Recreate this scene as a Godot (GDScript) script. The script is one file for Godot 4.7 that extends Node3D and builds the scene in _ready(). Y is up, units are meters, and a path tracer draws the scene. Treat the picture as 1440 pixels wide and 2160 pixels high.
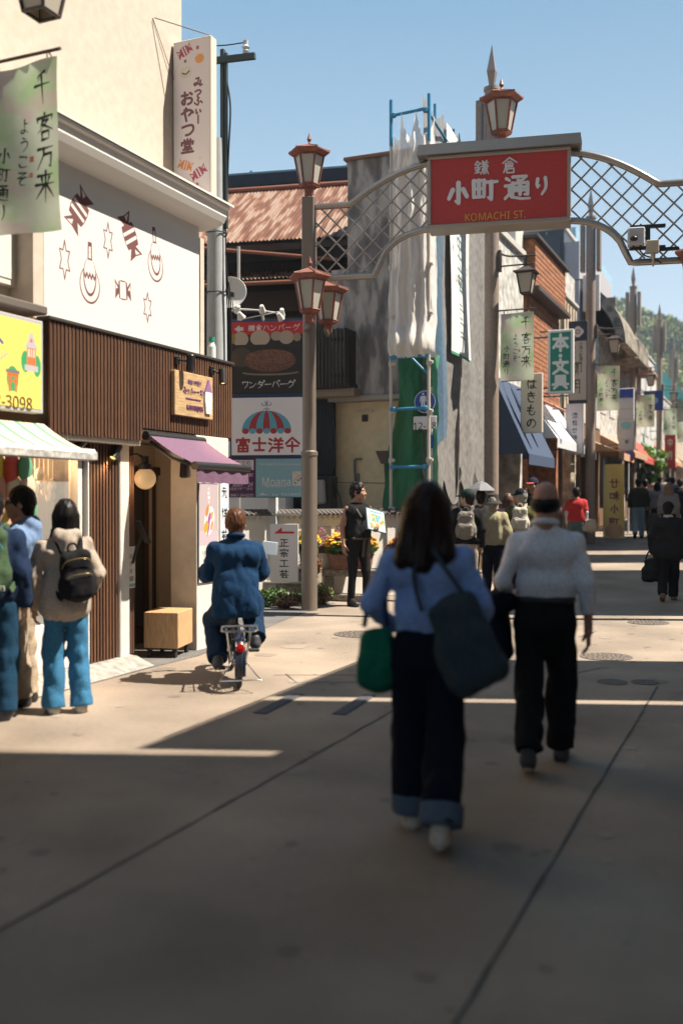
extends Node3D

# ------------------------------------------------------------------ mesh builder
class MB:
	var P := PackedVector3Array()
	var N := PackedVector3Array()
	var U := PackedVector2Array()

	func tri3(a: Vector3, b: Vector3, c: Vector3, na: Vector3, nb: Vector3, nc: Vector3, ua := Vector2.ZERO, ub := Vector2.ZERO, uc := Vector2.ZERO) -> void:
		if (b - a).cross(c - a).dot(na + nb + nc) > 0.0:
			P.append(a); P.append(c); P.append(b)
			N.append(na); N.append(nc); N.append(nb)
			U.append(ua); U.append(uc); U.append(ub)
		else:
			P.append(a); P.append(b); P.append(c)
			N.append(na); N.append(nb); N.append(nc)
			U.append(ua); U.append(ub); U.append(uc)

	func tri(a: Vector3, b: Vector3, c: Vector3) -> void:
		var n := (b - a).cross(c - a).normalized()
		tri3(a, b, c, n, n, n)

	# a b c d run counter-clockwise seen from outside, a = lower left of a print
	func quad(a: Vector3, b: Vector3, c: Vector3, d: Vector3) -> void:
		var n := (b - a).cross(c - a)
		if n.length_squared() < 1e-14:
			n = (c - a).cross(d - a)
		n = n.normalized()
		tri3(a, b, c, n, n, n, Vector2(0, 1), Vector2(1, 1), Vector2(1, 0))
		tri3(a, c, d, n, n, n, Vector2(0, 1), Vector2(1, 0), Vector2(0, 0))

	func box(c: Vector3, s: Vector3, ch := 0.0, B := Basis()) -> void:
		var h := s * 0.5
		ch = minf(ch, minf(h.x, minf(h.y, h.z)) * 0.9)
		for i in 3:
			var j := (i + 1) % 3
			var k := (i + 2) % 3
			for s1: float in [-1.0, 1.0]:
				var q := []
				for t in [[-1.0, -1.0], [1.0, -1.0], [1.0, 1.0], [-1.0, 1.0]]:
					var v := Vector3()
					v[i] = s1 * h[i]
					v[j] = t[0] * (h[j] - ch)
					v[k] = t[1] * (h[k] - ch)
					q.append(c + B * v)
				var nn := Vector3()
				nn[i] = s1
				nn = B * nn
				tri3(q[0], q[1], q[2], nn, nn, nn, Vector2(0, 1), Vector2(1, 1), Vector2(1, 0))
				tri3(q[0], q[2], q[3], nn, nn, nn, Vector2(0, 1), Vector2(1, 0), Vector2(0, 0))
			if ch > 0.0:
				for s1: float in [-1.0, 1.0]:
					for s2: float in [-1.0, 1.0]:
						var q := []
						for e in [[true, -1.0], [true, 1.0], [false, 1.0], [false, -1.0]]:
							var v := Vector3()
							v[j] = s1 * (h[j] if e[0] else h[j] - ch)
							v[k] = s2 * (h[k] - ch if e[0] else h[k])
							v[i] = e[1] * (h[i] - ch)
							q.append(c + B * v)
						var nn := Vector3()
						nn[j] = s1
						nn[k] = s2
						nn = (B * nn).normalized()
						tri3(q[0], q[1], q[2], nn, nn, nn)
						tri3(q[0], q[2], q[3], nn, nn, nn)
		if ch > 0.0:
			for a: float in [-1.0, 1.0]:
				for b: float in [-1.0, 1.0]:
					for d: float in [-1.0, 1.0]:
						var sg := Vector3(a, b, d)
						var q := []
						for i in 3:
							var v := sg * (h - Vector3.ONE * ch)
							v[i] = sg[i] * h[i]
							q.append(c + B * v)
						var nn := (B * sg).normalized()
						tri3(q[0], q[1], q[2], nn, nn, nn)

	# box from its two corners
	func bb(x0: float, y0: float, z0: float, x1: float, y1: float, z1: float, ch := 0.0) -> void:
		box(Vector3((x0 + x1) / 2, (y0 + y1) / 2, (z0 + z1) / 2), Vector3(absf(x1 - x0), absf(y1 - y0), absf(z1 - z0)), ch)

	func tube(pts: Array, r, sides := 8, caps := true, closed := false) -> void:
		var n := pts.size()
		var rings := []
		var norms := []
		var up := Vector3.UP
		for i in n:
			var d: Vector3
			if closed:
				d = pts[(i + 1) % n] - pts[(i + n - 1) % n]
			else:
				d = pts[mini(i + 1, n - 1)] - pts[maxi(i - 1, 0)]
			d = d.normalized()
			if i == 0:
				up = Vector3.UP if absf(d.y) < 0.9 else Vector3.RIGHT
			var x := d.cross(up).normalized()
			up = x.cross(d).normalized()
			var rr: float = r[i] if r is Array else r
			var ring := []
			var nr := []
			for k in sides:
				var a := TAU * (k + 0.5) / sides
				var o := x * cos(a) + up * sin(a)
				ring.append(pts[i] + o * rr)
				nr.append(o)
			rings.append(ring)
			norms.append(nr)
		for i in (n if closed else n - 1):
			var i2 := (i + 1) % n
			for k in sides:
				var k2 := (k + 1) % sides
				tri3(rings[i][k], rings[i][k2], rings[i2][k2], norms[i][k], norms[i][k2], norms[i2][k2])
				tri3(rings[i][k], rings[i2][k2], rings[i2][k], norms[i][k], norms[i2][k2], norms[i2][k])
		if caps and not closed:
			for e in [0, n - 1]:
				var nn: Vector3 = ((pts[0] - pts[1]) if e == 0 else (pts[n - 1] - pts[n - 2])).normalized()
				for k in sides:
					tri3(pts[e], rings[e][k], rings[e][(k + 1) % sides], nn, nn, nn)

	# profile of (radius, height) turned about y; flat = one normal per facet
	func lathe(xf: Transform3D, prof: Array, sides := 16, flat := false, phase := 0.0) -> void:
		for i in prof.size() - 1:
			var p: Vector2 = prof[i]
			var q: Vector2 = prof[i + 1]
			var sl := Vector2(q.y - p.y, -(q.x - p.x)).normalized()
			for k in sides:
				var a := TAU * k / sides + phase
				var b := TAU * (k + 1) / sides + phase
				var A := Vector3(cos(a), 0, sin(a))
				var Bv := Vector3(cos(b), 0, sin(b))
				var n1 := A * sl.x + Vector3.UP * sl.y
				var n2 := Bv * sl.x + Vector3.UP * sl.y
				if flat:
					n1 = (n1 + n2).normalized()
					n2 = n1
				var v := [A * p.x + Vector3.UP * p.y, Bv * p.x + Vector3.UP * p.y, Bv * q.x + Vector3.UP * q.y, A * q.x + Vector3.UP * q.y]
				n1 = xf.basis * n1
				n2 = xf.basis * n2
				if p.x > 1e-5:
					tri3(xf * v[0], xf * v[1], xf * v[2], n1, n2, n2)
				if q.x > 1e-5:
					tri3(xf * v[0], xf * v[2], xf * v[3], n1, n2, n1)

	func ball(c: Vector3, r: Vector3, sides := 12, rows := 8, B := Basis()) -> void:
		for i in rows:
			var a := -PI / 2 + PI * i / rows
			var b := -PI / 2 + PI * (i + 1) / rows
			for k in sides:
				var t := TAU * k / sides
				var u := TAU * (k + 1) / sides
				var q := [Vector3(cos(a) * cos(t), sin(a), cos(a) * sin(t)), Vector3(cos(a) * cos(u), sin(a), cos(a) * sin(u)), Vector3(cos(b) * cos(u), sin(b), cos(b) * sin(u)), Vector3(cos(b) * cos(t), sin(b), cos(b) * sin(t))]
				var w := []
				var nn := []
				for e: Vector3 in q:
					w.append(c + B * (e * r))
					nn.append((B * (e / r)).normalized())
				if i > 0:
					tri3(w[0], w[1], w[2], nn[0], nn[1], nn[2])
				if i < rows - 1:
					tri3(w[0], w[2], w[3], nn[0], nn[2], nn[3])

	# polygon in the xy plane of xf, thickness along +z
	func prism(poly: PackedVector2Array, depth: float, xf := Transform3D()) -> void:
		var idx := Geometry2D.triangulate_polygon(poly)
		var nf := xf.basis.z.normalized()
		for i in range(0, idx.size(), 3):
			var a := poly[idx[i]]
			var b := poly[idx[i + 1]]
			var c := poly[idx[i + 2]]
			tri3(xf * Vector3(a.x, a.y, depth), xf * Vector3(b.x, b.y, depth), xf * Vector3(c.x, c.y, depth), nf, nf, nf)
			tri3(xf * Vector3(a.x, a.y, 0), xf * Vector3(b.x, b.y, 0), xf * Vector3(c.x, c.y, 0), -nf, -nf, -nf)
		var cw := 1.0 if Geometry2D.is_polygon_clockwise(poly) else -1.0
		for i in poly.size():
			var p := poly[i]
			var q := poly[(i + 1) % poly.size()]
			var e := (q - p).normalized()
			var n := (xf.basis * Vector3(-e.y, e.x, 0) * cw).normalized()
			var v := [xf * Vector3(p.x, p.y, 0), xf * Vector3(q.x, q.y, 0), xf * Vector3(q.x, q.y, depth), xf * Vector3(p.x, p.y, depth)]
			tri3(v[0], v[1], v[2], n, n, n)
			tri3(v[0], v[2], v[3], n, n, n)

	# smooth sheet: fn(s, t) -> Vector3
	func sheet(nu: int, nv: int, fn: Callable) -> void:
		var g := []
		for j in nv + 1:
			var row := []
			for i in nu + 1:
				row.append(fn.call(float(i) / nu, float(j) / nv))
			g.append(row)
		var nn := []
		for j in nv + 1:
			var row := []
			for i in nu + 1:
				var du: Vector3 = g[j][mini(i + 1, nu)] - g[j][maxi(i - 1, 0)]
				var dv: Vector3 = g[mini(j + 1, nv)][i] - g[maxi(j - 1, 0)][i]
				row.append(du.cross(dv).normalized())
			nn.append(row)
		for j in nv:
			for i in nu:
				var u0 := float(i) / nu
				var u1 := float(i + 1) / nu
				var v0 := 1.0 - float(j) / nv
				var v1 := 1.0 - float(j + 1) / nv
				tri3(g[j][i], g[j][i + 1], g[j + 1][i + 1], nn[j][i], nn[j][i + 1], nn[j + 1][i + 1], Vector2(u0, v0), Vector2(u1, v0), Vector2(u1, v1))
				tri3(g[j][i], g[j + 1][i + 1], g[j + 1][i], nn[j][i], nn[j + 1][i + 1], nn[j + 1][i], Vector2(u0, v0), Vector2(u1, v1), Vector2(u0, v1))

	func mesh() -> ArrayMesh:
		var m := ArrayMesh.new()
		if P.is_empty():
			return m
		var a := []
		a.resize(Mesh.ARRAY_MAX)
		a[Mesh.ARRAY_VERTEX] = P
		a[Mesh.ARRAY_NORMAL] = N
		a[Mesh.ARRAY_TEX_UV] = U
		m.add_surface_from_arrays(Mesh.PRIMITIVE_TRIANGLES, a)
		return m

# ------------------------------------------------------------------ rounded bodies: a distance field meshed with surface nets
class Field:
	var c: float
	var ops := []
	var lo := Vector3(1e9, 1e9, 1e9)
	var hi := Vector3(-1e9, -1e9, -1e9)

	func _init(cell: float) -> void:
		c = cell

	func grow(a: Vector3, r: float) -> void:
		lo = lo.min(a - Vector3.ONE * r)
		hi = hi.max(a + Vector3.ONE * r)

	func cap(a: Vector3, b: Vector3, ra: float, rb: float, k := 0.02) -> void:
		ops.append([0, a, b, ra, rb, k])
		grow(a, ra)
		grow(b, rb)

	func ell(p: Vector3, r: Vector3, k := 0.02, B := Basis()) -> void:
		ops.append([1, p, r, B, k])
		grow(p, maxf(r.x, maxf(r.y, r.z)))

	func rbox(p: Vector3, h: Vector3, r: float, k := 0.02, B := Basis()) -> void:
		ops.append([2, p, h, r, B, k])
		grow(p, h.length())

	func sub(a: Vector3, b: Vector3, ra: float, rb: float) -> void:
		ops.append([3, a, b, ra, rb, 0.012])

	func sub_ell(p: Vector3, r: Vector3) -> void:
		ops.append([4, p, r, Basis(), 0.012])

	func cut(n: Vector3, d: float) -> void:
		ops.append([5, n, d])

	# cuts what lies past the plane near one limb end, nearer to it than to the other limb end
	func trim(p: Vector3, n: Vector3, r: float, other: Vector3) -> void:
		ops.append([7, p, n, r, other])

	func noise(fn: FastNoiseLite, amp: float, sc: Vector3) -> void:
		ops.append([6, fn, amp, sc])

	func build(mb, xf := Transform3D()) -> void:
		lo -= Vector3.ONE * c * 4.0
		hi += Vector3.ONE * c * 4.0
		var nx := int(ceil((hi.x - lo.x) / c)) + 1
		var ny := int(ceil((hi.y - lo.y) / c)) + 1
		var nz := int(ceil((hi.z - lo.z) / c)) + 1
		var f := PackedFloat32Array()
		f.resize(nx * ny * nz)
		f.fill(0.4)
		for o in ops:
			var t: int = o[0]
			if t == 5:
				var n: Vector3 = o[1]
				var d0: float = o[2]
				var i := 0
				for z in nz:
					for y in ny:
						var base := n.y * (lo.y + y * c) + n.z * (lo.z + z * c) - d0
						for x in nx:
							var d := base + n.x * (lo.x + x * c)
							if d > f[i]:
								f[i] = d
							i += 1
				continue
			if t == 6:
				var fn: FastNoiseLite = o[1]
				var amp: float = o[2]
				var sc: Vector3 = o[3]
				var i := 0
				for z in nz:
					for y in ny:
						for x in nx:
							if absf(f[i]) < c * 4.0:
								f[i] += amp * fn.get_noise_3d((lo.x + x * c) * sc.x, (lo.y + y * c) * sc.y, (lo.z + z * c) * sc.z)
							i += 1
				continue
			if t == 7:
				var pp: Vector3 = o[1]
				var pn: Vector3 = o[2]
				var po: Vector3 = o[4]
				for z in range(maxi(0, int((pp.z - o[3] - lo.z) / c)), mini(nz - 1, int((pp.z + o[3] - lo.z) / c)) + 1):
					for y in range(maxi(0, int((pp.y - o[3] - lo.y) / c)), mini(ny - 1, int((pp.y + o[3] - lo.y) / c)) + 1):
						for x in range(maxi(0, int((pp.x - o[3] - lo.x) / c)), mini(nx - 1, int((pp.x + o[3] - lo.x) / c)) + 1):
							var w := lo + Vector3(x, y, z) * c
							if w.distance_squared_to(pp) < w.distance_squared_to(po):
								var i := (z * ny + y) * nx + x
								f[i] = maxf(f[i], (w - pp).dot(pn))
				continue
			var a: Vector3 = o[1]
			var k: float = o[5] if (t == 0 or t == 2 or t == 3) else o[4]
			var mn: Vector3
			var mx: Vector3
			if t == 0 or t == 3:
				var b: Vector3 = o[2]
				var m := maxf(o[3], o[4])
				mn = a.min(b) - Vector3.ONE * m
				mx = a.max(b) + Vector3.ONE * m
			elif t == 2:
				var l: float = o[2].length()
				mn = a - Vector3.ONE * l
				mx = a + Vector3.ONE * l
			else:
				var l2 := maxf(o[2].x, maxf(o[2].y, o[2].z))
				mn = a - Vector3.ONE * l2
				mx = a + Vector3.ONE * l2
			var pad := k + 2.6 * c
			var x0 := maxi(0, int(floor((mn.x - pad - lo.x) / c)))
			var y0 := maxi(0, int(floor((mn.y - pad - lo.y) / c)))
			var z0 := maxi(0, int(floor((mn.z - pad - lo.z) / c)))
			var x1 := mini(nx - 1, int(ceil((mx.x + pad - lo.x) / c)))
			var y1 := mini(ny - 1, int(ceil((mx.y + pad - lo.y) / c)))
			var z1 := mini(nz - 1, int(ceil((mx.z + pad - lo.z) / c)))
			var ba := Vector3()
			var l3 := 1.0
			var ra := 0.0
			var rb := 0.0
			var R := Vector3.ONE
			var inv := Basis()
			if t == 0 or t == 3:
				ba = o[2] - a
				l3 = maxf(ba.length_squared(), 1e-9)
				ra = o[3]
				rb = o[4]
			elif t == 2:
				R = o[2] - Vector3.ONE * o[3]
				ra = o[3]
				inv = o[4].transposed()
			else:
				R = o[2]
				inv = o[3].transposed()
			for z in range(z0, z1 + 1):
				for y in range(y0, y1 + 1):
					var i := (z * ny + y) * nx + x0
					for x in range(x0, x1 + 1):
						var p := lo + Vector3(x, y, z) * c - a
						var d: float
						if t == 0 or t == 3:
							var s := clampf(p.dot(ba) / l3, 0.0, 1.0)
							d = (p - ba * s).length() - ra - (rb - ra) * s
						elif t == 2:
							var q := (inv * p).abs() - R
							d = q.max(Vector3.ZERO).length() + minf(maxf(q.x, maxf(q.y, q.z)), 0.0) - ra
						else:
							var q := inv * p
							var k0 := (q / R).length()
							var k1 := (q / (R * R)).length()
							d = k0 * (k0 - 1.0) / maxf(k1, 1e-6)
						var g := f[i]
						if t == 3 or t == 4:
							d = -d
							var hh := k - absf(d - g)
							f[i] = maxf(d, g) + (hh * hh / k * 0.25 if hh > 0.0 else 0.0)
						else:
							var hh := k - absf(d - g)
							f[i] = minf(d, g) - (hh * hh / k * 0.25 if hh > 0.0 else 0.0)
						i += 1
		var vid := PackedInt32Array()
		vid.resize(nx * ny * nz)
		vid.fill(-1)
		var V := PackedVector3Array()
		var W := PackedVector3Array()
		var lim := 3.2 * c
		var nxy := nx * ny
		for z in nz - 1:
			for y in ny - 1:
				var i := (z * ny + y) * nx - 1
				for x in nx - 1:
					i += 1
					var a0 := f[i]
					if a0 > lim or a0 < -lim:
						continue
					var a1 := f[i + 1]
					var a2 := f[i + nx]
					var a3 := f[i + nx + 1]
					var a4 := f[i + nxy]
					var a5 := f[i + nxy + 1]
					var a6 := f[i + nxy + nx]
					var a7 := f[i + nxy + nx + 1]
					var neg := int(a0 < 0) + int(a1 < 0) + int(a2 < 0) + int(a3 < 0) + int(a4 < 0) + int(a5 < 0) + int(a6 < 0) + int(a7 < 0)
					if neg == 0 or neg == 8:
						continue
					var s := Vector3()
					var m := 0
					if (a0 < 0) != (a1 < 0): s += Vector3(a0 / (a0 - a1), 0, 0); m += 1
					if (a2 < 0) != (a3 < 0): s += Vector3(a2 / (a2 - a3), 1, 0); m += 1
					if (a4 < 0) != (a5 < 0): s += Vector3(a4 / (a4 - a5), 0, 1); m += 1
					if (a6 < 0) != (a7 < 0): s += Vector3(a6 / (a6 - a7), 1, 1); m += 1
					if (a0 < 0) != (a2 < 0): s += Vector3(0, a0 / (a0 - a2), 0); m += 1
					if (a1 < 0) != (a3 < 0): s += Vector3(1, a1 / (a1 - a3), 0); m += 1
					if (a4 < 0) != (a6 < 0): s += Vector3(0, a4 / (a4 - a6), 1); m += 1
					if (a5 < 0) != (a7 < 0): s += Vector3(1, a5 / (a5 - a7), 1); m += 1
					if (a0 < 0) != (a4 < 0): s += Vector3(0, 0, a0 / (a0 - a4)); m += 1
					if (a1 < 0) != (a5 < 0): s += Vector3(1, 0, a1 / (a1 - a5)); m += 1
					if (a2 < 0) != (a6 < 0): s += Vector3(0, 1, a2 / (a2 - a6)); m += 1
					if (a3 < 0) != (a7 < 0): s += Vector3(1, 1, a3 / (a3 - a7)); m += 1
					vid[i] = V.size()
					V.append(xf * (lo + (Vector3(x, y, z) + s / m) * c))
					var gr := Vector3(a1 + a3 + a5 + a7 - a0 - a2 - a4 - a6, a2 + a3 + a6 + a7 - a0 - a1 - a4 - a5, a4 + a5 + a6 + a7 - a0 - a1 - a2 - a3)
					W.append((xf.basis * gr).normalized())
		for z in range(1, nz - 1):
			for y in range(1, ny - 1):
				var i := (z * ny + y) * nx
				for x in range(1, nx - 1):
					i += 1
					var g := f[i]
					if g > lim or g < -lim:
						continue
					var neg := g < 0
					for ax in 3:
						var st := 1 if ax == 0 else (nx if ax == 1 else nxy)
						if (f[i + st] < 0) == neg:
							continue
						var u := nx if ax == 0 else 1
						var w := nxy if ax < 2 else nx
						var p0 := vid[i - u - w]
						var p1 := vid[i - w]
						var p2 := vid[i]
						var p3 := vid[i - u]
						if p0 < 0 or p1 < 0 or p2 < 0 or p3 < 0:
							continue
						mb.tri3(V[p0], V[p1], V[p2], W[p0], W[p1], W[p2])
						mb.tri3(V[p0], V[p2], V[p3], W[p0], W[p2], W[p3])

# ------------------------------------------------------------------ materials, names
var M := {}
var T := {}
var used := {}

func ntex(key: String, freq: float, lo: float, hi: float, normal := false, oct := 4, size := 512, kind := FastNoiseLite.TYPE_SIMPLEX_SMOOTH) -> void:
	var n := FastNoiseLite.new()
	n.seed = key.hash() % 1000
	n.noise_type = kind
	n.frequency = freq
	n.fractal_octaves = oct
	var t := NoiseTexture2D.new()
	t.width = size
	t.height = size
	t.seamless = true
	t.noise = n
	if normal:
		t.as_normal_map = true
		t.bump_strength = lo
	else:
		var g := Gradient.new()
		g.set_color(0, Color(lo, lo, lo))
		g.set_color(1, Color(hi, hi, hi))
		t.color_ramp = g
	T[key] = t

func ramp_tex(key: String, freq: float, stops: Array, oct := 5, size := 512) -> void:
	ntex(key, freq, 0, 1, false, oct, size)
	var g := Gradient.new()
	var off := PackedFloat32Array()
	var col := PackedColorArray()
	for s in stops:
		off.append(s[0])
		col.append(Color(s[1], s[2], s[3]).linear_to_srgb())
	g.offsets = off
	g.colors = col
	T[key].color_ramp = g

# colours are real-world linear base colours
func mt(key: String, r := 0.5, g := 0.5, b := 0.5, rough := 0.85, o := {}) -> StandardMaterial3D:
	if M.has(key):
		return M[key]
	var m := StandardMaterial3D.new()
	m.resource_name = key
	m.albedo_color = Color(r, g, b).linear_to_srgb()
	m.roughness = rough
	m.metallic = o.get("metal", 0.0)
	m.metallic_specular = o.get("spec", 0.5)
	if o.has("tex"):
		m.albedo_texture = T[o.tex]
		m.uv1_triplanar = true
		m.uv1_world_triplanar = o.get("world", true)
		m.uv1_scale = o.get("scale", Vector3.ONE)
	if o.has("nrm"):
		m.normal_enabled = true
		m.normal_texture = T[o.nrm]
		m.normal_scale = o.get("ns", 0.5)
		m.uv1_triplanar = true
		m.uv1_world_triplanar = o.get("world", true)
		m.uv1_scale = o.get("scale", Vector3.ONE)
	if o.has("rim"):
		m.rim_enabled = true
		m.rim = o.rim
		m.rim_tint = 0.5
	if o.has("back"):
		m.backlight_enabled = true
		m.backlight = o.back
	if o.has("coat"):
		m.clearcoat_enabled = true
		m.clearcoat = o.coat
		m.clearcoat_roughness = 0.2
	if o.has("alpha"):
		m.transparency = BaseMaterial3D.TRANSPARENCY_ALPHA
		m.albedo_color.a = o.alpha
	if o.has("emit"):
		m.emission_enabled = true
		m.emission = o.emit
		m.emission_energy_multiplier = o.get("power", 1.0)
	M[key] = m
	return m

func cloth(key: String, r: float, g: float, b: float) -> StandardMaterial3D:
	return mt(key, r, g, b, 0.92, {"tex": "cloth", "nrm": "n_cloth", "ns": 0.12, "scale": Vector3(3, 3, 3), "world": false, "spec": 0.5 if r + g + b > 0.3 else 0.28})

func hairm(key: String, r: float, g: float, b: float) -> StandardMaterial3D:
	return mt(key, r, g, b, 0.42, {"tex": "strand", "scale": Vector3(9, 0.7, 9), "world": false, "spec": 0.3})

func skin(key: String, r: float, g: float, b: float) -> StandardMaterial3D:
	return mt(key, r, g, b, 0.5, {"tex": "soft", "scale": Vector3(6, 6, 6), "world": false})

func numbered(s: String) -> String:
	if not used.has(s):
		used[s] = 0
		return s
	used[s] += 1
	return "%s_%03d" % [s, used[s]]

func tag(o: Node, label: String, cat := "", group := "", kind := "") -> Node:
	if label: o.set_meta("label", label)
	if cat: o.set_meta("category", cat)
	if group: o.set_meta("group", group)
	if kind: o.set_meta("kind", kind)
	return o

func thing(called: String, label: String, cat: String, at := Vector3.ZERO, yaw := 0.0, group := "") -> Node3D:
	var o := Node3D.new()
	o.name = numbered(called)
	add_child(o)
	o.position = at
	o.rotation.y = yaw
	tag(o, label, cat, group)
	return o

func part(par: Node, called: String, mb: MB, mat: Material, kind := "") -> MeshInstance3D:
	var o := MeshInstance3D.new()
	o.mesh = mb.mesh()
	o.material_override = null
	if o.mesh.get_surface_count() > 0:
		o.mesh.surface_set_material(0, mat)
	var n := 0
	for ch in par.get_children():
		if ch.has_meta("stem") and ch.get_meta("stem") == called:
			n += 1
	o.set_meta("stem", called)
	o.name = called if n == 0 else "%s_%03d" % [called, n]
	par.add_child(o, true)
	if kind: o.set_meta("kind", kind)
	return o

# many alike pieces of one mesh, each a node of its own
func piece(par: Node, called: String, n: int, mesh: Mesh, at: Transform3D) -> MeshInstance3D:
	var o := MeshInstance3D.new()
	o.mesh = mesh
	o.name = called if n == 0 else "%s_%03d" % [called, n]
	o.transform = at
	par.add_child(o, true)
	return o

func one(called: String, mb: MB, mat: Material, label: String, cat: String, group := "", kind := "") -> MeshInstance3D:
	var o := MeshInstance3D.new()
	o.mesh = mb.mesh()
	o.mesh.surface_set_material(0, mat)
	o.name = numbered(called)
	add_child(o)
	tag(o, label, cat, group, kind)
	return o

func setting(called: String, mb: MB, mat: Material) -> MeshInstance3D:
	return one(called, mb, mat, "", "", "", "structure")

func V(x: float, y: float, z: float) -> Vector3:
	return Vector3(x, y, z)

func rotx(a: float) -> Basis: return Basis(Vector3.RIGHT, a)
func roty(a: float) -> Basis: return Basis(Vector3.UP, a)
func rotz(a: float) -> Basis: return Basis(Vector3.BACK, a)

func gy(z: float) -> float:
	return clampf(-z - 15.0, 0.0, 105.0) * 0.028

func curve(pts: Array, steps := 6) -> Array:
	var out := []
	for i in pts.size() - 1:
		var p0 = pts[maxi(i - 1, 0)]
		var p1 = pts[i]
		var p2 = pts[i + 1]
		var p3 = pts[mini(i + 2, pts.size() - 1)]
		for s in steps:
			out.append(p1.cubic_interpolate(p2, p0, p3, float(s) / steps))
	out.append(pts[-1])
	return out

func text_mesh(par: Node, s: String, h: float, xf: Transform3D, mat: Material, depth := 0.004, font := "Droid Sans") -> MeshInstance3D:
	var key := "font" + font
	if not T.has(key):
		var sf := SystemFont.new()
		sf.font_names = PackedStringArray([font])
		T[key] = sf
	var tm := TextMesh.new()
	tm.font = T[key]
	tm.text = s
	tm.font_size = 64
	tm.pixel_size = h / 46.0
	tm.depth = depth
	tm.material = mat
	var o := MeshInstance3D.new()
	o.mesh = tm
	o.transform = xf
	o.name = "lettering"
	par.add_child(o, true)
	return o

# ------------------------------------------------------------------ flat print: lettering is drawn stroke by stroke on a 25 x 25 grid (letters a..y)
const GLYPH := {
	"小": "mbmwju gicr rivq", "町": "bdbt bdldlt btlt blll gdgt nfyf sfswpu",
	"通": "ccfe bjfjfr bvfriuqwyw ibvbqf nerg ihis ihwhwsts ilwl iowo phps", "り": "hdgjhnjl ~qcrkqqmw",
	"鎌": "fbbg fbkg dhjh blkl ghgu coer jnhr bukt obqd vbtd leye nhwhwo lkyk nowo qeqw tetw pplw upyw",
	"倉": "mabi mayi jgpg gjrjro gmrm goro gjgpdw irix irtrtx ixtx", "千": "rbfe akyk memy",
	"客": "mamd bdbh bdxdwh jffl jgrgbq ijxq hqhx hqrqrx hxrx", "万": "bdxd jdjjbx jjujtwqu",
	"来": "cdwd hfij rfpj akyk mamy lkbv nkxv", "よ": "mbmr ~mrjvfufriqnrtv mhth", "う": "jcpe ~gjmhsjrqkx",
	"こ": "fesfqi ~fqhumvuu", "そ": "gdtdfl flyk ~rkkojtmwsw", "み": "gdoc ~ocloetbqdohopsxu ~tjsosw",
	"っ": "~emmjtmsrkv", "つ": "~cgmewfxnqtju", "ふ": "~kcogkkoplwhu cqes toxs", "ぃ": "~gkhriuks rmtr", "｜": "mcmv",
	"ー": "cmwl", "お": "bgng ~hbhuducqimsmvqtunw rdvg", "や": "~bkofuhxkukpo jbmf gekx",
	"堂": "mamf gbie sbqe bfbj bfxfwj hihn hirirn hnrn mnmw erur bwxw", "ハ": "hfbu pexu", "ン": "cfii cvmsvi",
	"バ": "hfbu oewu tbve wayd", "グ": "jcbm igtgqpfx ubwe xaye", "ワ": "dedk deueqpjx", "ダ": "jccm igtgqpfx jlrp ubwe xaye",
	"富": "mamc bdbh bdxdwh hfrf hihl hirirl hlrl enex enunux exux esus mnmx", "士": "bjxj mamv evuv",
	"洋": "bcfe ajel bxgq lboe vbse jfyf klxl iryr rfry", "仐": "mabk mayk dowo mhmy", "正": "cdwd mdmv nlvl fkfv awyw",
	"宗": "mamd bdbh bdxdwh gjrj bnxn mnmxjv hqdv rqvv", "工": "cdwd mdmu auyu", "芸": "afyf hbhi rbri eltl bpyp lpfwtw rsvx",
	"本": "bgxg mamy lgbt ngxt hrrr", "文": "mamf bfxf rfonbx ggkoxx", "具": "fbfq fbtbtq fgtg fltl aqyq hscx rswx",
	"卯": "jceeerjp jfjqex ndwdwrsr ndnx", "月": "gbgmcx gbtbtwqv ghth gntn", "は": "~fddlfw ihyh ~rcrrpvkvkslqrsxw",
	"き": "efte ekuj kbrp ~epgvkxrx", "も": "~lbikhrjwrwuq dhri cnpo", "の": "~mejofscoeilerfwmttow",
	"女": "kbeouy rjbx ajyj", "性": "fafy cgbk igjk nckl lfxf lmxm jwyw qbqw", "だ": "bgng iadx omvm ~ntpvvw qatd vaxd",
	"け": "~fddlfw jhxh scsprx", "体": "gbal fgfy iexe qbqy pgit rgyt ntut", "中": "dfdp dfvfvp dpvp mbmy",
	"先": "mamk hcei fgvg ajyj ikgraw pkpwwwxs", "無": "gbbf ffxf amym gfgm lflm qfqm vfvm cqax iqiw oqpw tqwx",
	"料": "blkl gbgy dcfh jchh glax gljs mcpe mhpj lrys tbty", "約": "gbbh bhhj hbbn gnxa gmgy", "付": "gbal fgfy jgyg scswpu kmnq",
	"予": "fcscml bjwjsn mjmwiu", "受": "sbde eech? kgkj", "操": "ebew afjf akjl nbnf nbubuf nfuf lili ljxj qlqy lqyq",
	"田": "cdct cdwdwt ctwt clwl mdmt", "元": "fcsc bixi jihraw piprqwwwxr", "祥": "dbfd bgig ebew obqe vbte leye mkxk jqyq rery",
	"銘": "fbbg fbkg dhjh blkl ghgu bukt pblk ofwflw nqnx nqwqwx nxwx", "酒": "bcfe ajel bxgq ibyb kflfkx kfwfwx kxwx orwr pbpk tbtk",
	"甘": "aiyi gbgw rbrw gwrw gpgp", "味": "bfbr bfjfjr brjr mexe ljyj rary qjlu sjyu", "通り": "",
}

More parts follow.
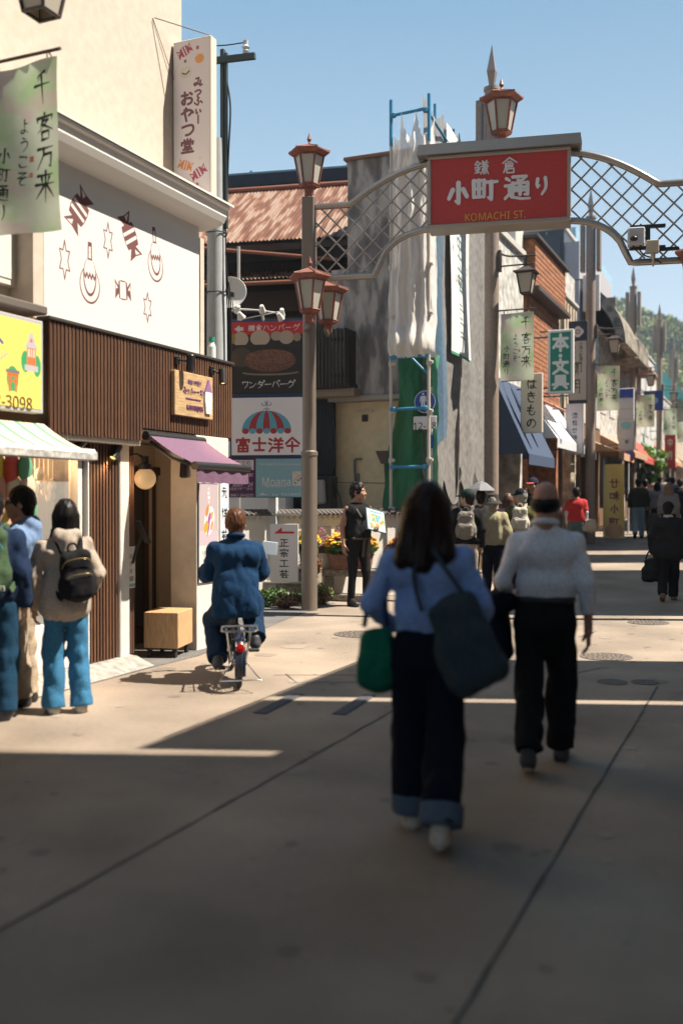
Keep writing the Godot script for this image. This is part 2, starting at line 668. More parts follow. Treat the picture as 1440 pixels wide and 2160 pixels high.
class Pic:
	var im: Image
	var w: int
	var h: int

	func _init(ww: int, hh: int, c: Color) -> void:
		w = ww
		h = hh
		im = Image.create(w, h, false, Image.FORMAT_RGB8)
		im.fill(c)

	func rect(x0: float, y0: float, x1: float, y1: float, c: Color) -> void:
		im.fill_rect(Rect2i(int(x0), int(y0), int(x1 - x0), int(y1 - y0)), c)

	func put(x: int, y: int, c: Color, a: float) -> void:
		if x >= 0 and y >= 0 and x < w and y < h and a > 0.0:
			im.set_pixel(x, y, im.get_pixel(x, y).lerp(c, minf(a, 1.0)))

	func seg(a: Vector2, b: Vector2, wa: float, wb: float, c: Color) -> void:
		var m := maxf(wa, wb) * 0.5 + 1.0
		var ba := b - a
		var l := maxf(ba.length_squared(), 1e-6)
		for y in range(maxi(0, int(minf(a.y, b.y) - m)), mini(h - 1, int(maxf(a.y, b.y) + m)) + 1):
			for x in range(maxi(0, int(minf(a.x, b.x) - m)), mini(w - 1, int(maxf(a.x, b.x) + m)) + 1):
				var p := Vector2(x + 0.5, y + 0.5) - a
				var t := clampf(p.dot(ba) / l, 0.0, 1.0)
				put(x, y, c, lerpf(wa, wb, t) * 0.5 - (p - ba * t).length() + 0.5)

	func line(pts: Array, wa: float, wb: float, c: Color) -> void:
		for i in pts.size() - 1:
			var t0 := float(i) / (pts.size() - 1)
			var t1 := float(i + 1) / (pts.size() - 1)
			seg(pts[i], pts[i + 1], lerpf(wa, wb, t0), lerpf(wa, wb, t1), c)

	func ell(cx: float, cy: float, rx: float, ry: float, c: Color, rot := 0.0) -> void:
		var m := maxf(rx, ry) + 1
		for y in range(maxi(0, int(cy - m)), mini(h - 1, int(cy + m)) + 1):
			for x in range(maxi(0, int(cx - m)), mini(w - 1, int(cx + m)) + 1):
				var p := Vector2(x + 0.5 - cx, y + 0.5 - cy).rotated(-rot)
				put(x, y, c, (1.0 - Vector2(p.x / rx, p.y / ry).length()) * minf(rx, ry) + 0.5)

	func poly(pts: PackedVector2Array, c: Color) -> void:
		var mn := pts[0]
		var mx := pts[0]
		for p in pts:
			mn = mn.min(p)
			mx = mx.max(p)
		for y in range(maxi(0, int(mn.y)), mini(h - 1, int(mx.y)) + 1):
			for x in range(maxi(0, int(mn.x)), mini(w - 1, int(mx.x)) + 1):
				var n := 0
				for o in [Vector2(0.25, 0.25), Vector2(0.75, 0.25), Vector2(0.25, 0.75), Vector2(0.75, 0.75)]:
					if Geometry2D.is_point_in_polygon(Vector2(x, y) + o, pts):
						n += 1
				put(x, y, c, n * 0.25)

	func outline(pts: Array, wd: float, c: Color) -> void:
		for i in pts.size():
			seg(pts[i], pts[(i + 1) % pts.size()], wd, wd, c)

	# one character in the square at x, y; wd = stroke width over s; brush = strokes taper
	func glyph(ch: String, x: float, y: float, s: float, wd: float, c: Color, brush := 0.0, sy := 1.0) -> void:
		if not GLYPH.has(ch):
			return
		for st: String in GLYPH[ch].split(" ", false):
			var smooth := st.begins_with("~")
			if smooth:
				st = st.substr(1)
			var pts := []
			for i in range(0, st.length() - 1, 2):
				pts.append(Vector2(x + (st.unicode_at(i) - 97) / 24.0 * s, y + (st.unicode_at(i + 1) - 97) / 24.0 * s * sy))
			if smooth:
				var o := []
				for i in pts.size() - 1:
					for k in 5:
						o.append(pts[i].cubic_interpolate(pts[i + 1], pts[maxi(i - 1, 0)], pts[mini(i + 2, pts.size() - 1)], k / 5.0))
				o.append(pts[-1])
				pts = o
			line(pts, s * wd * (1.0 + brush * 0.5), s * wd * (1.0 - brush * 0.6), c)

	func row(s: String, x: float, y: float, size: float, step: float, wd: float, c: Color, brush := 0.0) -> void:
		for i in s.length():
			glyph(s[i], x + i * step, y, size, wd, c, brush)

	func column(s: String, x: float, y: float, size: float, step: float, wd: float, c: Color, brush := 0.0) -> void:
		for i in s.length():
			glyph(s[i], x, y + i * step, size, wd, c, brush)

	func mat(rough := 0.6, back := 0.0) -> StandardMaterial3D:
		var m := StandardMaterial3D.new()
		m.albedo_texture = ImageTexture.create_from_image(im)
		m.roughness = rough
		if back > 0.0:
			m.backlight_enabled = true
			m.backlight = Color(back, back, back)
		return m

func L(r: float, g: float, b: float) -> Color:
	return Color(r, g, b).linear_to_srgb()

# a printed sheet: lower left corner, and its two edges
func print_sheet(par: Node, called: String, a: Vector3, ux: Vector3, uy: Vector3, mat: Material) -> MeshInstance3D:
	var mb := MB.new()
	mb.quad(a, a + ux, a + ux + uy, a + uy)
	return part(par, called, mb, mat)

# ------------------------------------------------------------------ people
var wrinkle := FastNoiseLite.new()
var crease := FastNoiseLite.new()

const REST := {
	"pel": Vector3(0, 0.95, 0.0), "waist": Vector3(0, 1.1, 0.0), "chest": Vector3(0, 1.28, 0.0), "neck": Vector3(0, 1.44, 0.01), "head": Vector3(0, 1.585, -0.015),
	"shL": Vector3(-0.172, 1.352, 0.0), "elL": Vector3(-0.225, 1.12, 0.03), "wrL": Vector3(-0.225, 0.87, -0.03),
	"shR": Vector3(0.172, 1.352, 0.0), "elR": Vector3(0.225, 1.12, 0.03), "wrR": Vector3(0.225, 0.87, -0.03),
	"hipL": Vector3(-0.088, 0.9, 0.0), "knL": Vector3(-0.095, 0.49, -0.015), "anL": Vector3(-0.095, 0.085, 0.03), "toL": Vector3(-0.105, 0.03, -0.13),
	"hipR": Vector3(0.088, 0.9, 0.0), "knR": Vector3(0.095, 0.49, -0.015), "anR": Vector3(0.095, 0.085, 0.03), "toR": Vector3(0.105, 0.03, -0.13),
}
const WALK := {
	"knR": Vector3(0.09, 0.5, -0.12), "anR": Vector3(0.09, 0.085, -0.17), "toR": Vector3(0.1, 0.05, -0.33),
	"knL": Vector3(-0.09, 0.5, 0.03), "anL": Vector3(-0.085, 0.15, 0.26), "toL": Vector3(-0.09, 0.035, 0.13),
}
const WALK_B := {
	"knL": Vector3(-0.09, 0.5, -0.12), "anL": Vector3(-0.09, 0.085, -0.15), "toL": Vector3(-0.1, 0.05, -0.31),
	"knR": Vector3(0.09, 0.5, 0.03), "anR": Vector3(0.085, 0.13, 0.22), "toR": Vector3(0.09, 0.03, 0.09),
}

func mixd(a: Dictionary, b: Dictionary) -> Dictionary:
	var o := a.duplicate()
	o.merge(b, true)
	return o

func hand_mesh(mb: MB, at: Vector3, along: Vector3, palm: Vector3, thumb_sign: float, curl: float, cell: float, s := 1.0) -> void:
	var y := along.normalized()
	var z := (palm - y * palm.dot(y)).normalized()
	var x := y.cross(z) * thumb_sign
	var B := Basis(x, y, z)
	var f := Field.new(cell)
	f.cap(V(0, -0.03, 0) * s, V(0, 0.01, 0) * s, 0.026 * s, 0.026 * s, 0.01)
	f.rbox(V(0, 0.052, 0) * s, V(0.038, 0.046, 0.014) * s, 0.013 * s, 0.02)
	var len := [0.066, 0.076, 0.07, 0.054]
	for i in 4:
		var p := V(0.029 - i * 0.0195, 0.092 - absf(i - 1.2) * 0.004, 0) * s
		var a := curl * (0.5 + 0.12 * i)
		var r := 0.0092 - 0.0006 * absf(i - 1)
		for k in 3:
			var l: float = len[i] * [0.45, 0.32, 0.23][k]
			var d := V((0.14 - 0.09 * i) * (1.0 - curl * 0.4), cos(a), sin(a)).normalized()
			var q := p + d * l * s
			f.cap(p, q, r * s, (r - 0.0008) * s, 0.003)
			p = q
			a += curl * 0.75
			r -= 0.0008
	var tp := V(0.032, 0.03, 0.004) * s
	var t1 := tp + V(0.026, 0.028, 0.012 + curl * 0.01) * s
	var t2 := t1 + V(0.008 - curl * 0.012, 0.028, 0.008 + curl * 0.01) * s
	f.cap(tp, t1, 0.014 * s, 0.0115 * s, 0.012)
	f.cap(t1, t2, 0.0115 * s, 0.0095 * s, 0.004)
	if x.dot(y.cross(z)) < 0.0:
		f.build(mb, Transform3D(B, at))
	else:
		f.build(mb, Transform3D(B, at))

# builds a dressed person; returns joints (scaled), node, scale
func person(label: String, at: Vector3, yaw: float, d: Dictionary) -> Dictionary:
	var S: float = d.get("h", 1.7) / 1.7
	var J := mixd(REST, d.get("pose", {}))
	for k in J:
		J[k] = J[k] * S
	var cell: float = d.get("cell", 0.016)
	var w: float = d.get("w", 1.0) * S
	var o := thing("person", label, "person", at, yaw, d.get("group", ""))
	var sk: Material = d.skin
	# the body: one continuous surface, with a finer grid for the head and the hands
	var mb := MB.new()
	var f := Field.new(maxf(cell, 0.016))
	f.cap(J.chest + V(-0.08, 0, 0) * w, J.chest + V(0.08, 0, 0) * w, 0.078 * w, 0.078 * w, 0.05)
	f.cap(J.waist + V(-0.05, 0, 0) * w, J.waist + V(0.05, 0, 0) * w, 0.072 * w, 0.072 * w, 0.06)
	f.cap(J.pel + V(-0.06, 0, 0) * w, J.pel + V(0.06, 0, 0) * w, 0.078 * w, 0.078 * w, 0.06)
	f.cap(J.pel, J.chest, 0.07 * w, 0.07 * w, 0.05)
	f.cap(J.chest, J.neck, 0.07 * w, 0.052 * S, 0.05)
	f.cap(J.neck, J.head, 0.052 * S, 0.05 * S, 0.02)
	for s in ["L", "R"]:
		f.cap(J.neck, J["sh" + s], 0.036 * S, 0.042 * w, 0.04)
		f.cap(J["sh" + s], J["el" + s], 0.047 * w, 0.036 * w, 0.02)
		f.cap(J["el" + s], J["wr" + s], 0.038 * w, 0.027 * w, 0.01)
		f.cap(J["hip" + s], J["kn" + s], 0.075 * w, 0.05 * w, 0.03)
		f.cap(J["kn" + s], J["an" + s], 0.05 * w, 0.036 * w, 0.02)
		f.cap(J["an" + s], J["to" + s], 0.03 * S, 0.025 * S, 0.02)
	f.build(mb)
	var hb := roty(d.get("turn", 0.0)) * rotx(d.get("nod", 0.0))
	var hx := Transform3D(hb, J.head)
	var hc: float = d.get("hcell", 0.008)
	f = Field.new(hc)
	f.ell(V(0, 0.035, 0.012) * S, V(0.077, 0.098, 0.095) * S, 0.02)
	f.ell(V(0, -0.04, -0.026) * S, V(0.06, 0.075, 0.066) * S, 0.03)
	f.cap(V(0, -0.085, -0.068) * S, V(0, -0.088, -0.07) * S, 0.022 * S, 0.022 * S, 0.03)
	f.cap(V(0, -0.02, 0.03) * S, V(0, -0.13, 0.045) * S, 0.056 * S, 0.056 * S, 0.03)
	f.cap(V(0, 0.012, -0.082) * S, V(0, -0.028, -0.108) * S, 0.009 * S, 0.014 * S, 0.012)
	f.cap(V(-0.014, -0.032, -0.094) * S, V(0.014, -0.032, -0.094) * S, 0.009 * S, 0.009 * S, 0.008)
	f.cap(V(-0.045, 0.03, -0.07) * S, V(0.045, 0.03, -0.07) * S, 0.014 * S, 0.014 * S, 0.02)
	f.cap(V(-0.02, -0.06, -0.088) * S, V(0.02, -0.06, -0.088) * S, 0.008 * S, 0.008 * S, 0.008)
	f.cap(V(-0.045, -0.02, -0.062) * S, V(-0.03, -0.03, -0.07) * S, 0.022 * S, 0.02 * S, 0.03)
	f.cap(V(0.045, -0.02, -0.062) * S, V(0.03, -0.03, -0.07) * S, 0.022 * S, 0.02 * S, 0.03)
	for s: float in [-1.0, 1.0]:
		f.ell(V(s * 0.079, -0.008, 0.012) * S, V(0.012, 0.033, 0.021) * S, 0.008, rotx(-0.2) * roty(s * 0.35))
		f.sub_ell(V(s * 0.032, 0.008, -0.094) * S, V(0.015, 0.009, 0.012) * S)
	f.build(mb, hx)
	if d.get("hands", true):
		for s in ["L", "R"]:
			var sg := -1.0 if s == "L" else 1.0
			var al: Vector3 = d.get("along" + s, (J["wr" + s] - J["el" + s]).normalized() + V(0, -0.3, 0))
			var pl: Vector3 = d.get("palm" + s, V(-sg, 0, 0))
			var th := y_sign(al, pl, d.get("thumb" + s, V(0, 0, -1)))
			hand_mesh(mb, J["wr" + s] + al.normalized() * 0.025 * S, al, pl, th, d.get("curl", 0.55), d.get("handcell", 0.006), S)
	part(o, "body", mb, sk)
	# eyes and mouth where the face shows
	if d.get("face", false):
		for s: float in [-1.0, 1.0]:
			mb = MB.new()
			mb.ball(hx * (V(s * 0.032, 0.007, -0.082) * S), V(0.0115, 0.0095, 0.0115) * S, 10, 6)
			part(o, "eye", mb, mt("eye_white", 0.7, 0.68, 0.65, 0.3))
			mb = MB.new()
			mb.ball(hx * (V(s * 0.032 + 0.0, 0.007, -0.0895) * S), V(0.0075, 0.0075, 0.006) * S, 8, 6, hb)
			part(o, "iris", mb, mt("eye_dark", 0.012, 0.008, 0.006, 0.2))
			mb = MB.new()
			mb.tube([hx * (V(s * 0.016, 0.029, -0.089) * S), hx * (V(s * 0.034, 0.034, -0.086) * S), hx * (V(s * 0.05, 0.028, -0.073) * S)], 0.0045 * S, 6)
			part(o, "eyebrow", mb, mt("hair_black", 0.012, 0.01, 0.009, 0.45))
		mb = MB.new()
		if d.get("smile", false):
			mb.tube([hx * (V(-0.026, -0.052, -0.084) * S), hx * (V(-0.012, -0.061, -0.0955) * S), hx * (V(0.012, -0.061, -0.0955) * S), hx * (V(0.026, -0.052, -0.084) * S)], 0.0032 * S, 6)
			part(o, "teeth", mb, mt("teeth", 0.75, 0.72, 0.66, 0.3))
		else:
			mb.tube([hx * (V(-0.024, -0.06, -0.088) * S), hx * (V(0, -0.062, -0.0975) * S), hx * (V(0.024, -0.06, -0.088) * S)], 0.005 * S, 6)
			part(o, "lips", mb, mt("lips", 0.32, 0.13, 0.1, 0.45))
	# trousers or skirt
	if d.has("bottom"):
		var b: Dictionary = d.bottom
		mb = MB.new()
		f = Field.new(cell)
		var tk: float = b.get("t", 0.0)
		if b.get("skirt", false):
			f.cap(J.pel + V(-0.07, 0, 0) * w, J.pel + V(0.07, 0, 0) * w, 0.115 * w, 0.115 * w, 0.06)
			f.cap(J.pel + V(-0.06, -0.1, 0) * w, V(-0.1, 0.22, 0.02) * S, 0.12 * w, 0.16 * w, 0.08)
			f.cap(J.pel + V(0.06, -0.1, 0) * w, V(0.1, 0.22, -0.04) * S, 0.12 * w, 0.16 * w, 0.08)
			f.noise(wrinkle, 0.02, V(160, 12, 160))
			f.cut(V(0, -1, 0), -0.16 * S)
		else:
			var rk: float = b.get("knee", 0.072) + tk
			var rh: float = b.get("hem", 0.066) + tk
			f.cap(J.pel + V(-0.072, 0.03, 0) * w, J.pel + V(0.072, 0.03, 0) * w, 0.108 * w, 0.108 * w, 0.05)
			f.cap(J.pel + V(-0.07, -0.07, 0.012) * w, J.pel + V(0.07, -0.07, 0.012) * w, (0.112 + tk * 0.5) * w, (0.112 + tk * 0.5) * w, 0.05)
			for s in ["L", "R"]:
				f.cap(J["hip" + s] + V(0, -0.04, 0), J["kn" + s], (0.098 + tk * 0.6) * w, rk * w, 0.035)
				f.cap(J["kn" + s], J["an" + s] + (J["an" + s] - J["kn" + s]).normalized() * 0.05, rk * w, rh * w, 0.03)
			var am: float = b.get("wrinkle", 0.011)
			f.noise(wrinkle, am * 0.6, V(60, 34, 60))
			f.noise(crease, am * 0.75, V(44, 26, 44))
			for s in ["L", "R"]:
				var sd: Vector3 = (J["an" + s] - J["kn" + s]).normalized()
				f.trim(J["an" + s] + sd * b.get("hemdrop", 0.015), sd, 0.2, J["an" + ("R" if s == "L" else "L")])
			if b.has("cutoff"):
				f.cut(V(0, -1, 0), -b.cutoff * S)
		f.build(mb)
		part(o, b.get("name", "trousers"), mb, b.mat)
		if b.has("cuff"):
			for s in ["L", "R"]:
				mb = MB.new()
				f = Field.new(cell)
				var dd: Vector3 = (J["kn" + s] - J["an" + s]).normalized()
				var rc: float = (b.get("hem", 0.066) + tk + 0.006) * w
				f.cap(J["an" + s] + dd * 0.03, J["an" + s] + dd * 0.09, rc, rc, 0.01)
				f.cut(dd, dd.dot(J["an" + s]) + 0.1)
				f.cut(-dd, -dd.dot(J["an" + s]) + 0.0)
				f.build(mb)
				part(o, "cuff", mb, b.cuff)
	# top
	if d.has("top"):
		var b: Dictionary = d.top
		mb = MB.new()
		f = Field.new(cell)
		var t: float = b.get("t", 0.0)
		f.cap(J.chest + V(-0.095, 0.02, 0) * w, J.chest + V(0.095, 0.02, 0) * w, (0.112 + t) * w, (0.112 + t) * w, 0.05)
		f.cap(J.waist + V(-0.07, 0, -0.005) * w, J.waist + V(0.07, 0, -0.005) * w, (0.112 + t * 1.3) * w, (0.112 + t * 1.3) * w, 0.07)
		var tk2: float = -0.024 if b.get("tuck", false) else t * 1.3
		f.cap(J.pel + V(-0.075, 0.02, 0) * w, J.pel + V(0.075, 0.02, 0) * w, (0.115 + tk2) * w, (0.115 + tk2) * w, 0.07)
		if b.get("long", 0.0) > 0.0:
			var lg: float = b.long
			f.cap(J.pel + V(-0.08, -lg, 0) * w, J.pel + V(0.08, -lg, 0) * w, (0.125 + t * 1.4) * w, (0.125 + t * 1.4) * w, 0.07)
		f.cap(J.chest, J.neck, 0.09 * w, 0.066 * S, 0.05)
		for s in ["L", "R"]:
			var sl: float = b.get("sleeve", 1.0)
			if sl > 0.0:
				f.cap(J.neck + V(0, -0.025, 0), J["sh" + s], 0.056 * S, (0.058 + t * 0.7) * w, 0.04)
			else:
				f.cap(J.neck + V(0, -0.03, 0), J.neck.lerp(J["sh" + s], 0.78), 0.056 * S, 0.05 * w, 0.03)
			var r1: float = (0.058 + t * 0.8) * w
			var r2: float = (b.get("elbow", 0.056) + t * 0.8) * w
			var r3: float = (b.get("cuffr", 0.044) + t * 0.6) * w
			if sl > 0.6:
				f.cap(J["sh" + s], J["el" + s], r1, r2, 0.025)
				f.cap(J["el" + s], J["el" + s].lerp(J["wr" + s], sl - 0.06), r2, r3, 0.02)
			elif sl > 0.0:
				f.cap(J["sh" + s], J["sh" + s].lerp(J["el" + s], sl / 0.6), r1, r2, 0.025)
		if b.get("hood", false):
			f.cap(J.neck + V(-0.07, 0.0, 0.06) * S, J.neck + V(0.07, 0.0, 0.06) * S, 0.06 * S, 0.06 * S, 0.03)
			f.cap(J.neck + V(0, -0.05, 0.1) * S, J.neck + V(0, -0.12, 0.11) * S, 0.055 * S, 0.04 * S, 0.04)
		var am: float = b.get("wrinkle", 0.011)
		f.noise(wrinkle, am * 0.6, V(62, 36, 62))
		f.noise(crease, am * 0.75, V(40, 26, 40))
		f.cut(V(0, -1, 0), -(b.get("hemy", 0.9) * S))
		f.sub(J.neck + V(0, 0.045, -0.02) * S, J.neck + V(0, 0.14, -0.03) * S, 0.06 * S, 0.07 * S)
		f.build(mb)
		part(o, b.get("name", "shirt"), mb, b.mat)
		if b.has("collar"):
			mb = MB.new()
			var ring := []
			for i in 14:
				var a := TAU * (i / 13.0 * 0.86 + 0.07) - PI / 2
				ring.append(J.neck + V(cos(a) * 0.066, 0.035 + 0.012 * sin(a), sin(a) * 0.066 + 0.012) * S)
			mb.tube(ring, 0.019 * S, 8)
			part(o, "collar", mb, b.collar)
	# shoes
	if d.has("shoes"):
		for s in ["L", "R"]:
			mb = MB.new()
			f = Field.new(minf(cell, 0.01))
			var a: Vector3 = J["an" + s]
			var t2: Vector3 = J["to" + s]
			var dr := (t2 - a)
			var fl := V(dr.x, 0, dr.z).normalized()
			var dn := V(0, -0.05, 0) * S
			f.cap(a + dn - fl * 0.03 * S, t2 + V(0, 0.008, 0) * S, 0.042 * S, 0.038 * S, 0.03)
			f.cap(a - fl * 0.015 * S, a + dn, 0.045 * S, 0.045 * S, 0.03)
			f.cap(a.lerp(t2, 0.3), t2, 0.042 * S, 0.036 * S, 0.03)
			f.build(mb)
			part(o, "shoe", mb, d.shoes)
			if d.has("sole"):
				mb = MB.new()
				f = Field.new(minf(cell, 0.01))
				f.cap(a + V(0, -0.066, 0) * S - fl * 0.03 * S, t2 + V(0, -0.012, 0) * S, 0.034 * S, 0.034 * S, 0.02)
				f.sub_ell(V(0, 90, 0), V(0.1, 0.1, 0.1))
				f.build(mb)
				part(o, "sole", mb, d.sole)
	# hair
	var hs: String = d.get("hair", "short")
	if hs != "none":
		mb = MB.new()
		f = Field.new(hc)
		var hm: Material = d.get("hairmat", hairm("hair_black2", 0.012, 0.01, 0.01))
		if hs == "bald":
			f.ell(V(0, -0.005, 0.035) * S, V(0.086, 0.066, 0.085) * S, 0.01)
			f.sub_ell(V(0, 0.09, -0.01) * S, V(0.09, 0.075, 0.12) * S)
			f.sub(V(0, -0.06, -0.1) * S, V(0, 0.06, -0.1) * S, 0.1 * S, 0.1 * S)
			f.noise(wrinkle, 0.004, V(300, 300, 300))
		else:
			f.ell(V(0, 0.042, 0.02) * S, V(0.092, 0.11, 0.108) * S, 0.02)
			f.cap(V(0, 0.0, 0.05) * S, V(0, -0.06, 0.055) * S, 0.076 * S, 0.06 * S, 0.03)
			if hs == "bob":
				f.cap(V(-0.055, 0.0, 0.03) * S, V(-0.06, -0.13, 0.03) * S, 0.055 * S, 0.05 * S, 0.03)
				f.cap(V(0.055, 0.0, 0.03) * S, V(0.06, -0.13, 0.03) * S, 0.055 * S, 0.05 * S, 0.03)
				f.cap(V(0, 0.0, 0.06) * S, V(0, -0.14, 0.055) * S, 0.07 * S, 0.06 * S, 0.03)
			if hs == "long":
				var hl: float = d.get("hairlen", 0.36)
				f.cap(V(-0.05, 0.0, 0.03) * S, V(-0.1, -hl, 0.09) * S, 0.07 * S, 0.055 * S, 0.04)
				f.cap(V(0.05, 0.0, 0.03) * S, V(0.085, -hl + 0.03, 0.09) * S, 0.07 * S, 0.055 * S, 0.04)
				f.cap(V(0, 0.0, 0.06) * S, V(-0.01, -hl - 0.02, 0.1) * S, 0.075 * S, 0.055 * S, 0.04)
			f.sub(V(0, -0.2, -0.115) * S, V(0, -0.005, -0.13) * S, 0.085 * S, 0.075 * S)
			if hs == "short":
				f.sub(V(-0.1, -0.05, -0.02) * S, V(-0.1, -0.012, -0.005) * S, 0.045 * S, 0.03 * S)
				f.sub(V(0.1, -0.05, -0.02) * S, V(0.1, -0.012, -0.005) * S, 0.045 * S, 0.03 * S)
			f.noise(wrinkle, 0.006, V(260, 30, 260) if hs == "long" or hs == "bob" else V(280, 160, 280))
			if hs == "messy":
				f.noise(wrinkle, 0.02, V(160, 160, 160))
		f.build(mb, hx)
		part(o, "hair", mb, hm)
	if d.has("cap"):
		mb = MB.new()
		f = Field.new(hc)
		f.ell(V(0, 0.048, 0.015) * S, V(0.097, 0.108, 0.112) * S, 0.01)
		f.cut(V(0, -1, 0.12), -0.035 * S)
		f.build(mb, hx)
		var co := part(o, "cap", mb, d.cap)
		mb = MB.new()
		f = Field.new(hc)
		f.ell(V(0, 0.045, -0.13) * S, V(0.078, 0.011, 0.085) * S, 0.01, rotx(-0.12))
		f.build(mb, hx)
		part(co, "visor", mb, d.get("visor", d.cap))
	if d.has("bucket"):
		mb = MB.new()
		mb.lathe(hx * Transform3D(Basis(), V(0, 0, 0.01)), [Vector2(0.001, 0.165), Vector2(0.06, 0.16), Vector2(0.09, 0.135), Vector2(0.1, 0.06), Vector2(0.105, 0.045), Vector2(0.15, 0.0), Vector2(0.152, -0.004), Vector2(0.1, 0.035), Vector2(0.095, 0.05)], 24)
		part(o, "hat", mb, d.bucket)
	return {"node": o, "J": J, "S": S, "hx": hx, "at": at, "yaw": yaw, "xf": Transform3D(roty(yaw), at)}

func y_sign(al: Vector3, pl: Vector3, th: Vector3) -> float:
	var y := al.normalized()
	var z := (pl - y * pl.dot(y)).normalized()
	return 1.0 if y.cross(z).dot(th) > 0.0 else -1.0

# a rucksack worn by a person p; a thing of its own in the same place
func rucksack(p: Dictionary, label: String, mat: Material, trim: Material, size := Vector3(0.3, 0.42, 0.17), drop := 0.0, zip: Material = null, tilt := 0.0, side := 0.0) -> Node3D:
	var o := thing("rucksack", label, "rucksack", p.at, p.yaw)
	var J: Dictionary = p.J
	var S: float = p.S
	var c: Vector3 = J.chest + V(side, -0.06 - drop, 0.115 + size.z * 0.55) * S
	var B := rotz(tilt)
	var mb := MB.new()
	var f := Field.new(0.012)
	f.rbox(c + B * V(0, size.y * 0.06, 0) * S, V(size.x * 0.42, size.y * 0.45, size.z * 0.42) * S, 0.062 * S, 0.02, B)
	f.ell(c + B * V(0, -size.y * 0.2, 0.01) * S, V(size.x * 0.54, size.y * 0.33, size.z * 0.58) * S, 0.05, B)
	f.rbox(c + B * V(0, -size.y * 0.2, size.z * 0.42) * S, V(size.x * 0.38, size.y * 0.24, 0.05) * S, 0.035 * S, 0.02, B)
	f.noise(wrinkle, 0.009, V(50, 60, 50))
	f.noise(crease, 0.008, V(50, 40, 50))
	f.build(mb)
	part(o, "bag", mb, mat)
	for s in ["L", "R"]:
		var sg := -1.0 if s == "L" else 1.0
		mb = MB.new()
		var sh: Vector3 = J["sh" + s]
		var top: Vector3 = J.neck.lerp(sh, 0.62) + V(0, 0.07, 0.0) * S
		var pts := curve([c + B * V(sg * 0.07, size.y * 0.46, -size.z * 0.4) * S, top + V(0, 0.0, 0.05) * S, top + V(0, -0.01, -0.06) * S, J.chest + V(sg * 0.13, 0.0, -0.14) * S, J.waist + V(sg * 0.19, 0.0, -0.02) * S, c + B * V(sg * size.x * 0.45, -size.y * 0.42, -size.z * 0.3) * S], 5)
		for i in pts.size() - 1:
			var dd: Vector3 = (pts[i + 1] - pts[i])
			var y := dd.normalized()
			var x := y.cross((pts[i] - (J.chest + V(0, pts[i].y - J.chest.y, 0))).normalized()).normalized()
			mb.box((pts[i] + pts[i + 1]) / 2, V(0.048, dd.length() + 0.012, 0.012) * V(S, 1, S), 0.004, Basis(x, y, x.cross(y)))
		part(o, "strap", mb, trim)
	mb = MB.new()
	mb.tube(curve([c + B * V(-0.04, size.y * 0.48, -0.02) * S, c + B * V(-0.025, size.y * 0.48 + 0.06, -0.02) * S, c + B * V(0.025, size.y * 0.48 + 0.06, -0.02) * S, c + B * V(0.04, size.y * 0.48, -0.02) * S], 5), 0.009 * S, 6)
	part(o, "handle", mb, trim)
	if zip:
		mb = MB.new()
		mb.tube(curve([c + B * V(-size.x * 0.36, size.y * 0.0, size.z * 0.66) * S, c + B * V(-size.x * 0.2, size.y * 0.05, size.z * 0.76) * S, c + B * V(size.x * 0.2, size.y * 0.05, size.z * 0.76) * S, c + B * V(size.x * 0.36, size.y * 0.0, size.z * 0.66) * S], 4), 0.0035 * S, 5)
		part(o, "zip", mb, zip)
		mb = MB.new()
		mb.tube(curve([c + B * V(-size.x * 0.42, size.y * 0.2, size.z * 0.45) * S, c + B * V(-size.x * 0.25, size.y * 0.34, size.z * 0.55) * S, c + B * V(size.x * 0.25, size.y * 0.34, size.z * 0.55) * S, c + B * V(size.x * 0.42, size.y * 0.2, size.z * 0.45) * S], 4), 0.0035 * S, 5)
		part(o, "zip", mb, zip)
	return o

# a soft bag hung from a point: body, two handles
func soft_bag(called: String, label: String, at: Transform3D, size: Vector3, mat: Material, strap: Array, strap_mat: Material, sag := 0.03) -> Node3D:
	var o := thing(called, label, "bag", at.origin)
	o.transform = at
	var mb := MB.new()
	var f := Field.new(0.014)
	f.rbox(V(0, -size.y * 0.5, 0), size * V(0.42, 0.5, 0.5), minf(size.z * 0.45, 0.06), 0.03)
	f.rbox(V(0, -size.y * 0.68, 0), size * V(0.5, 0.32, 0.56), minf(size.z * 0.5, 0.07), 0.05)
	f.noise(wrinkle, sag, V(45, 30, 45))
	f.noise(crease, sag * 0.5, V(60, 30, 60))
	f.build(mb)
	part(o, "bag", mb, mat)
	for s in strap:
		mb = MB.new()
		var pts := curve(s, 6)
		mb.tube(pts, 0.012, 6)
		part(o, "strap", mb, strap_mat)
	return o

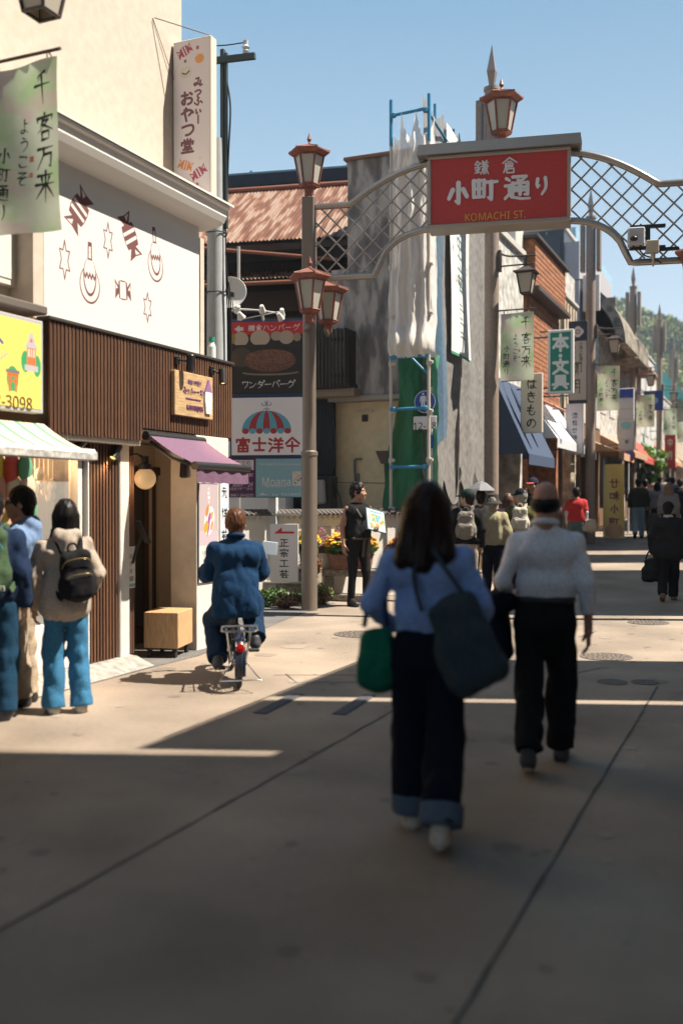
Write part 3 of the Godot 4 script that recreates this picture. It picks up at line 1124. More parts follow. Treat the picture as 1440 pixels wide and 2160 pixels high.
# ------------------------------------------------------------------ the sweet shop and its neighbour on the left
func spot_lamp(label: String, at: Vector3, aim: Vector3, lit: bool, mount := Vector3(-0.08, 0, 0), group := "black spotlights of the sweet shop") -> void:
	var o := thing("spotlight", label, "spotlight", at, 0.0, group)
	var a := aim.normalized()
	var x := a.cross(Vector3.UP).normalized()
	var B := Basis(x, a, x.cross(a))
	var blk := mt("black_metal", 0.012, 0.012, 0.013, 0.4)
	var mb := MB.new()
	mb.lathe(Transform3D(B, V(0, 0, 0)), [Vector2(0.001, -0.09), Vector2(0.034, -0.088), Vector2(0.04, -0.08), Vector2(0.04, 0.08), Vector2(0.034, 0.082), Vector2(0.03, 0.06), Vector2(0.001, 0.058)], 20)
	part(o, "housing", mb, blk)
	mb = MB.new()
	mb.tube([a * -0.02, mount * 0.5 + V(0, 0.03, 0), mount + V(0, 0.04, 0)], 0.012, 8)
	mb.box(mount + V(0, 0.03, 0), V(0.03, 0.09, 0.07), 0.008)
	part(o, "bracket", mb, blk)
	mb = MB.new()
	mb.lathe(Transform3D(B, a * 0.062), [Vector2(0.029, 0.0), Vector2(0.02, 0.006), Vector2(0.001, 0.008)], 16)
	if lit:
		part(o, "bulb", mb, mt("spot_glow", 0.9, 0.7, 0.4, 0.4, {"emit": Color(1, 0.75, 0.4), "power": 1.6}))
		var l := SpotLight3D.new()
		l.name = "light"
		o.add_child(l)
		l.position = a * 0.09
		l.look_at_from_position(o.position + a * 0.09, o.position + a * 0.6, Vector3.FORWARD if absf(a.y) > 0.9 else Vector3.UP)
		l.light_color = Color(1, 0.8, 0.55)
		l.light_energy = 0.35
		l.light_size = 0.03
		l.spot_range = 8
		l.spot_attenuation = 2
		l.spot_angle = 32
		l.shadow_enabled = true
	else:
		part(o, "bulb", mb, mt("spot_lens", 0.35, 0.3, 0.22, 0.15))

func candy(p: Pic, cx: float, cy: float, hw: float, hh: float, rot: float, c: Color, bg: Color, stripes := true) -> void:
	var f := func(x: float, y: float) -> Vector2: return Vector2(cx, cy) + Vector2(x * hw, y * hh).rotated(rot)
	p.poly(PackedVector2Array([f.call(-0.52, -0.62), f.call(-0.2, -0.72), f.call(0.2, -0.72), f.call(0.52, -0.62), f.call(0.55, 0.0), f.call(0.52, 0.62), f.call(0.2, 0.72), f.call(-0.2, 0.72), f.call(-0.52, 0.62), f.call(-0.55, 0.0)]), c)
	for s: float in [-1.0, 1.0]:
		p.poly(PackedVector2Array([f.call(s * 0.5, -0.25), f.call(s * 1.0, -0.75), f.call(s * 0.92, 0.0), f.call(s * 1.0, 0.75), f.call(s * 0.5, 0.25)]), c)
		p.poly(PackedVector2Array([f.call(s * 0.62, -0.1), f.call(s * 0.92, -0.5), f.call(s * 0.86, -0.02)]), bg)
	if stripes:
		for k: float in [-0.16, 0.2]:
			p.poly(PackedVector2Array([f.call(k - 0.09, -0.66), f.call(k + 0.07, -0.66), f.call(k + 0.07, 0.66), f.call(k - 0.09, 0.66)]), bg)
	else:
		p.poly(PackedVector2Array([f.call(-0.36, -0.62), f.call(0.36, -0.62), f.call(0.38, 0.62), f.call(-0.38, 0.62)]), bg)

func star(p: Pic, cx: float, cy: float, rx: float, ry: float, wd: float, c: Color, fill := false) -> void:
	var pts := []
	for i in 12:
		var r := 1.0 if i % 2 == 0 else 0.55
		pts.append(Vector2(cx + sin(TAU * i / 12.0) * rx * r, cy - cos(TAU * i / 12.0) * ry * r))
	if fill:
		p.poly(PackedVector2Array(pts), c)
	else:
		p.outline(pts, wd, c)

func sundae(p: Pic, cx: float, cy: float, hw: float, hh: float, rot: float, c: Color, bg: Color) -> void:
	var f := func(x: float, y: float) -> Vector2: return Vector2(cx, cy) + Vector2(x * hw, y * hh).rotated(rot)
	p.ell(cx + 0.0, cy + hh * 0.38, hw, hh * 0.6, c, rot)
	p.ell(cx, cy + hh * 0.36, hw * 0.92, hh * 0.55, bg, rot)
	p.ell(cx, cy + hh * 0.12, hw * 0.64, hh * 0.62, c, rot)
	p.ell(cx, cy + hh * 0.07, hw * 0.56, hh * 0.57, bg, rot)
	var z := []
	for i in 9:
		z.append(f.call(-0.58 + 1.16 * i / 8.0, 0.05 + (0.12 if i % 2 else -0.04)))
	p.line(z, 7, 7, c)
	p.poly(PackedVector2Array([f.call(-0.2, -1.0), f.call(0.2, -1.0), f.call(0.22, -0.42), f.call(-0.22, -0.42)]), c)
	p.poly(PackedVector2Array([f.call(-0.1, -0.86), f.call(0.1, -0.86), f.call(0.12, -0.48), f.call(-0.12, -0.48)]), bg)

func sweet_shop() -> void:
	var cream := mt("cream_render", 0.54, 0.465, 0.395, 0.9, {"tex": "wall", "nrm": "n_wall", "ns": 0.05, "scale": V(1.1, 1.1, 1.1)})
	var white := mt("white_render", 0.58, 0.57, 0.56, 0.9, {"tex": "wall", "nrm": "n_wall", "ns": 0.05, "scale": V(1.1, 1.1, 1.1)})
	var conc := mt("concrete_plinth", 0.4, 0.38, 0.35, 0.9, {"tex": "dirt", "nrm": "n_wall", "ns": 0.4, "scale": V(1.2, 1.2, 1.2)})
	var trim := mt("dark_trim", 0.035, 0.03, 0.03, 0.5)
	var o := thing("sweet_shop_building", "cream sweet shop building with white painted front, brown slatted band and doorway", "building")
	var mb := MB.new()
	mb.bb(-12, 0, 8, -6.55, 4.62, -9.6)
	mb.bb(-12, 4.62, 8, -5.8, 15.0, -9.19)
	mb.bb(-6.55, 3.1, -6.62, -5.62, 4.66, -9.24)
	mb.bb(-6.55, 3.1, 8, -5.86, 4.66, -6.62)
	mb.bb(-6.55, 0, 8, -5.7, 3.1, -3.4)
	part(o, "wall", mb, cream)
	# painted front
	var br := L(0.13, 0.045, 0.045)
	var bg := L(0.58, 0.57, 0.56)
	var p := Pic.new(1024, 666, bg)
	candy(p, 193, 236, 85, 66, -1.0, br, bg)
	candy(p, 508, 253, 88, 62, 1.05, br, bg)
	candy(p, 461, 475, 53, 52, -0.06, br, bg, false)
	star(p, 111, 434, 32, 70, 5, br)
	star(p, 366, 304, 31, 68, 5, br)
	star(p, 627, 512, 30, 60, 5, br)
	sundae(p, 255, 452, 60, 115, 0.0, br, bg)
	sundae(p, 685, 288, 55, 112, -0.12, br, bg)
	var pm := p.mat(0.85)
	pm.normal_enabled = false
	print_sheet(o, "painted_front", V(-5.617, 3.1, -6.75), V(0, 0, -2.488), V(0, 1.62, 0), pm)
	# cornice
	mb = MB.new()
	var prof := PackedVector2Array([Vector2(-5.62, 4.5), Vector2(-5.46, 4.53), Vector2(-5.40, 4.56), Vector2(-5.37, 4.62), Vector2(-5.37, 4.69), Vector2(-5.33, 4.7), Vector2(-5.33, 4.73), Vector2(-5.60, 4.83), Vector2(-5.7, 4.83), Vector2(-5.7, 4.5)])
	mb.prism(prof, 8.0, Transform3D(Basis(), V(0, 0, -9.4)))
	part(o, "cornice", mb, mt("cornice_white", 0.72, 0.69, 0.66, 0.85))
	mb = MB.new()
	mb.prism(PackedVector2Array([Vector2(-5.31, 4.732), Vector2(-5.31, 4.755), Vector2(-5.59, 4.86), Vector2(-5.79, 4.86), Vector2(-5.79, 4.84), Vector2(-5.6, 4.835)]), 8.1, Transform3D(Basis(), V(0, 0, -9.46)))
	part(o, "flashing", mb, mt("flashing", 0.6, 0.57, 0.53, 0.6))
	# slatted band over the shopfront
	mb = MB.new()
	mb.bb(-6.5, 2.28, -6.68, -5.53, 3.08, -9.75)
	mb.bb(-6.5, 2.16, -6.68, -5.53, 2.28, -8.03)
	part(o, "band_backing", mb, mt("slat_gap", 0.02, 0.012, 0.009, 0.8))
	var woods := [mt("slat_a", 0.135, 0.062, 0.032, 0.6, {"tex": "wood", "scale": V(4, 0.3, 4)}), mt("slat_b", 0.105, 0.047, 0.026, 0.6, {"tex": "wood", "scale": V(4, 0.3, 4)}), mt("slat_c", 0.17, 0.078, 0.038, 0.6, {"tex": "wood", "scale": V(4, 0.3, 4)})]
	var rng := RandomNumberGenerator.new()
	rng.seed = 5
	var n := 124
	var shapes := {}
	for low in [false, true]:
		for k in 3:
			var s := MB.new()
			s.bb(-0.018 - 0.004 * k, (2.15 if low else 2.27), -0.0075, 0.003, 3.085, 0.0075, 0.002)
			var am := s.mesh()
			am.surface_set_material(0, woods[k])
			shapes[[low, k]] = am
	for i in n:
		var z := -6.68 - (3.08 * (i + 0.5) / n)
		var k: int = [0, 0, 1, 2, 0, 1][rng.randi() % 6]
		piece(o, "slat", i, shapes[[z > -8.03, k]], Transform3D(Basis(), V(-5.505 - 0.006 * (i % 2), 0, z)))
	mb = MB.new()
	mb.bb(-5.64, 3.085, -6.66, -5.485, 3.115, -9.78, 0.005)
	part(o, "band_cap", mb, trim)
	mb = MB.new()
	mb.bb(-6.5, 2.1, -6.6, -5.535, 2.155, -8.03)
	mb.bb(-6.3, 2.2, -8.03, -5.535, 2.262, -9.72)
	part(o, "band_soffit", mb, mt("soffit", 0.2, 0.17, 0.14, 0.8))
	# lower slatted wall beside the window
	mb = MB.new()
	mb.bb(-6.5, 0.09, -7.4, -5.70, 2.12, -7.83)
	part(o, "slat_backing", mb, mt("slat_gap"))
	var sl := MB.new()
	sl.bb(-0.03, 0.08, -0.013, 0.0, 2.11, 0.013, 0.003)
	for k in 3:
		var am := sl.mesh()
		am.surface_set_material(0, woods[k])
		shapes[k] = am
	for i in 9:
		piece(o, "slat", n + i, shapes[[0, 2, 0, 1, 0, 2, 0, 0, 1][i]], Transform3D(Basis(), V(-5.652, 0, -7.43 - 0.047 * i)))
	for i in 5:
		piece(o, "slat", n + 9 + i, shapes[i % 3], Transform3D(Basis(), V(-5.70, 0, -8.0 - 0.036 * i)))
	mb = MB.new()
	mb.bb(-6.45, 0.0, -7.99, -5.735, 2.2, -8.15)
	part(o, "alcove_side", mb, mt("slat_gap"))
	mb = MB.new()
	mb.bb(-5.9, 0.0, -7.835, -5.63, 2.14, -7.985, 0.008)
	part(o, "pillar", mb, mt("pillar_paint", 0.62, 0.6, 0.56, 0.85, {"tex": "wall", "scale": V(1.1, 1.1, 1.1)}))
	mb = MB.new()
	var kerb := PackedVector2Array([Vector2(-6.5, 0), Vector2(-5.36, 0.0), Vector2(-5.42, 0.02), Vector2(-5.58, 0.085), Vector2(-5.66, 0.09), Vector2(-6.5, 0.09)])
	mb.prism(kerb, 2.6, Transform3D(Basis(), V(0, 0, -8.02)))
	part(o, "plinth", mb, conc)
	# pier at the right with its poster
	mb = MB.new()
	mb.bb(-5.82, 0.0, -8.99, -5.5, 2.262, -9.66, 0.004)
	part(o, "pier", mb, mt("pier_paint", 0.6, 0.575, 0.545, 0.85, {"tex": "wall", "scale": V(0.9, 0.9, 0.9)}))
	mb = MB.new()
	mb.bb(-6.55, 0.0, -9.6, -5.82, 4.5, -9.68)
	mb.bb(-6.55, 2.262, -9.3, -5.6, 3.1, -9.69)
	part(o, "end_wall", mb, cream)
	# doorway
	mb = MB.new()
	mb.bb(-6.55, 0, -8.1, -6.42, 2.2, -9.62)
	part(o, "door_lining", mb, mt("door_lining", 0.5, 0.45, 0.38, 0.8))
	var door := MB.new()
	for z: float in [-9.1, -9.36, -9.5, -9.72, -9.95]:
		door.bb(-6.42, 0.0, z + 0.03, -6.36, 1.92, z - 0.03, 0.004)
	door.bb(-6.42, 1.86, -9.05, -6.35, 1.95, -10.0)
	door.bb(-6.42, 0.0, -9.05, -6.35, 0.18, -10.0)
	var df := part(o, "door", door, mt("door_wood", 0.06, 0.028, 0.016, 0.5))
	mb = MB.new()
	mb.bb(-6.4, 0.18, -9.07, -6.385, 1.86, -9.98)
	part(df, "pane", mb, mt("door_glass", 0.03, 0.028, 0.025, 0.08))
	mb = MB.new()
	mb.bb(-6.384, 0.3, -9.4, -6.376, 1.8, -9.48)
	mb.bb(-6.384, 0.3, -9.55, -6.376, 1.8, -9.68)
	part(df, "curtain", mb, mt("door_curtain", 0.5, 0.46, 0.4, 0.9))
	mb = MB.new()
	mb.bb(-6.42, 0, -10.05, -5.82, 2.26, -10.12)
	part(o, "alcove_wall", mb, mt("pier_paint"))

	# shop window with goods inside
	var frame := mt("white_frame", 0.62, 0.6, 0.57, 0.5)
	mb = MB.new()
	mb.bb(-5.8, 0.09, -6.60, -5.70, 2.12, -6.68, 0.006)
	mb.bb(-5.8, 2.0, -3.5, -5.71, 2.12, -7.3, 0.006)
	mb.bb(-5.8, 0.09, -3.5, -5.71, 0.5, -7.3, 0.006)
	mb.bb(-5.78, 0.09, -7.27, -5.68, 2.12, -7.33)
	var win := part(o, "shop_window", mb, frame)
	mb = MB.new()
	mb.bb(-5.756, 0.5, -3.5, -5.75, 2.0, -7.27)
	part(win, "pane", mb, mt("shop_pane", 0.9, 0.92, 0.9, 0.03, {"alpha": 0.12}))
	mb = MB.new()
	mb.bb(-5.70, 0.1, -7.372, -5.645, 2.0, -7.385)
	part(o, "edge_strip", mb, mt("strip_white", 0.7, 0.7, 0.7, 0.4))
	mb = MB.new()
	mb.bb(-6.5, 0.1, -7.28, -5.72, 2.12, -7.42)
	part(o, "recess", mb, mt("recess_dark", 0.035, 0.025, 0.02, 0.6))
	mb = MB.new()
	mb.bb(-6.548, 0.1, -3.5, -6.54, 2.1, -7.28)
	part(o, "shop_back_wall", mb, mt("shop_inside", 0.36, 0.28, 0.19, 0.8, {"tex": "wall", "scale": V(0.8, 0.8, 0.8)}))
	mb = MB.new()
	for y: float in [0.9, 1.3, 1.68]:
		mb.bb(-6.54, y, -5.0, -6.2, y + 0.02, -7.26)
	part(o, "shelf", mb, mt("shelf_wood", 0.1, 0.07, 0.045, 0.6))
	var cols := [[0.45, 0.05, 0.05], [0.5, 0.4, 0.3], [0.6, 0.55, 0.45], [0.15, 0.2, 0.25], [0.5, 0.42, 0.1], [0.2, 0.3, 0.15], [0.55, 0.3, 0.3]]
	for i in 20:
		var z := -6.72 - 0.53 * rng.randf() if i < 11 else -5.2 - 1.35 * rng.randf()
		var y: float = [0.92, 1.32, 1.7][i % 3]
		var s := V(0.1 + 0.08 * rng.randf(), 0.09 + 0.14 * rng.randf(), 0.08 + 0.1 * rng.randf())
		mb = MB.new()
		if i % 2 == 0:
			mb.box(V(0, s.y / 2, 0), s, 0.012)
		else:
			mb.lathe(Transform3D(), [Vector2(0.001, 0), Vector2(s.x * 0.45, 0.004), Vector2(s.x * 0.5, s.y * 0.5), Vector2(s.x * 0.25, s.y * 0.85), Vector2(s.x * 0.22, s.y), Vector2(0.001, s.y)], 14)
		var c: Array = cols[i % cols.size()]
		var jar := i % 2 == 1
		var g := one("sweet_jar" if jar else "gift_box", mb, mt("good_%d" % (i % 7), c[0], c[1], c[2], 0.6), "%s %s on the %s shelf, %s part of the shop window" % [["red", "tan", "cream", "slate", "mustard", "green", "pink"][i % 7], "sweet jar" if jar else "gift box", ["lower", "middle", "upper"][i % 3], "right" if i < 11 else "left"], "jar" if jar else "box", "jars in the shop window" if jar else "boxes in the shop window")
		g.position = V(-6.38, y, z)
	for i in 9:
		mb = MB.new()
		var l := 0.1 + 0.16 * rng.randf()
		mb.tube([V(0, 0, 0), V(0, -l, 0)], 0.003, 4)
		mb.ball(V(0, -l - 0.06, 0), V(0.03, 0.065, 0.045), 10, 8)
		mb.ball(V(0, -l - 0.15, 0), V(0.026, 0.05, 0.03), 10, 8)
		var c: Array = [[0.6, 0.45, 0.28], [0.65, 0.6, 0.5], [0.3, 0.28, 0.27]][i % 3]
		var g := one("hanging_charm", mb, mt("charm_%d" % (i % 3), c[0], c[1], c[2], 0.7), "%s soft charm hanging in the shop window, %s from the white frame" % [["tan", "cream", "grey"][i % 3], ["first", "second", "third", "fourth", "fifth", "sixth", "seventh", "eighth", "ninth"][i]], "charm", "charms hanging in the shop window")
		g.position = V(-5.95, 2.0, -6.78 - 0.06 * i)
	# colourful paper masks and fans by the far left window
	var mc := [[0.6, 0.5, 0.06], [0.5, 0.06, 0.05], [0.1, 0.3, 0.18], [0.6, 0.3, 0.25], [0.65, 0.6, 0.5], [0.55, 0.45, 0.35]]
	for i in 9:
		mb = MB.new()
		mb.ball(V(0, 0, 0), V(0.035, 0.11 + 0.03 * (i % 2), 0.085), 14, 10)
		var c: Array = mc[i % mc.size()]
		var g := one("hanging_toy", mb, mt("mask_%d" % (i % 6), c[0], c[1], c[2], 0.55), "%s rounded toy in the %s row at the left shop window" % [["yellow", "red", "green", "salmon", "cream", "tan"][i % 6], ["top", "middle", "bottom"][i / 3]], "toy", "bright toys hanging at the left shop window")
		g.position = V(-5.62 + 0.04 * (i % 3), 1.84 - 0.17 * (i / 3), -6.2 - 0.11 * (i % 3) - 0.03 * (i / 3))

	for z: float in [-5.6, -6.85]:
		var l := thing("ceiling_lamp", "warm ceiling lamp inside the shop window, %s" % ("over the right shelves" if z < -6.0 else "over the left shelves"), "lamp", V(-6.1, 2.0, z))
		mb = MB.new()
		mb.lathe(Transform3D(), [Vector2(0.001, -0.02), Vector2(0.09, -0.018), Vector2(0.1, 0.0), Vector2(0.1, 0.04), Vector2(0.001, 0.05)], 18)
		part(l, "shade", mb, mt("lamp_warm", 0.8, 0.7, 0.55, 0.4, {"emit": Color(1, 0.8, 0.55), "power": 0.9}))
		var om := OmniLight3D.new()
		om.name = "light"
		l.add_child(om)
		om.position = V(0, -0.06, 0)
		om.light_color = Color(1, 0.8, 0.58)
		om.light_energy = 0.55
		om.light_size = 0.08
		om.omni_range = 9
		om.omni_attenuation = 2
		om.shadow_enabled = true

	# window over the yellow sign
	mb = MB.new()
	mb.bb(-5.87, 3.36, -5.0, -5.80, 3.9, -6.74, 0.01)
	var w2 := part(o, "upper_window", mb, mt("old_frame", 0.6, 0.55, 0.5, 0.6))
	mb = MB.new()
	mb.bb(-5.81, 3.42, -5.0, -5.793, 3.84, -6.58)
	part(w2, "pane", mb, mt("frosted", 0.62, 0.6, 0.58, 0.25))
	mb = MB.new()
	mb.bb(-5.9, 3.1, -3.0, -5.45, 3.17, -6.6, 0.01)
	part(o, "ledge", mb, mt("dark_ledge", 0.1, 0.085, 0.075, 0.7))

	# box sign with raised letters
	var s := thing("wooden_shop_sign", "light wooden sign with purple raised letters on the slatted band", "sign", V(-5.48, 2.66, -8.88))
	mb = MB.new()
	mb.box(V(0, 0, 0), V(0.05, 0.45, 0.74), 0.006)
	part(s, "board", mb, mt("sign_wood", 0.56, 0.38, 0.2, 0.6, {"tex": "wood", "scale": V(3, 3, 0.3)}))
	var pur := mt("purple_letters", 0.16, 0.06, 0.17, 0.5)
	var tx := Transform3D(Basis(V(0, 0, -1), V(0, 1, 0), V(1, 0, 0)), V(0.036, 0.1, 0.05))
	var line := func(str: String, y: float, z0: float, size: float) -> void:
		mb = MB.new()
		for i in str.length():
			for st: String in GLYPH[str[i]].split(" ", false):
				st = st.trim_prefix("~")
				var pts := []
				for q in range(0, st.length() - 1, 2):
					pts.append(V(0.03 + 0.0006 * q, y - (st.unicode_at(q + 1) - 97) / 24.0 * size, z0 - i * size * 1.05 - (st.unicode_at(q) - 97) / 24.0 * size))
				mb.tube(pts, size * 0.075, 5)
		part(s, "lettering", mb, pur)
	line.call("鎌倉小町通り", 0.155, 0.13, 0.042)
	line.call("みっふぃーおやつ堂", 0.075, 0.22, 0.062)
	text_mesh(s, "KAMAKURA", 0.045, Transform3D(Basis(V(0, 0, -1), V(0, 1, 0), V(1, 0, 0)), V(0.03, -0.13, 0.0)), pur, 0.012)
	mb = MB.new()
	mb.bb(0.026, -0.045, 0.17, 0.032, -0.035, -0.12)
	part(s, "rule", mb, pur)
	# a plain cup of sweets stands in for the emblem
	mb = MB.new()
	mb.prism(PackedVector2Array([Vector2(-0.07, 0.06), Vector2(-0.075, -0.02), Vector2(-0.05, -0.17), Vector2(0.05, -0.17), Vector2(0.075, -0.02), Vector2(0.07, 0.06)]), 0.02, Transform3D(Basis(V(0, 0, -1), V(0, 1, 0), V(1, 0, 0)), V(0.024, 0, -0.255)))
	part(s, "cup_emblem", mb, mt("emblem_white", 0.6, 0.58, 0.6, 0.5))
	mb = MB.new()
	mb.prism(PackedVector2Array([Vector2(-0.065, 0.062), Vector2(-0.02, 0.15), Vector2(0, 0.19), Vector2(0.02, 0.15), Vector2(0.065, 0.062)]), 0.02, Transform3D(Basis(V(0, 0, -1), V(0, 1, 0), V(1, 0, 0)), V(0.024, 0, -0.255)))
	part(s, "cup_lid", mb, mt("lid_purple", 0.25, 0.12, 0.27, 0.5))

	spot_lamp("black spotlight above the left corner of the wooden sign", V(-5.37, 2.96, -8.66), V(-0.1, -1, 0.0), false, V(-0.12, 0, 0.05))
	spot_lamp("black spotlight tilted over the right corner of the wooden sign, lamp showing", V(-5.38, 2.9, -9.33), V(0.16, -0.95, 0.2), true, V(-0.11, 0.04, 0.04))
	spot_lamp("black lit spotlight under the band beside the white pillar", V(-5.62, 2.03, -7.75), V(-0.0, -0.7, 0.55), true, V(0.0, 0.06, -0.02))
	spot_lamp("black spotlight under the band above the shop window corner", V(-5.66, 2.06, -7.25), V(-0.1, -0.5, 0.6), false, V(0.0, 0.06, -0.02))
	spot_lamp("black spotlight on the pier beside the doorway, below the purple awning", V(-5.62, 1.9, -8.93), V(0.1, -1, 0.25), false, V(0.0, 0.05, -0.05))
	# globe lamp
	var g := thing("globe_lamp", "round milky globe lamp on a black arm in the doorway", "lamp", V(-5.6, 1.79, -8.2))
	mb = MB.new()
	mb.ball(V(0, 0, 0), V(0.105, 0.105, 0.105), 24, 16)
	part(g, "globe", mb, mt("globe_glass", 0.62, 0.5, 0.36, 0.25, {"emit": Color(1, 0.78, 0.5), "power": 0.14}))
	var gl := OmniLight3D.new()
	gl.name = "light"
	g.add_child(gl)
	gl.light_color = Color(1, 0.8, 0.58)
	gl.light_energy = 0.12
	gl.light_size = 0.1
	gl.omni_range = 8
	gl.omni_attenuation = 2
	gl.shadow_enabled = true
	mb = MB.new()
	mb.lathe(Transform3D(Basis(), V(0, 0.09, 0)), [Vector2(0.06, 0), Vector2(0.06, 0.05), Vector2(0.035, 0.06), Vector2(0.035, 0.13), Vector2(0.001, 0.13)], 16)
	mb.tube([V(0, 0.2, 0), V(-0.06, 0.24, 0.06), V(-0.1, 0.22, 0.1)], 0.014, 8)
	part(g, "holder", mb, mt("black_metal"))
	# purple awning
	var a := thing("purple_awning", "purple fabric awning with dark front bar over the sweet shop door", "awning")
	mb = MB.new()
	mb.sheet(16, 8, func(u: float, v: float) -> Vector3: return V(lerpf(-5.46, -4.97, v), lerpf(2.2, 1.93, v) - 0.025 * sin(PI * v), lerpf(-8.08, -9.1, u)))
	part(a, "fabric", mb, mt("purple_cloth", 0.17, 0.088, 0.158, 0.85, {"tex": "cloth", "scale": V(2, 2, 2), "back": Color(0.09, 0.045, 0.085)}))
	mb = MB.new()
	mb.sheet(20, 3, func(u: float, v: float) -> Vector3: return V(-4.945 + 0.008 * sin(u * 26), lerpf(1.88, 1.745, v) + 0.004 * sin(u * 40) * v, lerpf(-8.09, -9.09, u)))
	part(a, "valance", mb, mt("purple_cloth"))
	mb = MB.new()
	mb.tube([V(-4.955, 1.905, -8.06), V(-4.955, 1.905, -9.11)], 0.04, 14)
	mb.tube([V(-5.5, 2.2, -8.06), V(-5.5, 2.2, -9.12)], 0.045, 12)
	part(a, "front_bar", mb, mt("bar_black", 0.02, 0.02, 0.022, 0.35))
	for z: float in [-8.12, -9.06]:
		mb = MB.new()
		mb.tube([V(-5.48, 2.14, z), V(-5.2, 1.98, z + 0.05), V(-4.97, 1.9, z)], 0.018, 8)
		part(a, "arm", mb, mt("black_metal"))
	# posters on the pier
	p = Pic.new(128, 400, L(0.42, 0.35, 0.38))
	p.rect(0, 190, 128, 270, L(0.46, 0.38, 0.43))
	p.ell(70, 150, 34, 60, L(0.68, 0.67, 0.66), 0.2)
	for e in [[56, 110, 10, 26, 0.6, 0.2, 0.05], [70, 140, 9, 26, 0.3, 0.08, 0.3], [88, 170, 8, 22, 0.55, 0.25, 0.1], [48, 175, 14, 26, 0.65, 0.3, 0.04], [64, 185, 5, 30, 0.3, 0.1, 0.3], [88, 128, 8, 18, 0.62, 0.3, 0.12]]:
		p.ell(e[0], e[1], e[2], e[3], L(e[4], e[5], e[6]), 0.3)
	p.rect(0, 250, 128, 400, L(0.55, 0.54, 0.54))
	p.column("りうつ", 20, 270, 26, 34, 0.1, L(0.05, 0.05, 0.06))
	p.column("おや", 70, 290, 34, 44, 0.12, L(0.05, 0.05, 0.06))
	p.column("小町通り", 60, 12, 14, 18, 0.1, L(0.85, 0.85, 0.85))
	var po := thing("food_poster", "tall pink poster of sweets in a dark frame on the white pier", "poster", V(-5.497, 0, 0))
	mb = MB.new()
	mb.bb(0, 0.7, -9.0, 0.012, 1.76, -9.4, 0.003)
	part(po, "frame", mb, mt("poster_frame", 0.03, 0.05, 0.06, 0.5))
	print_sheet(po, "print", V(0.014, 0.71, -9.01), V(0, 0, -0.38), V(0, 1.04, 0), p.mat(0.4))
	p = Pic.new(64, 400, L(0.62, 0.64, 0.68))
	p.column("元祥芸富", 10, 40, 44, 85, 0.13, L(0.01, 0.02, 0.04), 0.8)
	po = thing("narrow_sign", "narrow white vertical sign with black brush writing at the pier edge", "sign", V(-5.497, 0, 0))
	mb = MB.new()
	mb.bb(0, 0.72, -9.45, 0.012, 1.85, -9.64, 0.003)
	part(po, "board", mb, mt("sign_white", 0.66, 0.66, 0.68, 0.5))
	print_sheet(po, "print", V(0.014, 0.73, -9.46), V(0, 0, -0.17), V(0, 1.1, 0), p.mat(0.5))
	# menu plate and tablet beside the door
	p = Pic.new(64, 192, L(0.55, 0.52, 0.48))
	p.column("田中本", 16, 30, 26, 36, 0.1, L(0.08, 0.07, 0.06))
	p.rect(14, 140, 50, 164, L(0.2, 0.19, 0.18))
	p.rect(0, 176, 64, 192, L(0.12, 0.3, 0.3))
	po = thing("menu_plate", "small pale notice plate on the dark slats beside the doorway", "notice", V(-5.665, 0.93, -8.06), 0.0)
	mb = MB.new()
	mb.box(V(-0.006, 0, 0), V(0.01, 0.4, 0.13), 0.003)
	part(po, "plate", mb, mt("sign_white"))
	print_sheet(po, "print", V(0.002, -0.19, 0.06), V(0, 0, -0.12), V(0, 0.38, 0), p.mat(0.5))
	po = thing("order_tablet", "tilted black order tablet on a bracket beside the doorway", "tablet", V(-5.56, 1.27, -8.1), 0.9)
	mb = MB.new()
	mb.box(V(0, 0, 0), V(0.02, 0.24, 0.17), 0.006, rotz(0.45))
	part(po, "case", mb, mt("black_metal"))
	mb = MB.new()
	mb.box(V(0.011, 0.004, 0), V(0.004, 0.2, 0.14), 0.001, rotz(0.45))
	part(po, "screen", mb, mt("screen_dark", 0.03, 0.05, 0.055, 0.1))
	mb = MB.new()
	mb.tube([V(-0.01, -0.05, 0), V(-0.06, -0.14, 0), V(-0.1, -0.3, 0)], 0.014, 8)
	part(po, "bracket", mb, mt("black_metal"))
	# the rolling plinth
	po = thing("rolling_plinth", "light wooden box on black casters in the doorway", "plinth", V(-5.62, 0, -8.64), 0.24)
	mb = MB.new()
	mb.box(V(0, 0.28, 0), V(0.36, 0.36, 0.46), 0.006)
	part(po, "box", mb, mt("plinth_wood", 0.58, 0.37, 0.19, 0.55, {"tex": "wood", "scale": V(3, 0.3, 3)}))
	for sx: float in [-0.13, 0.13]:
		for sz: float in [-0.18, 0.18]:
			mb = MB.new()
			mb.tube([V(sx - 0.015, 0.038, sz), V(sx + 0.015, 0.038, sz)], 0.038, 14)
			mb.box(V(sx, 0.085, sz), V(0.05, 0.03, 0.06), 0.005)
			part(po, "caster", mb, mt("black_metal"))
	# vertical banner sign projecting from the wall
	var sw := L(0.58, 0.54, 0.56)
	p = Pic.new(208, 800, sw)
	candy(p, 62, 48, 44, 36, -0.45, L(0.3, 0.05, 0.1), sw)
	star(p, 138, 42, 12, 14, 3, L(0.4, 0.06, 0.12), true)
	star(p, 66, 100, 10, 11, 3, L(0.12, 0.03, 0.06), true)
	p.ell(150, 100, 26, 24, L(0.62, 0.28, 0.08))
	p.ell(70, 160, 34, 28, L(0.5, 0.5, 0.42), -0.2)
	p.ell(70, 156, 22, 18, L(0.56, 0.55, 0.5), -0.2)
	p.line([Vector2(50, 160), Vector2(62, 166), Vector2(74, 166), Vector2(88, 154)], 8, 8, L(0.13, 0.045, 0.07))
	p.column("みっふぃ｜", 116, 194, 50, 48, 0.19, L(0.13, 0.045, 0.07))
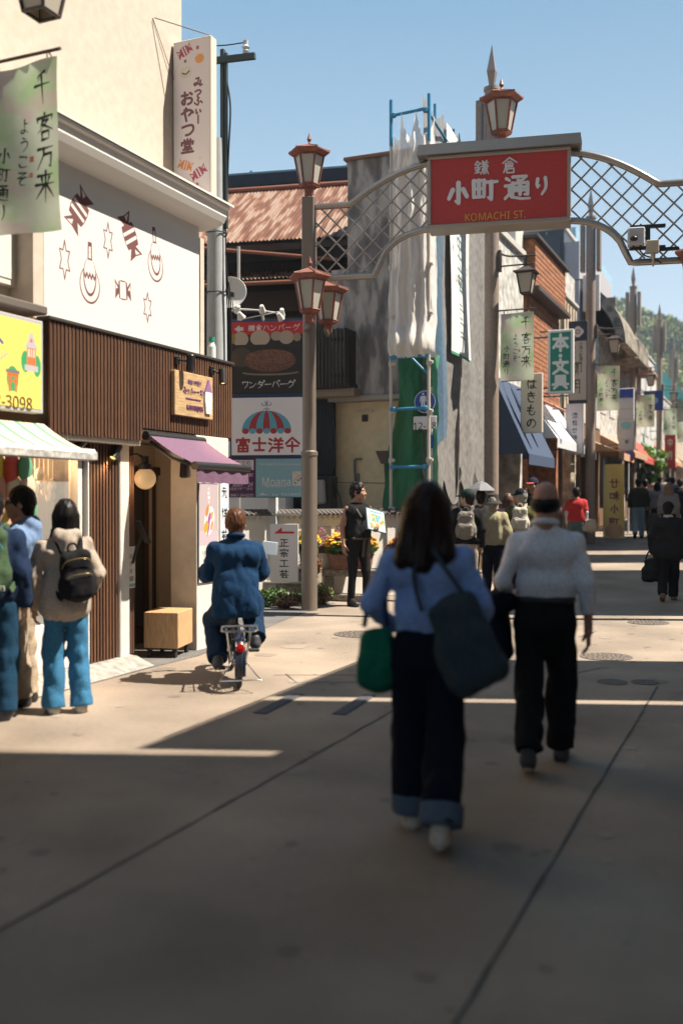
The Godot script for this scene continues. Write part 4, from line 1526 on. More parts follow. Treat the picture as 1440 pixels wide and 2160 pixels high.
	p.column("おやつ堂", 42, 258, 72, 82, 0.18, L(0.13, 0.045, 0.07))
	candy(p, 66, 636, 44, 34, 0.35, L(0.55, 0.2, 0.06), sw)
	star(p, 152, 610, 12, 12, 3, L(0.5, 0.5, 0.42), true)
	candy(p, 142, 684, 48, 36, -0.5, L(0.3, 0.05, 0.1), sw)
	star(p, 134, 742, 12, 12, 3, L(0.4, 0.06, 0.12), true)
	star(p, 154, 770, 9, 9, 3, L(0.12, 0.03, 0.06), true)
	p.ell(70, 740, 28, 24, L(0.62, 0.28, 0.08))
	po = thing("projecting_sign", "tall white projecting sign with brown Japanese lettering and candy prints on the cream wall", "sign", V(-5.555, 5.57, -9.06))
	mb = MB.new()
	mb.box(V(0, 0, 0), V(0.46, 1.66, 0.12), 0.008)
	part(po, "case", mb, mt("case_cream", 0.58, 0.52, 0.46, 0.5))
	print_sheet(po, "print", V(-0.215, -0.81, 0.062), V(0.43, 0, 0), V(0, 1.62, 0), p.mat(0.35))
	mb = MB.new()
	mb.tube([V(-0.22, 0.93, 0.42), V(0.2, 0.85, 0.0)], 0.006, 5)
	mb.tube([V(-0.24, 0.93, 0.42), V(-0.22, 0.4, 0.03)], 0.004, 5)
	part(po, "stay_wire", mb, mt("wire_grey", 0.12, 0.12, 0.12, 0.5))

	# neighbour: yellow sign and striped awning
	var ye := L(0.72, 0.58, 0.14)
	p = Pic.new(760, 320, ye)
	var blu := L(0.02, 0.08, 0.3)
	var x := 620.0
	for e in [[0.3, 0.32, 0.3], [0.28, 0.2, 0.3]]:
		pass
	p.line([Vector2(440, 70), Vector2(470, 100), Vector2(520, 66), Vector2(560, 98)], 16, 10, blu)
	p.glyph("う", 330, 30, 90, 0.16, blu)
	p.glyph("こ", 220, 30, 90, 0.16, blu)
	p.glyph("よ", 100, 30, 90, 0.16, blu)
	p.line([Vector2(430, 210), Vector2(500, 190), Vector2(590, 130)], 4, 4, L(0.3, 0.3, 0.35))
	for i in 9:
		p.line([Vector2(440 + i * 16, 220 - i * 9), Vector2(448 + i * 16, 194 - i * 9)], 3, 3, L(0.3, 0.3, 0.35))
	p.ell(610, 220, 30, 46, L(0.04, 0.3, 0.12))
	p.rect(582, 200, 640, 212, L(0.6, 0.12, 0.03))
	p.rect(590, 206, 600, 268, L(0.6, 0.12, 0.03))
	p.rect(622, 206, 632, 268, L(0.6, 0.12, 0.03))
	p.rect(588, 224, 634, 232, L(0.6, 0.12, 0.03))
	p.rect(576, 188, 646, 200, L(0.15, 0.15, 0.16))
	p.ell(676, 150, 22, 40, L(0.04, 0.3, 0.12))
	p.ell(738, 160, 20, 40, L(0.04, 0.3, 0.12))
	p.poly(PackedVector2Array([Vector2(684, 82), Vector2(700, 40), Vector2(716, 40), Vector2(732, 82), Vector2(748, 96), Vector2(668, 96)]), L(0.42, 0.4, 0.42))
	p.rect(684, 96, 732, 160, L(0.65, 0.16, 0.06))
	p.rect(690, 100, 700, 130, L(0.65, 0.55, 0.5))
	p.rect(706, 100, 712, 130, L(0.65, 0.55, 0.5))
	p.rect(718, 100, 726, 130, L(0.65, 0.55, 0.5))
	p.rect(672, 160, 744, 182, L(0.42, 0.4, 0.42))
	p.poly(PackedVector2Array([Vector2(700, 74), Vector2(708, 56), Vector2(716, 74)]), L(0.6, 0.12, 0.05))
	po = thing("yellow_shop_sign", "yellow shop sign with red gates and a phone number beside the slatted band", "sign", V(-5.36, 2.645, -5.57))
	mb = MB.new()
	mb.box(V(-0.06, 0, 0), V(0.12, 0.74, 1.72), 0.006)
	part(po, "frame", mb, mt("alu_frame", 0.5, 0.5, 0.52, 0.4, {"metal": 0.3}))
	print_sheet(po, "print", V(0.003, -0.34, 0.83), V(0, 0, -1.66), V(0, 0.68, 0), p.mat(0.4))
	text_mesh(po, "0467-22-3098", 0.1, Transform3D(Basis(V(0, 0, -1), V(0, 1, 0), V(1, 0, 0)), V(0.005, -0.31, -0.3)), mt("ink_brown", 0.1, 0.05, 0.02, 0.6), 0.004)
	p = Pic.new(512, 8, L(0.62, 0.56, 0.42))
	for i in 13:
		p.rect(i * 40 + 4, 0, i * 40 + 15, 8, L(0.12, 0.32, 0.18))
		p.rect(i * 40 + 24, 0, i * 40 + 27, 8, L(0.3, 0.27, 0.16))
	a = thing("striped_awning", "green and cream striped awning with white front bar over the left shop", "awning")
	mb = MB.new()
	mb.sheet(14, 8, func(u: float, v: float) -> Vector3: return V(lerpf(-5.42, -4.98, 1 - v), lerpf(2.2, 1.97, 1 - v) - 0.02 * sin(PI * v), lerpf(-3.8, -6.5, u)))
	part(a, "fabric", mb, p.mat(0.9, 0.35))
	mb = MB.new()
	mb.prism(PackedVector2Array([Vector2(-4.99, 1.93), Vector2(-4.985, 1.985), Vector2(-4.93, 1.985), Vector2(-4.9, 1.95), Vector2(-4.9, 1.9), Vector2(-4.97, 1.89)]), 2.72, Transform3D(Basis(), V(0, 0, -6.52)))
	part(a, "front_bar", mb, mt("bar_white", 0.6, 0.58, 0.56, 0.6, {"tex": "dirt", "scale": V(2, 2, 2)}))
	mb = MB.new()
	mb.tube([V(-5.6, 2.08, -6.4), V(-5.25, 1.98, -6.3), V(-4.95, 1.93, -6.42)], 0.02, 8)
	part(a, "arm", mb, mt("bar_white"))
	# flask left on the band
	po = thing("bottle", "small white bottle with a green cap on the end of the slatted band", "bottle", V(-5.57, 3.115, -9.42))
	mb = MB.new()
	mb.lathe(Transform3D(), [Vector2(0.001, 0), Vector2(0.045, 0.002), Vector2(0.045, 0.13), Vector2(0.03, 0.17), Vector2(0.03, 0.19), Vector2(0.001, 0.19)], 14)
	part(po, "body", mb, mt("bottle_white", 0.6, 0.65, 0.65, 0.3))
	mb = MB.new()
	mb.lathe(Transform3D(Basis(), V(0, 0.185, 0)), [Vector2(0.034, 0), Vector2(0.034, 0.05), Vector2(0.001, 0.052)], 14)
	part(po, "cap", mb, mt("bottle_cap_green", 0.02, 0.25, 0.15, 0.4))

# ------------------------------------------------------------------ lanterns, the street gate
func lantern(label: String, at: Vector3, yaw: float, group := "", arm: Array = []) -> void:
	var o := thing("hexagonal_lantern", label, "lantern", at, yaw, group)
	var red := mt("lantern_red", 0.3, 0.095, 0.065, 0.5, {"tex": "dirt", "scale": V(3, 3, 3), "world": false})
	var mb := MB.new()
	mb.box(V(0, 0.07, 0), V(0.12, 0.14, 0.12), 0.008)
	mb.lathe(Transform3D(Basis(), V(0, 0.12, 0)), [Vector2(0.06, 0), Vector2(0.14, 0.03), Vector2(0.14, 0.06), Vector2(0.001, 0.06)], 6, true)
	part(o, "base", mb, red)
	mb = MB.new()
	var top := 0.6
	mb.lathe(Transform3D(Basis(), V(0, top, 0)), [Vector2(0.001, -0.01), Vector2(0.24, -0.01), Vector2(0.3, 0.03), Vector2(0.3, 0.05), Vector2(0.2, 0.085), Vector2(0.1, 0.125), Vector2(0.001, 0.16)], 6, true)
	for k in 6:
		var a := TAU * k / 6.0
		mb.tube([V(cos(a) * 0.3, top + 0.055, sin(a) * 0.3), V(cos(a) * 0.2, top + 0.09, sin(a) * 0.2), V(0, top + 0.165, 0)], 0.009, 5)
	var roof := part(o, "roof", mb, mt("lantern_roof", 0.33, 0.12, 0.085, 0.55, {"tex": "dirt", "scale": V(3, 3, 3), "world": false}))
	mb = MB.new()
	mb.lathe(Transform3D(Basis(), V(0, top + 0.14, 0)), [Vector2(0.02, 0), Vector2(0.022, 0.03), Vector2(0.012, 0.05), Vector2(0.034, 0.085), Vector2(0.001, 0.19)], 8, true)
	part(roof, "finial", mb, red)
	for k in 6:
		var a := TAU * k / 6.0
		var b := TAU * (k + 1) / 6.0
		mb = MB.new()
		mb.tube([V(cos(a) * 0.13, 0.17, sin(a) * 0.13), V(cos(a) * 0.215, top, sin(a) * 0.215)], 0.015, 5)
		mb.tube([V(cos(a) * 0.14, 0.18, sin(a) * 0.14), V(cos(b) * 0.14, 0.18, sin(b) * 0.14)], 0.013, 5)
		mb.tube([V(cos(a) * 0.21, top - 0.02, sin(a) * 0.21), V(cos(b) * 0.21, top - 0.02, sin(b) * 0.21)], 0.013, 5)
		part(o, "bar", mb, red)
		mb = MB.new()
		mb.quad(V(cos(a) * 0.127, 0.18, sin(a) * 0.127), V(cos(b) * 0.127, 0.18, sin(b) * 0.127), V(cos(b) * 0.205, top - 0.01, sin(b) * 0.205), V(cos(a) * 0.205, top - 0.01, sin(a) * 0.205))
		part(o, "pane", mb, mt("lantern_pane", 0.42, 0.41, 0.37, 0.35, {"back": Color(0.35, 0.34, 0.3)}))
	if arm:
		mb = MB.new()
		mb.tube(arm, 0.028, 8)
		part(o, "arm", mb, mt("post_metal", 0.19, 0.155, 0.13, 0.45, {"metal": 0.35}))

func arch_curve(x: float, top: bool) -> float:
	if x > 2.68:
		x = 5.36 - x
	if top:
		if x < 0.6: return 5.765
		var t := clampf((x - 0.6) / 1.2, 0, 1)
		return 5.765 + 0.5 * (1.0 - pow(1.0 - t, 1.75))
	if x < 0.99: return 4.745
	var t2 := clampf((x - 0.99) / 0.8, 0, 1)
	return 4.745 + 0.605 * sqrt(1.0 - pow(1.0 - t2, 2.2))

func gate() -> void:
	var steel := mt("post_metal", 0.19, 0.155, 0.13, 0.45, {"metal": 0.35})
	var pipe := mt("arch_steel", 0.42, 0.38, 0.35, 0.32, {"metal": 0.8, "tex": "soft", "scale": V(2, 2, 2), "world": false})
	var o := thing("street_gate", "brown metal street arch with lattice wings and red name board", "arch", V(-6.05, 0, -12.95), deg_to_rad(10.5))
	for sx: float in [0.0, 5.36]:
		var mb := MB.new()
		mb.lathe(Transform3D(Basis(), V(sx, 0, 0)), [Vector2(0.115, 0), Vector2(0.112, 2.2), Vector2(0.122, 2.22), Vector2(0.122, 2.27), Vector2(0.098, 2.29), Vector2(0.095, 4.3), Vector2(0.001, 4.3)], 24)
		mb.box(V(sx, 5.1, 0), V(0.18, 1.6, 0.18), 0.012)
		part(o, "post", mb, steel)
	for side in 2:
		for top in [true, false]:
			var pts := []
			for i in 25:
				var x := lerpf(0.1, 1.78, i / 24.0)
				x = x if side == 0 else 5.36 - x
				pts.append(V(x, arch_curve(x, top), 0))
			var mb := MB.new()
			mb.tube(pts, 0.047, 10)
			part(o, "arch_pipe", mb, pipe)
		for dir: float in [-1.0, 1.0]:
			for k in range(-9, 12):
				var pts := []
				for i in 91:
					var x := 0.1 + 1.66 * i / 90.0
					var y := 5.5 + dir * 1.02 * (x - 0.93) + k * 0.27
					var xx := x if side == 0 else 5.36 - x
					if y < arch_curve(x, true) - 0.03 and y > arch_curve(x, false) + 0.03:
						pts.append(V(xx, y, 0.012 * dir))
				if pts.size() > 5:
					var mb := MB.new()
					mb.tube([pts[0], pts[-1]], 0.0125, 6)
					part(o, "lattice_bar", mb, pipe)
	# the name board
	var mb := MB.new()
	mb.bb(1.72, 5.3, -0.2, 3.64, 5.36, 0.19, 0.01)
	mb.bb(1.72, 6.25, -0.2, 3.64, 6.30, 0.19, 0.01)
	mb.bb(1.72, 5.36, -0.2, 1.77, 6.25, 0.19, 0.01)
	mb.bb(3.59, 5.36, -0.2, 3.64, 6.25, 0.19, 0.01)
	part(o, "board_frame", mb, mt("frame_steel", 0.3, 0.25, 0.21, 0.4, {"metal": 0.5}))
	mb = MB.new()
	mb.bb(1.765, 5.35, -0.16, 3.595, 6.255, 0.165)
	var bd := part(o, "board", mb, mt("board_red", 0.48, 0.036, 0.032, 0.55, {"tex": "soft", "scale": V(2, 2, 2)}))
	mb = MB.new()
	mb.prism(PackedVector2Array([Vector2(1.58, 6.30), Vector2(1.6, 6.44), Vector2(3.76, 6.44), Vector2(3.78, 6.30)]), 0.5, Transform3D(Basis(), V(0, 0, -0.25)))
	part(o, "cap", mb, mt("cap_steel", 0.3, 0.27, 0.25, 0.35, {"metal": 0.6}))
	var wl := mt("letter_white", 0.62, 0.62, 0.66, 0.4)
	var raise := func(ch: String, x: float, y: float, s: float, sy: float, wd: float) -> void:
		var m := MB.new()
		var n := 0
		for st: String in GLYPH[ch].split(" ", false):
			var smooth := st.begins_with("~")
			st = st.trim_prefix("~")
			var pts := []
			for q in range(0, st.length() - 1, 2):
				pts.append(V(x + (st.unicode_at(q) - 97) / 24.0 * s, y - (st.unicode_at(q + 1) - 97) / 24.0 * s * sy, 0.0))
			if smooth:
				pts = curve(pts, 4)
			for i in pts.size() - 1:
				var a: Vector3 = pts[i]
				var b: Vector3 = pts[i + 1]
				var d := (b - a).normalized()
				var pn := V(-d.y, d.x, 0)
				var r0 := s * wd * (0.62 - 0.22 * i / pts.size()) * (1.15 if absf(d.y) > absf(d.x) else 0.85)
				var r1 := s * wd * (0.62 - 0.22 * (i + 1) / pts.size()) * (1.15 if absf(d.y) > absf(d.x) else 0.85)
				var poly := PackedVector2Array()
				for k in 5:
					var an := PI * k / 4.0
					var v := a + (pn * cos(an) - d * sin(an)) * r0
					poly.append(Vector2(v.x, v.y))
				for k in 5:
					var an := PI * k / 4.0
					var v := b + (-pn * cos(an) + d * sin(an)) * r1
					poly.append(Vector2(v.x, v.y))
				n += 1
				m.prism(poly, 0.012 + 0.0007 * (n % 9) + 0.0001 * i, Transform3D(Basis(), V(0, 0, 0.166)))
		part(bd, "lettering", m, wl)
	raise.call("鎌", 2.36, 6.19, 0.19, 1.05, 0.075)
	raise.call("倉", 2.73, 6.2, 0.2, 1.05, 0.09)
	raise.call("小", 1.99, 5.92, 0.31, 1.0, 0.15)
	raise.call("町", 2.34, 5.96, 0.33, 1.0, 0.13)
	raise.call("通", 2.76, 5.95, 0.34, 1.0, 0.12)
	raise.call("り", 3.13, 5.92, 0.26, 1.0, 0.13)
	text_mesh(bd, "KOMACHI ST.", 0.1, Transform3D(Basis(), V(2.64, 5.43, 0.168)), mt("letter_gold", 0.62, 0.33, 0.03, 0.45), 0.012)
	lantern("red hexagonal lantern on top of the street arch name board", V(-6.05, 0, -12.95) + roty(deg_to_rad(10.5)) * V(2.71, 6.43, 0), 0.35, "red lanterns of the street arch")
	lantern("red hexagonal lantern on top of the left arch post", V(-6.05, 5.9, -12.95), 0.3, "red lanterns of the street arch")
	lantern("red hexagonal lantern on the near arm of the left arch post", V(-5.83, 4.02, -12.5), 0.15, "red lanterns of the street arch", [V(0, 0.02, 0), V(0, -0.03, 0), V(-0.19, -0.02, -0.38)])
	lantern("red hexagonal lantern partly hidden behind the left arch post", V(-6.0, 4.05, -13.5), 0.4, "red lanterns of the street arch", [V(0, 0.02, 0), V(0, -0.03, 0), V(-0.03, -0.02, 0.45)])
	lantern("red hexagonal lantern at the right arch post, only its edge in view", V(-0.86, 4.15, -13.75), 0.4, "red lanterns of the street arch", [V(0, 0.02, 0), V(0, -0.03, 0), V(0.08, -0.02, -0.1)])
	# camera boxes on the right wing
	var c := thing("camera_box", "grey camera housing clamped to the right wing of the arch", "camera", V(-6.05, 0, -12.95), deg_to_rad(10.5))
	mb = MB.new()
	mb.bb(4.37, 4.92, 0.06, 4.58, 5.15, 0.26, 0.015)
	part(c, "housing", mb, mt("box_grey", 0.42, 0.42, 0.44, 0.45))
	mb = MB.new()
	mb.ball(V(4.44, 5.0, 0.26), V(0.05, 0.035, 0.05), 12, 8)
	part(c, "lens", mb, mt("black_metal"))
	mb = MB.new()
	for y: float in [4.89, 5.17]:
		mb.bb(4.4, y, 0.05, 4.85, y + 0.04, 0.12, 0.004)
		mb.tube([V(4.44, y + 0.02, 0.02), V(4.44, y + 0.02, 0.2)], 0.014, 6)
		mb.tube([V(4.53, y + 0.02, 0.02), V(4.53, y + 0.02, 0.2)], 0.014, 6)
	mb.bb(4.6, 4.85, 0.03, 4.66, 5.2, 0.09, 0.004)
	part(c, "bracket", mb, mt("black_metal"))
	mb = MB.new()
	mb.tube(curve([V(4.5, 4.9, 0.15), V(4.58, 4.8, 0.15), V(4.7, 4.76, 0.12), V(4.8, 4.7, 0.08)], 5), 0.01, 6)
	part(c, "cable", mb, mt("black_metal"))
	c = thing("junction_box", "small beige junction box beside the camera housing on the arch", "box", V(-6.05, 0, -12.95), deg_to_rad(10.5))
	mb = MB.new()
	mb.bb(4.6, 4.82, 0.1, 4.76, 4.98, 0.22, 0.008)
	part(c, "case", mb, mt("box_beige", 0.42, 0.36, 0.29, 0.5))
	mb = MB.new()
	mb.lathe(Transform3D(Basis(), V(4.69, 4.64, 0.15)), [Vector2(0.001, 0), Vector2(0.016, 0.02), Vector2(0.016, 0.1), Vector2(0.03, 0.12), Vector2(0.03, 0.18)], 10)
	part(c, "antenna", mb, mt("box_beige"))
	mb = MB.new()
	mb.bb(4.77, 4.86, 0.06, 5.02, 4.9, 0.12, 0.004)
	part(c, "bracket", mb, mt("black_metal"))

# ------------------------------------------------------------------ sign tower and utility pole
func sign_tower() -> void:
	var at := V(-6.95, 0, -13.5)
	var yaw := deg_to_rad(15)
	var blue := mt("sign_blue", 0.012, 0.045, 0.13, 0.4)
	var o := thing("sign_tower", "blue steel frame carrying four shop signs beside the arch post", "sign frame", at, yaw)
	var mb := MB.new()
	mb.bb(-0.07, 0, -0.26, 0.06, 4.3, -0.1, 0.006)
	part(o, "post", mb, mt("post_pale", 0.5, 0.54, 0.58, 0.5))
	mb = MB.new()
	mb.bb(-0.78, 0.0, -0.12, -0.72, 4.2, -0.05, 0.004)
	part(o, "post", mb, blue)
	mb = MB.new()
	mb.bb(0.5, 1.6, -0.12, 0.58, 4.25, -0.05, 0.004)
	part(o, "post", mb, blue)
	for y: float in [1.62, 2.19, 3.145, 4.26]:
		mb = MB.new()
		mb.bb(-0.76, y, -0.1, 0.58, y + 0.06, 0.0, 0.004)
		part(o, "cross_beam", mb, blue)
	mb = MB.new()
	mb.tube([V(-0.75, 1.36, -0.06), V(0.42, 1.36, -0.06)], 0.016, 8)
	part(o, "rail", mb, mt("rail_grey", 0.5, 0.48, 0.45, 0.4, {"metal": 0.5}))
	# hamburger sign
	var p := Pic.new(420, 400, L(0.006, 0.007, 0.008))
	p.rect(0, 0, 420, 72, L(0.52, 0.02, 0.03))
	p.poly(PackedVector2Array([Vector2(24, 38), Vector2(54, 16), Vector2(54, 28), Vector2(76, 28), Vector2(76, 48), Vector2(54, 48), Vector2(54, 60)]), L(0.6, 0.6, 0.62))
	p.row("鎌倉ハンバーグ", 104, 18, 36, 42, 0.12, L(0.62, 0.62, 0.64), 0.5)
	for e in [[60, 96, 44, 42, 0.42, 0.36, 0.3], [170, 92, 56, 44, 0.45, 0.38, 0.31], [262, 82, 32, 26, 0.36, 0.3, 0.25], [318, 90, 42, 38, 0.4, 0.33, 0.28], [378, 90, 22, 24, 0.3, 0.24, 0.16], [10, 92, 20, 30, 0.3, 0.2, 0.03]]:
		p.ell(e[0], e[1], e[2], e[3], L(e[4], e[5], e[6]))
	p.rect(0, 128, 420, 138, L(0.012, 0.012, 0.012))
	p.ell(64, 196, 60, 56, L(0.05, 0.04, 0.032))
	p.ell(24, 210, 24, 40, L(0.08, 0.045, 0.02))
	p.ell(228, 286, 160, 16, L(0.2, 0.17, 0.1))
	p.ell(228, 280, 150, 12, L(0.008, 0.008, 0.008))
	p.ell(226, 220, 146, 62, L(0.11, 0.045, 0.032))
	p.ell(226, 200, 136, 44, L(0.16, 0.068, 0.048))
	var rng := RandomNumberGenerator.new()
	rng.seed = 9
	for i in 520:
		var a := rng.randf() * TAU
		var r := sqrt(rng.randf())
		var k := 0.4 + 1.6 * rng.randf()
		p.ell(226 + cos(a) * r * 138, 214 + sin(a) * r * 56, 2 + 6 * rng.randf(), 1.5 + 3 * rng.randf(), L(0.12 * k, 0.052 * k, 0.038 * k), rng.randf() * 3)
	p.row("ワンダーバーグ", 66, 330, 44, 43, 0.11, L(0.6, 0.6, 0.6), 0.5)
	mb = MB.new()
	mb.bb(-0.63, 3.2, -0.03, 0.53, 4.29, 0.03, 0.004)
	var hb := part(o, "burger_sign", mb, mt("sign_edge_dark", 0.02, 0.02, 0.025, 0.4), "")
	tag(hb, "dark sign with a burger photograph under a red arrow strip")
	print_sheet(hb, "print", V(-0.625, 3.205, 0.033), V(1.15, 0, 0), V(0, 1.08, 0), p.mat(0.35))
	# umbrella shop sign
	p = Pic.new(420, 330, L(0.68, 0.69, 0.76))
	var cu := L(0.08, 0.34, 0.5)
	var cr := L(0.32, 0.02, 0.03)
	for i in 7:
		var a0 := PI - PI * i / 7.0
		var a1 := PI - PI * (i + 1) / 7.0
		var poly := PackedVector2Array([Vector2(206, 74)])
		for k in 9:
			var t := k / 8.0
			var xx := lerpf(62 + 285 * i / 7.0, 206, 1.0 - t) if false else 0.0
			var a := a0
			var bx := 62.0 + 288.0 * i / 7.0
			poly.append(Vector2(lerpf(206, bx, sin(t * PI / 2)), lerpf(74, 188, 1.0 - cos(t * PI / 2))))
		for k in range(8, -1, -1):
			var t := k / 8.0
			var bx := 62.0 + 288.0 * (i + 1) / 7.0
			poly.append(Vector2(lerpf(206, bx, sin(t * PI / 2)), lerpf(74, 188, 1.0 - cos(t * PI / 2))))
		p.poly(poly, cu if i % 2 == 0 else cr)
		p.ell(62 + 288.0 * (i + 0.5) / 7.0, 192, 20, 16, cr if i % 2 == 0 else cu)
	for s: float in [-1.0, 1.0]:
		var pts := []
		for k in 13:
			var a := -1.2 + k * 0.42
			pts.append(Vector2(206 + s * (16 - cos(a) * 12), 36 + sin(a) * (13 - k * 0.5)))
		p.line(pts, 5, 5, L(0.2, 0.24, 0.4))
		p.line([Vector2(206, 70), Vector2(206 + s * 10, 62), Vector2(206 + s * 20, 68)], 5, 4, L(0.2, 0.24, 0.4))
	p.line([Vector2(206, 14), Vector2(206, 74)], 4, 4, L(0.2, 0.24, 0.4))
	p.row("富士洋仐", 28, 232, 80, 96, 0.155, cr)
	mb = MB.new()
	mb.bb(-0.63, 2.25, -0.03, 0.53, 3.15, 0.03, 0.004)
	hb = part(o, "umbrella_sign", mb, blue)
	tag(hb, "pale sign with a red and blue striped umbrella")
	print_sheet(hb, "print", V(-0.605, 2.265, 0.033), V(1.11, 0, 0), V(0, 0.87, 0), p.mat(0.35))
	# purple sign
	p = Pic.new(230, 250, L(0.055, 0.012, 0.065))
	p.rect(10, 10, 220, 76, L(0.55, 0.5, 0.56))
	p.row("女性だけの", 26, 14, 28, 36, 0.1, L(0.06, 0.02, 0.07))
	p.row("予付体操", 52, 46, 28, 38, 0.1, L(0.06, 0.02, 0.07))
	p.row("中本小町", 90, 96, 26, 34, 0.1, L(0.55, 0.5, 0.55))
	p.poly(PackedVector2Array([Vector2(10, 158), Vector2(40, 138), Vector2(40, 150), Vector2(66, 150), Vector2(66, 168), Vector2(40, 168), Vector2(40, 180)]), L(0.55, 0.52, 0.56))
	p.glyph("先", 138, 146, 24, 0.1, L(0.55, 0.52, 0.56))
	p.row("無料体性予約受付中", 18, 190, 20, 22, 0.1, L(0.5, 0.46, 0.5))
	mb = MB.new()
	mb.bb(-0.77, 1.63, -0.03, -0.235, 2.22, 0.02, 0.004)
	hb = part(o, "purple_sign", mb, mt("purple_edge", 0.05, 0.012, 0.06, 0.4))
	tag(hb, "dark purple sign with a white arrow and phone number")
	print_sheet(hb, "print", V(-0.765, 1.635, 0.023), V(0.525, 0, 0), V(0, 0.58, 0), p.mat(0.4))
	var lav := mt("ink_lavender", 0.55, 0.52, 0.56, 0.5)
	text_mesh(hb, "TEL 0467-24-6225", 0.043, Transform3D(Basis(), V(-0.5, 1.655, 0.025)), lav)
	text_mesh(hb, "30m", 0.06, Transform3D(Basis(), V(-0.52, 1.815, 0.025)), lav)
	text_mesh(hb, "2F", 0.06, Transform3D(Basis(), V(-0.31, 1.815, 0.025)), lav)
	# light blue sign
	p = Pic.new(310, 250, L(0.2, 0.37, 0.46))
	p.rect(232, 84, 310, 178, L(0.55, 0.5, 0.46))
	p.line([Vector2(240, 150), Vector2(262, 120), Vector2(300, 100)], 3, 2, L(0.3, 0.12, 0.1))
	p.line([Vector2(240, 90), Vector2(270, 110), Vector2(290, 170)], 3, 2, L(0.35, 0.2, 0.12))
	for e in [[250, 160, 0.03, 0.25, 0.3], [268, 142, 0.04, 0.2, 0.25], [286, 130, 0.02, 0.15, 0.2], [294, 100, 0.2, 0.12, 0.08]]:
		p.ell(e[0], e[1], 7, 7, L(e[2], e[3], e[4]))
	p.row("先元工芸本文具", 160, 226, 18, 21, 0.1, L(0.5, 0.6, 0.66))
	p.poly(PackedVector2Array([Vector2(20, 240), Vector2(50, 222), Vector2(50, 234), Vector2(78, 236), Vector2(78, 240)]), L(0.5, 0.6, 0.66))
	mb = MB.new()
	mb.bb(-0.232, 1.63, -0.03, 0.53, 2.21, 0.02, 0.004)
	hb = part(o, "pale_blue_sign", mb, mt("pale_edge", 0.2, 0.37, 0.46, 0.4))
	tag(hb, "light blue sign reading Moana")
	print_sheet(hb, "print", V(-0.229, 1.635, 0.023), V(0.755, 0, 0), V(0, 0.57, 0), p.mat(0.4))
	var pw := mt("ink_pale", 0.58, 0.63, 0.66, 0.5)
	text_mesh(hb, "Moana", 0.125, Transform3D(Basis().scaled(V(0.86, 1, 1)), V(0.09, 1.855, 0.025)), pw)
	text_mesh(hb, "Kamakura", 0.05, Transform3D(Basis(), V(0.07, 1.8, 0.025)), pw)
	text_mesh(hb, "Art Glass & Stone Accessory", 0.036, Transform3D(Basis(), V(0.15, 2.125, 0.025)), pw)
	text_mesh(hb, "25m", 0.036, Transform3D(Basis(), V(0.07, 1.66, 0.025)), pw)
	# lamp rail on top
	mb = MB.new()
	mb.tube([V(-0.55, 4.48, 0.1), V(-0.15, 4.44, 0.12), V(0.22, 4.38, 0.1)], 0.014, 6)
	mb.tube([V(-0.45, 4.31, 0.12), V(0.2, 4.42, 0.12)], 0.01, 6)
	mb.tube([V(-0.12, 4.3, -0.02), V(-0.12, 4.46, 0.1)], 0.02, 6)
	part(o, "lamp_rail", mb, mt("rail_white", 0.55, 0.55, 0.53, 0.4))
	for e in [[-0.48, 4.47, 0.12, -0.3], [-0.42, 4.36, 0.2, 0.4], [-0.1, 4.46, 0.15, 0.0], [0.2, 4.4, 0.15, -0.2], [0.18, 4.33, 0.2, 0.3]]:
		mb = MB.new()
		mb.lathe(Transform3D(rotx(0.8) * rotz(e[3]), V(e[0], e[1], e[2])), [Vector2(0.001, 0.06), Vector2(0.03, 0.055), Vector2(0.045, -0.02), Vector2(0.055, -0.06), Vector2(0.04, -0.055), Vector2(0.001, -0.03)], 14)
		part(o, "flood_lamp", mb, mt("rail_white"))
	# hanging arrow sign
	p = Pic.new(150, 320, L(0.68, 0.67, 0.73))
	p.poly(PackedVector2Array([Vector2(20, 50), Vector2(62, 18), Vector2(62, 40), Vector2(130, 40), Vector2(130, 52), Vector2(20, 52)]), L(0.5, 0.015, 0.02))
	p.column("正宗工芸", 52, 80, 46, 58, 0.12, L(0.012, 0.022, 0.03), 0.35)
	o = thing("arrow_sign", "white vertical sign with a red arrow and four black characters, low beside the arch post", "sign", at, yaw)
	mb = MB.new()
	mb.bb(0.0, 0.34, 0.02, 0.43, 1.22, 0.05, 0.004)
	part(o, "board", mb, mt("sign_white"))
	print_sheet(o, "print", V(0.005, 0.345, 0.053), V(0.42, 0, 0), V(0, 0.87, 0), p.mat(0.45))
	# utility pole
	o = thing("utility_pole", "grey concrete utility pole with steel crossarm behind the sweet shop", "utility pole", V(-6.43, 0, -11.0))
	var conc := mt("pole_concrete", 0.4, 0.43, 0.46, 0.85, {"tex": "wall", "nrm": "n_wall", "ns": 0.05, "scale": V(1, 1, 1)})
	mb = MB.new()
	mb.lathe(Transform3D(), [Vector2(0.15, 0), Vector2(0.11, 6.13), Vector2(0.001, 6.13)], 28)
	part(o, "shaft", mb, conc)
	mb = MB.new()
	mb.bb(0.07, 5.0, -0.03, 0.12, 7.25, 0.03, 0.003)
	mb.bb(0.125, 5.0, -0.02, 0.16, 7.2, 0.02, 0.003)
	part(o, "extension", mb, mt("galv_dark", 0.06, 0.09, 0.1, 0.45, {"metal": 0.4}))
	mb = MB.new()
	mb.box(V(0.1, 7.1, 0.05), V(0.9, 0.075, 0.06), 0.004, roty(0.15))
	part(o, "crossarm", mb, mt("galv_dark"))
	mb = MB.new()
	for y: float in [4.95, 5.15, 5.3, 4.2, 3.3]:
		mb.tube([V(0.15, y, 0.0), V(0.08, y, 0.12), V(-0.08, y, 0.12), V(-0.15, y, 0), V(-0.08, y, -0.12), V(0.08, y, -0.12), V(0.15, y, 0)], 0.008, 5)
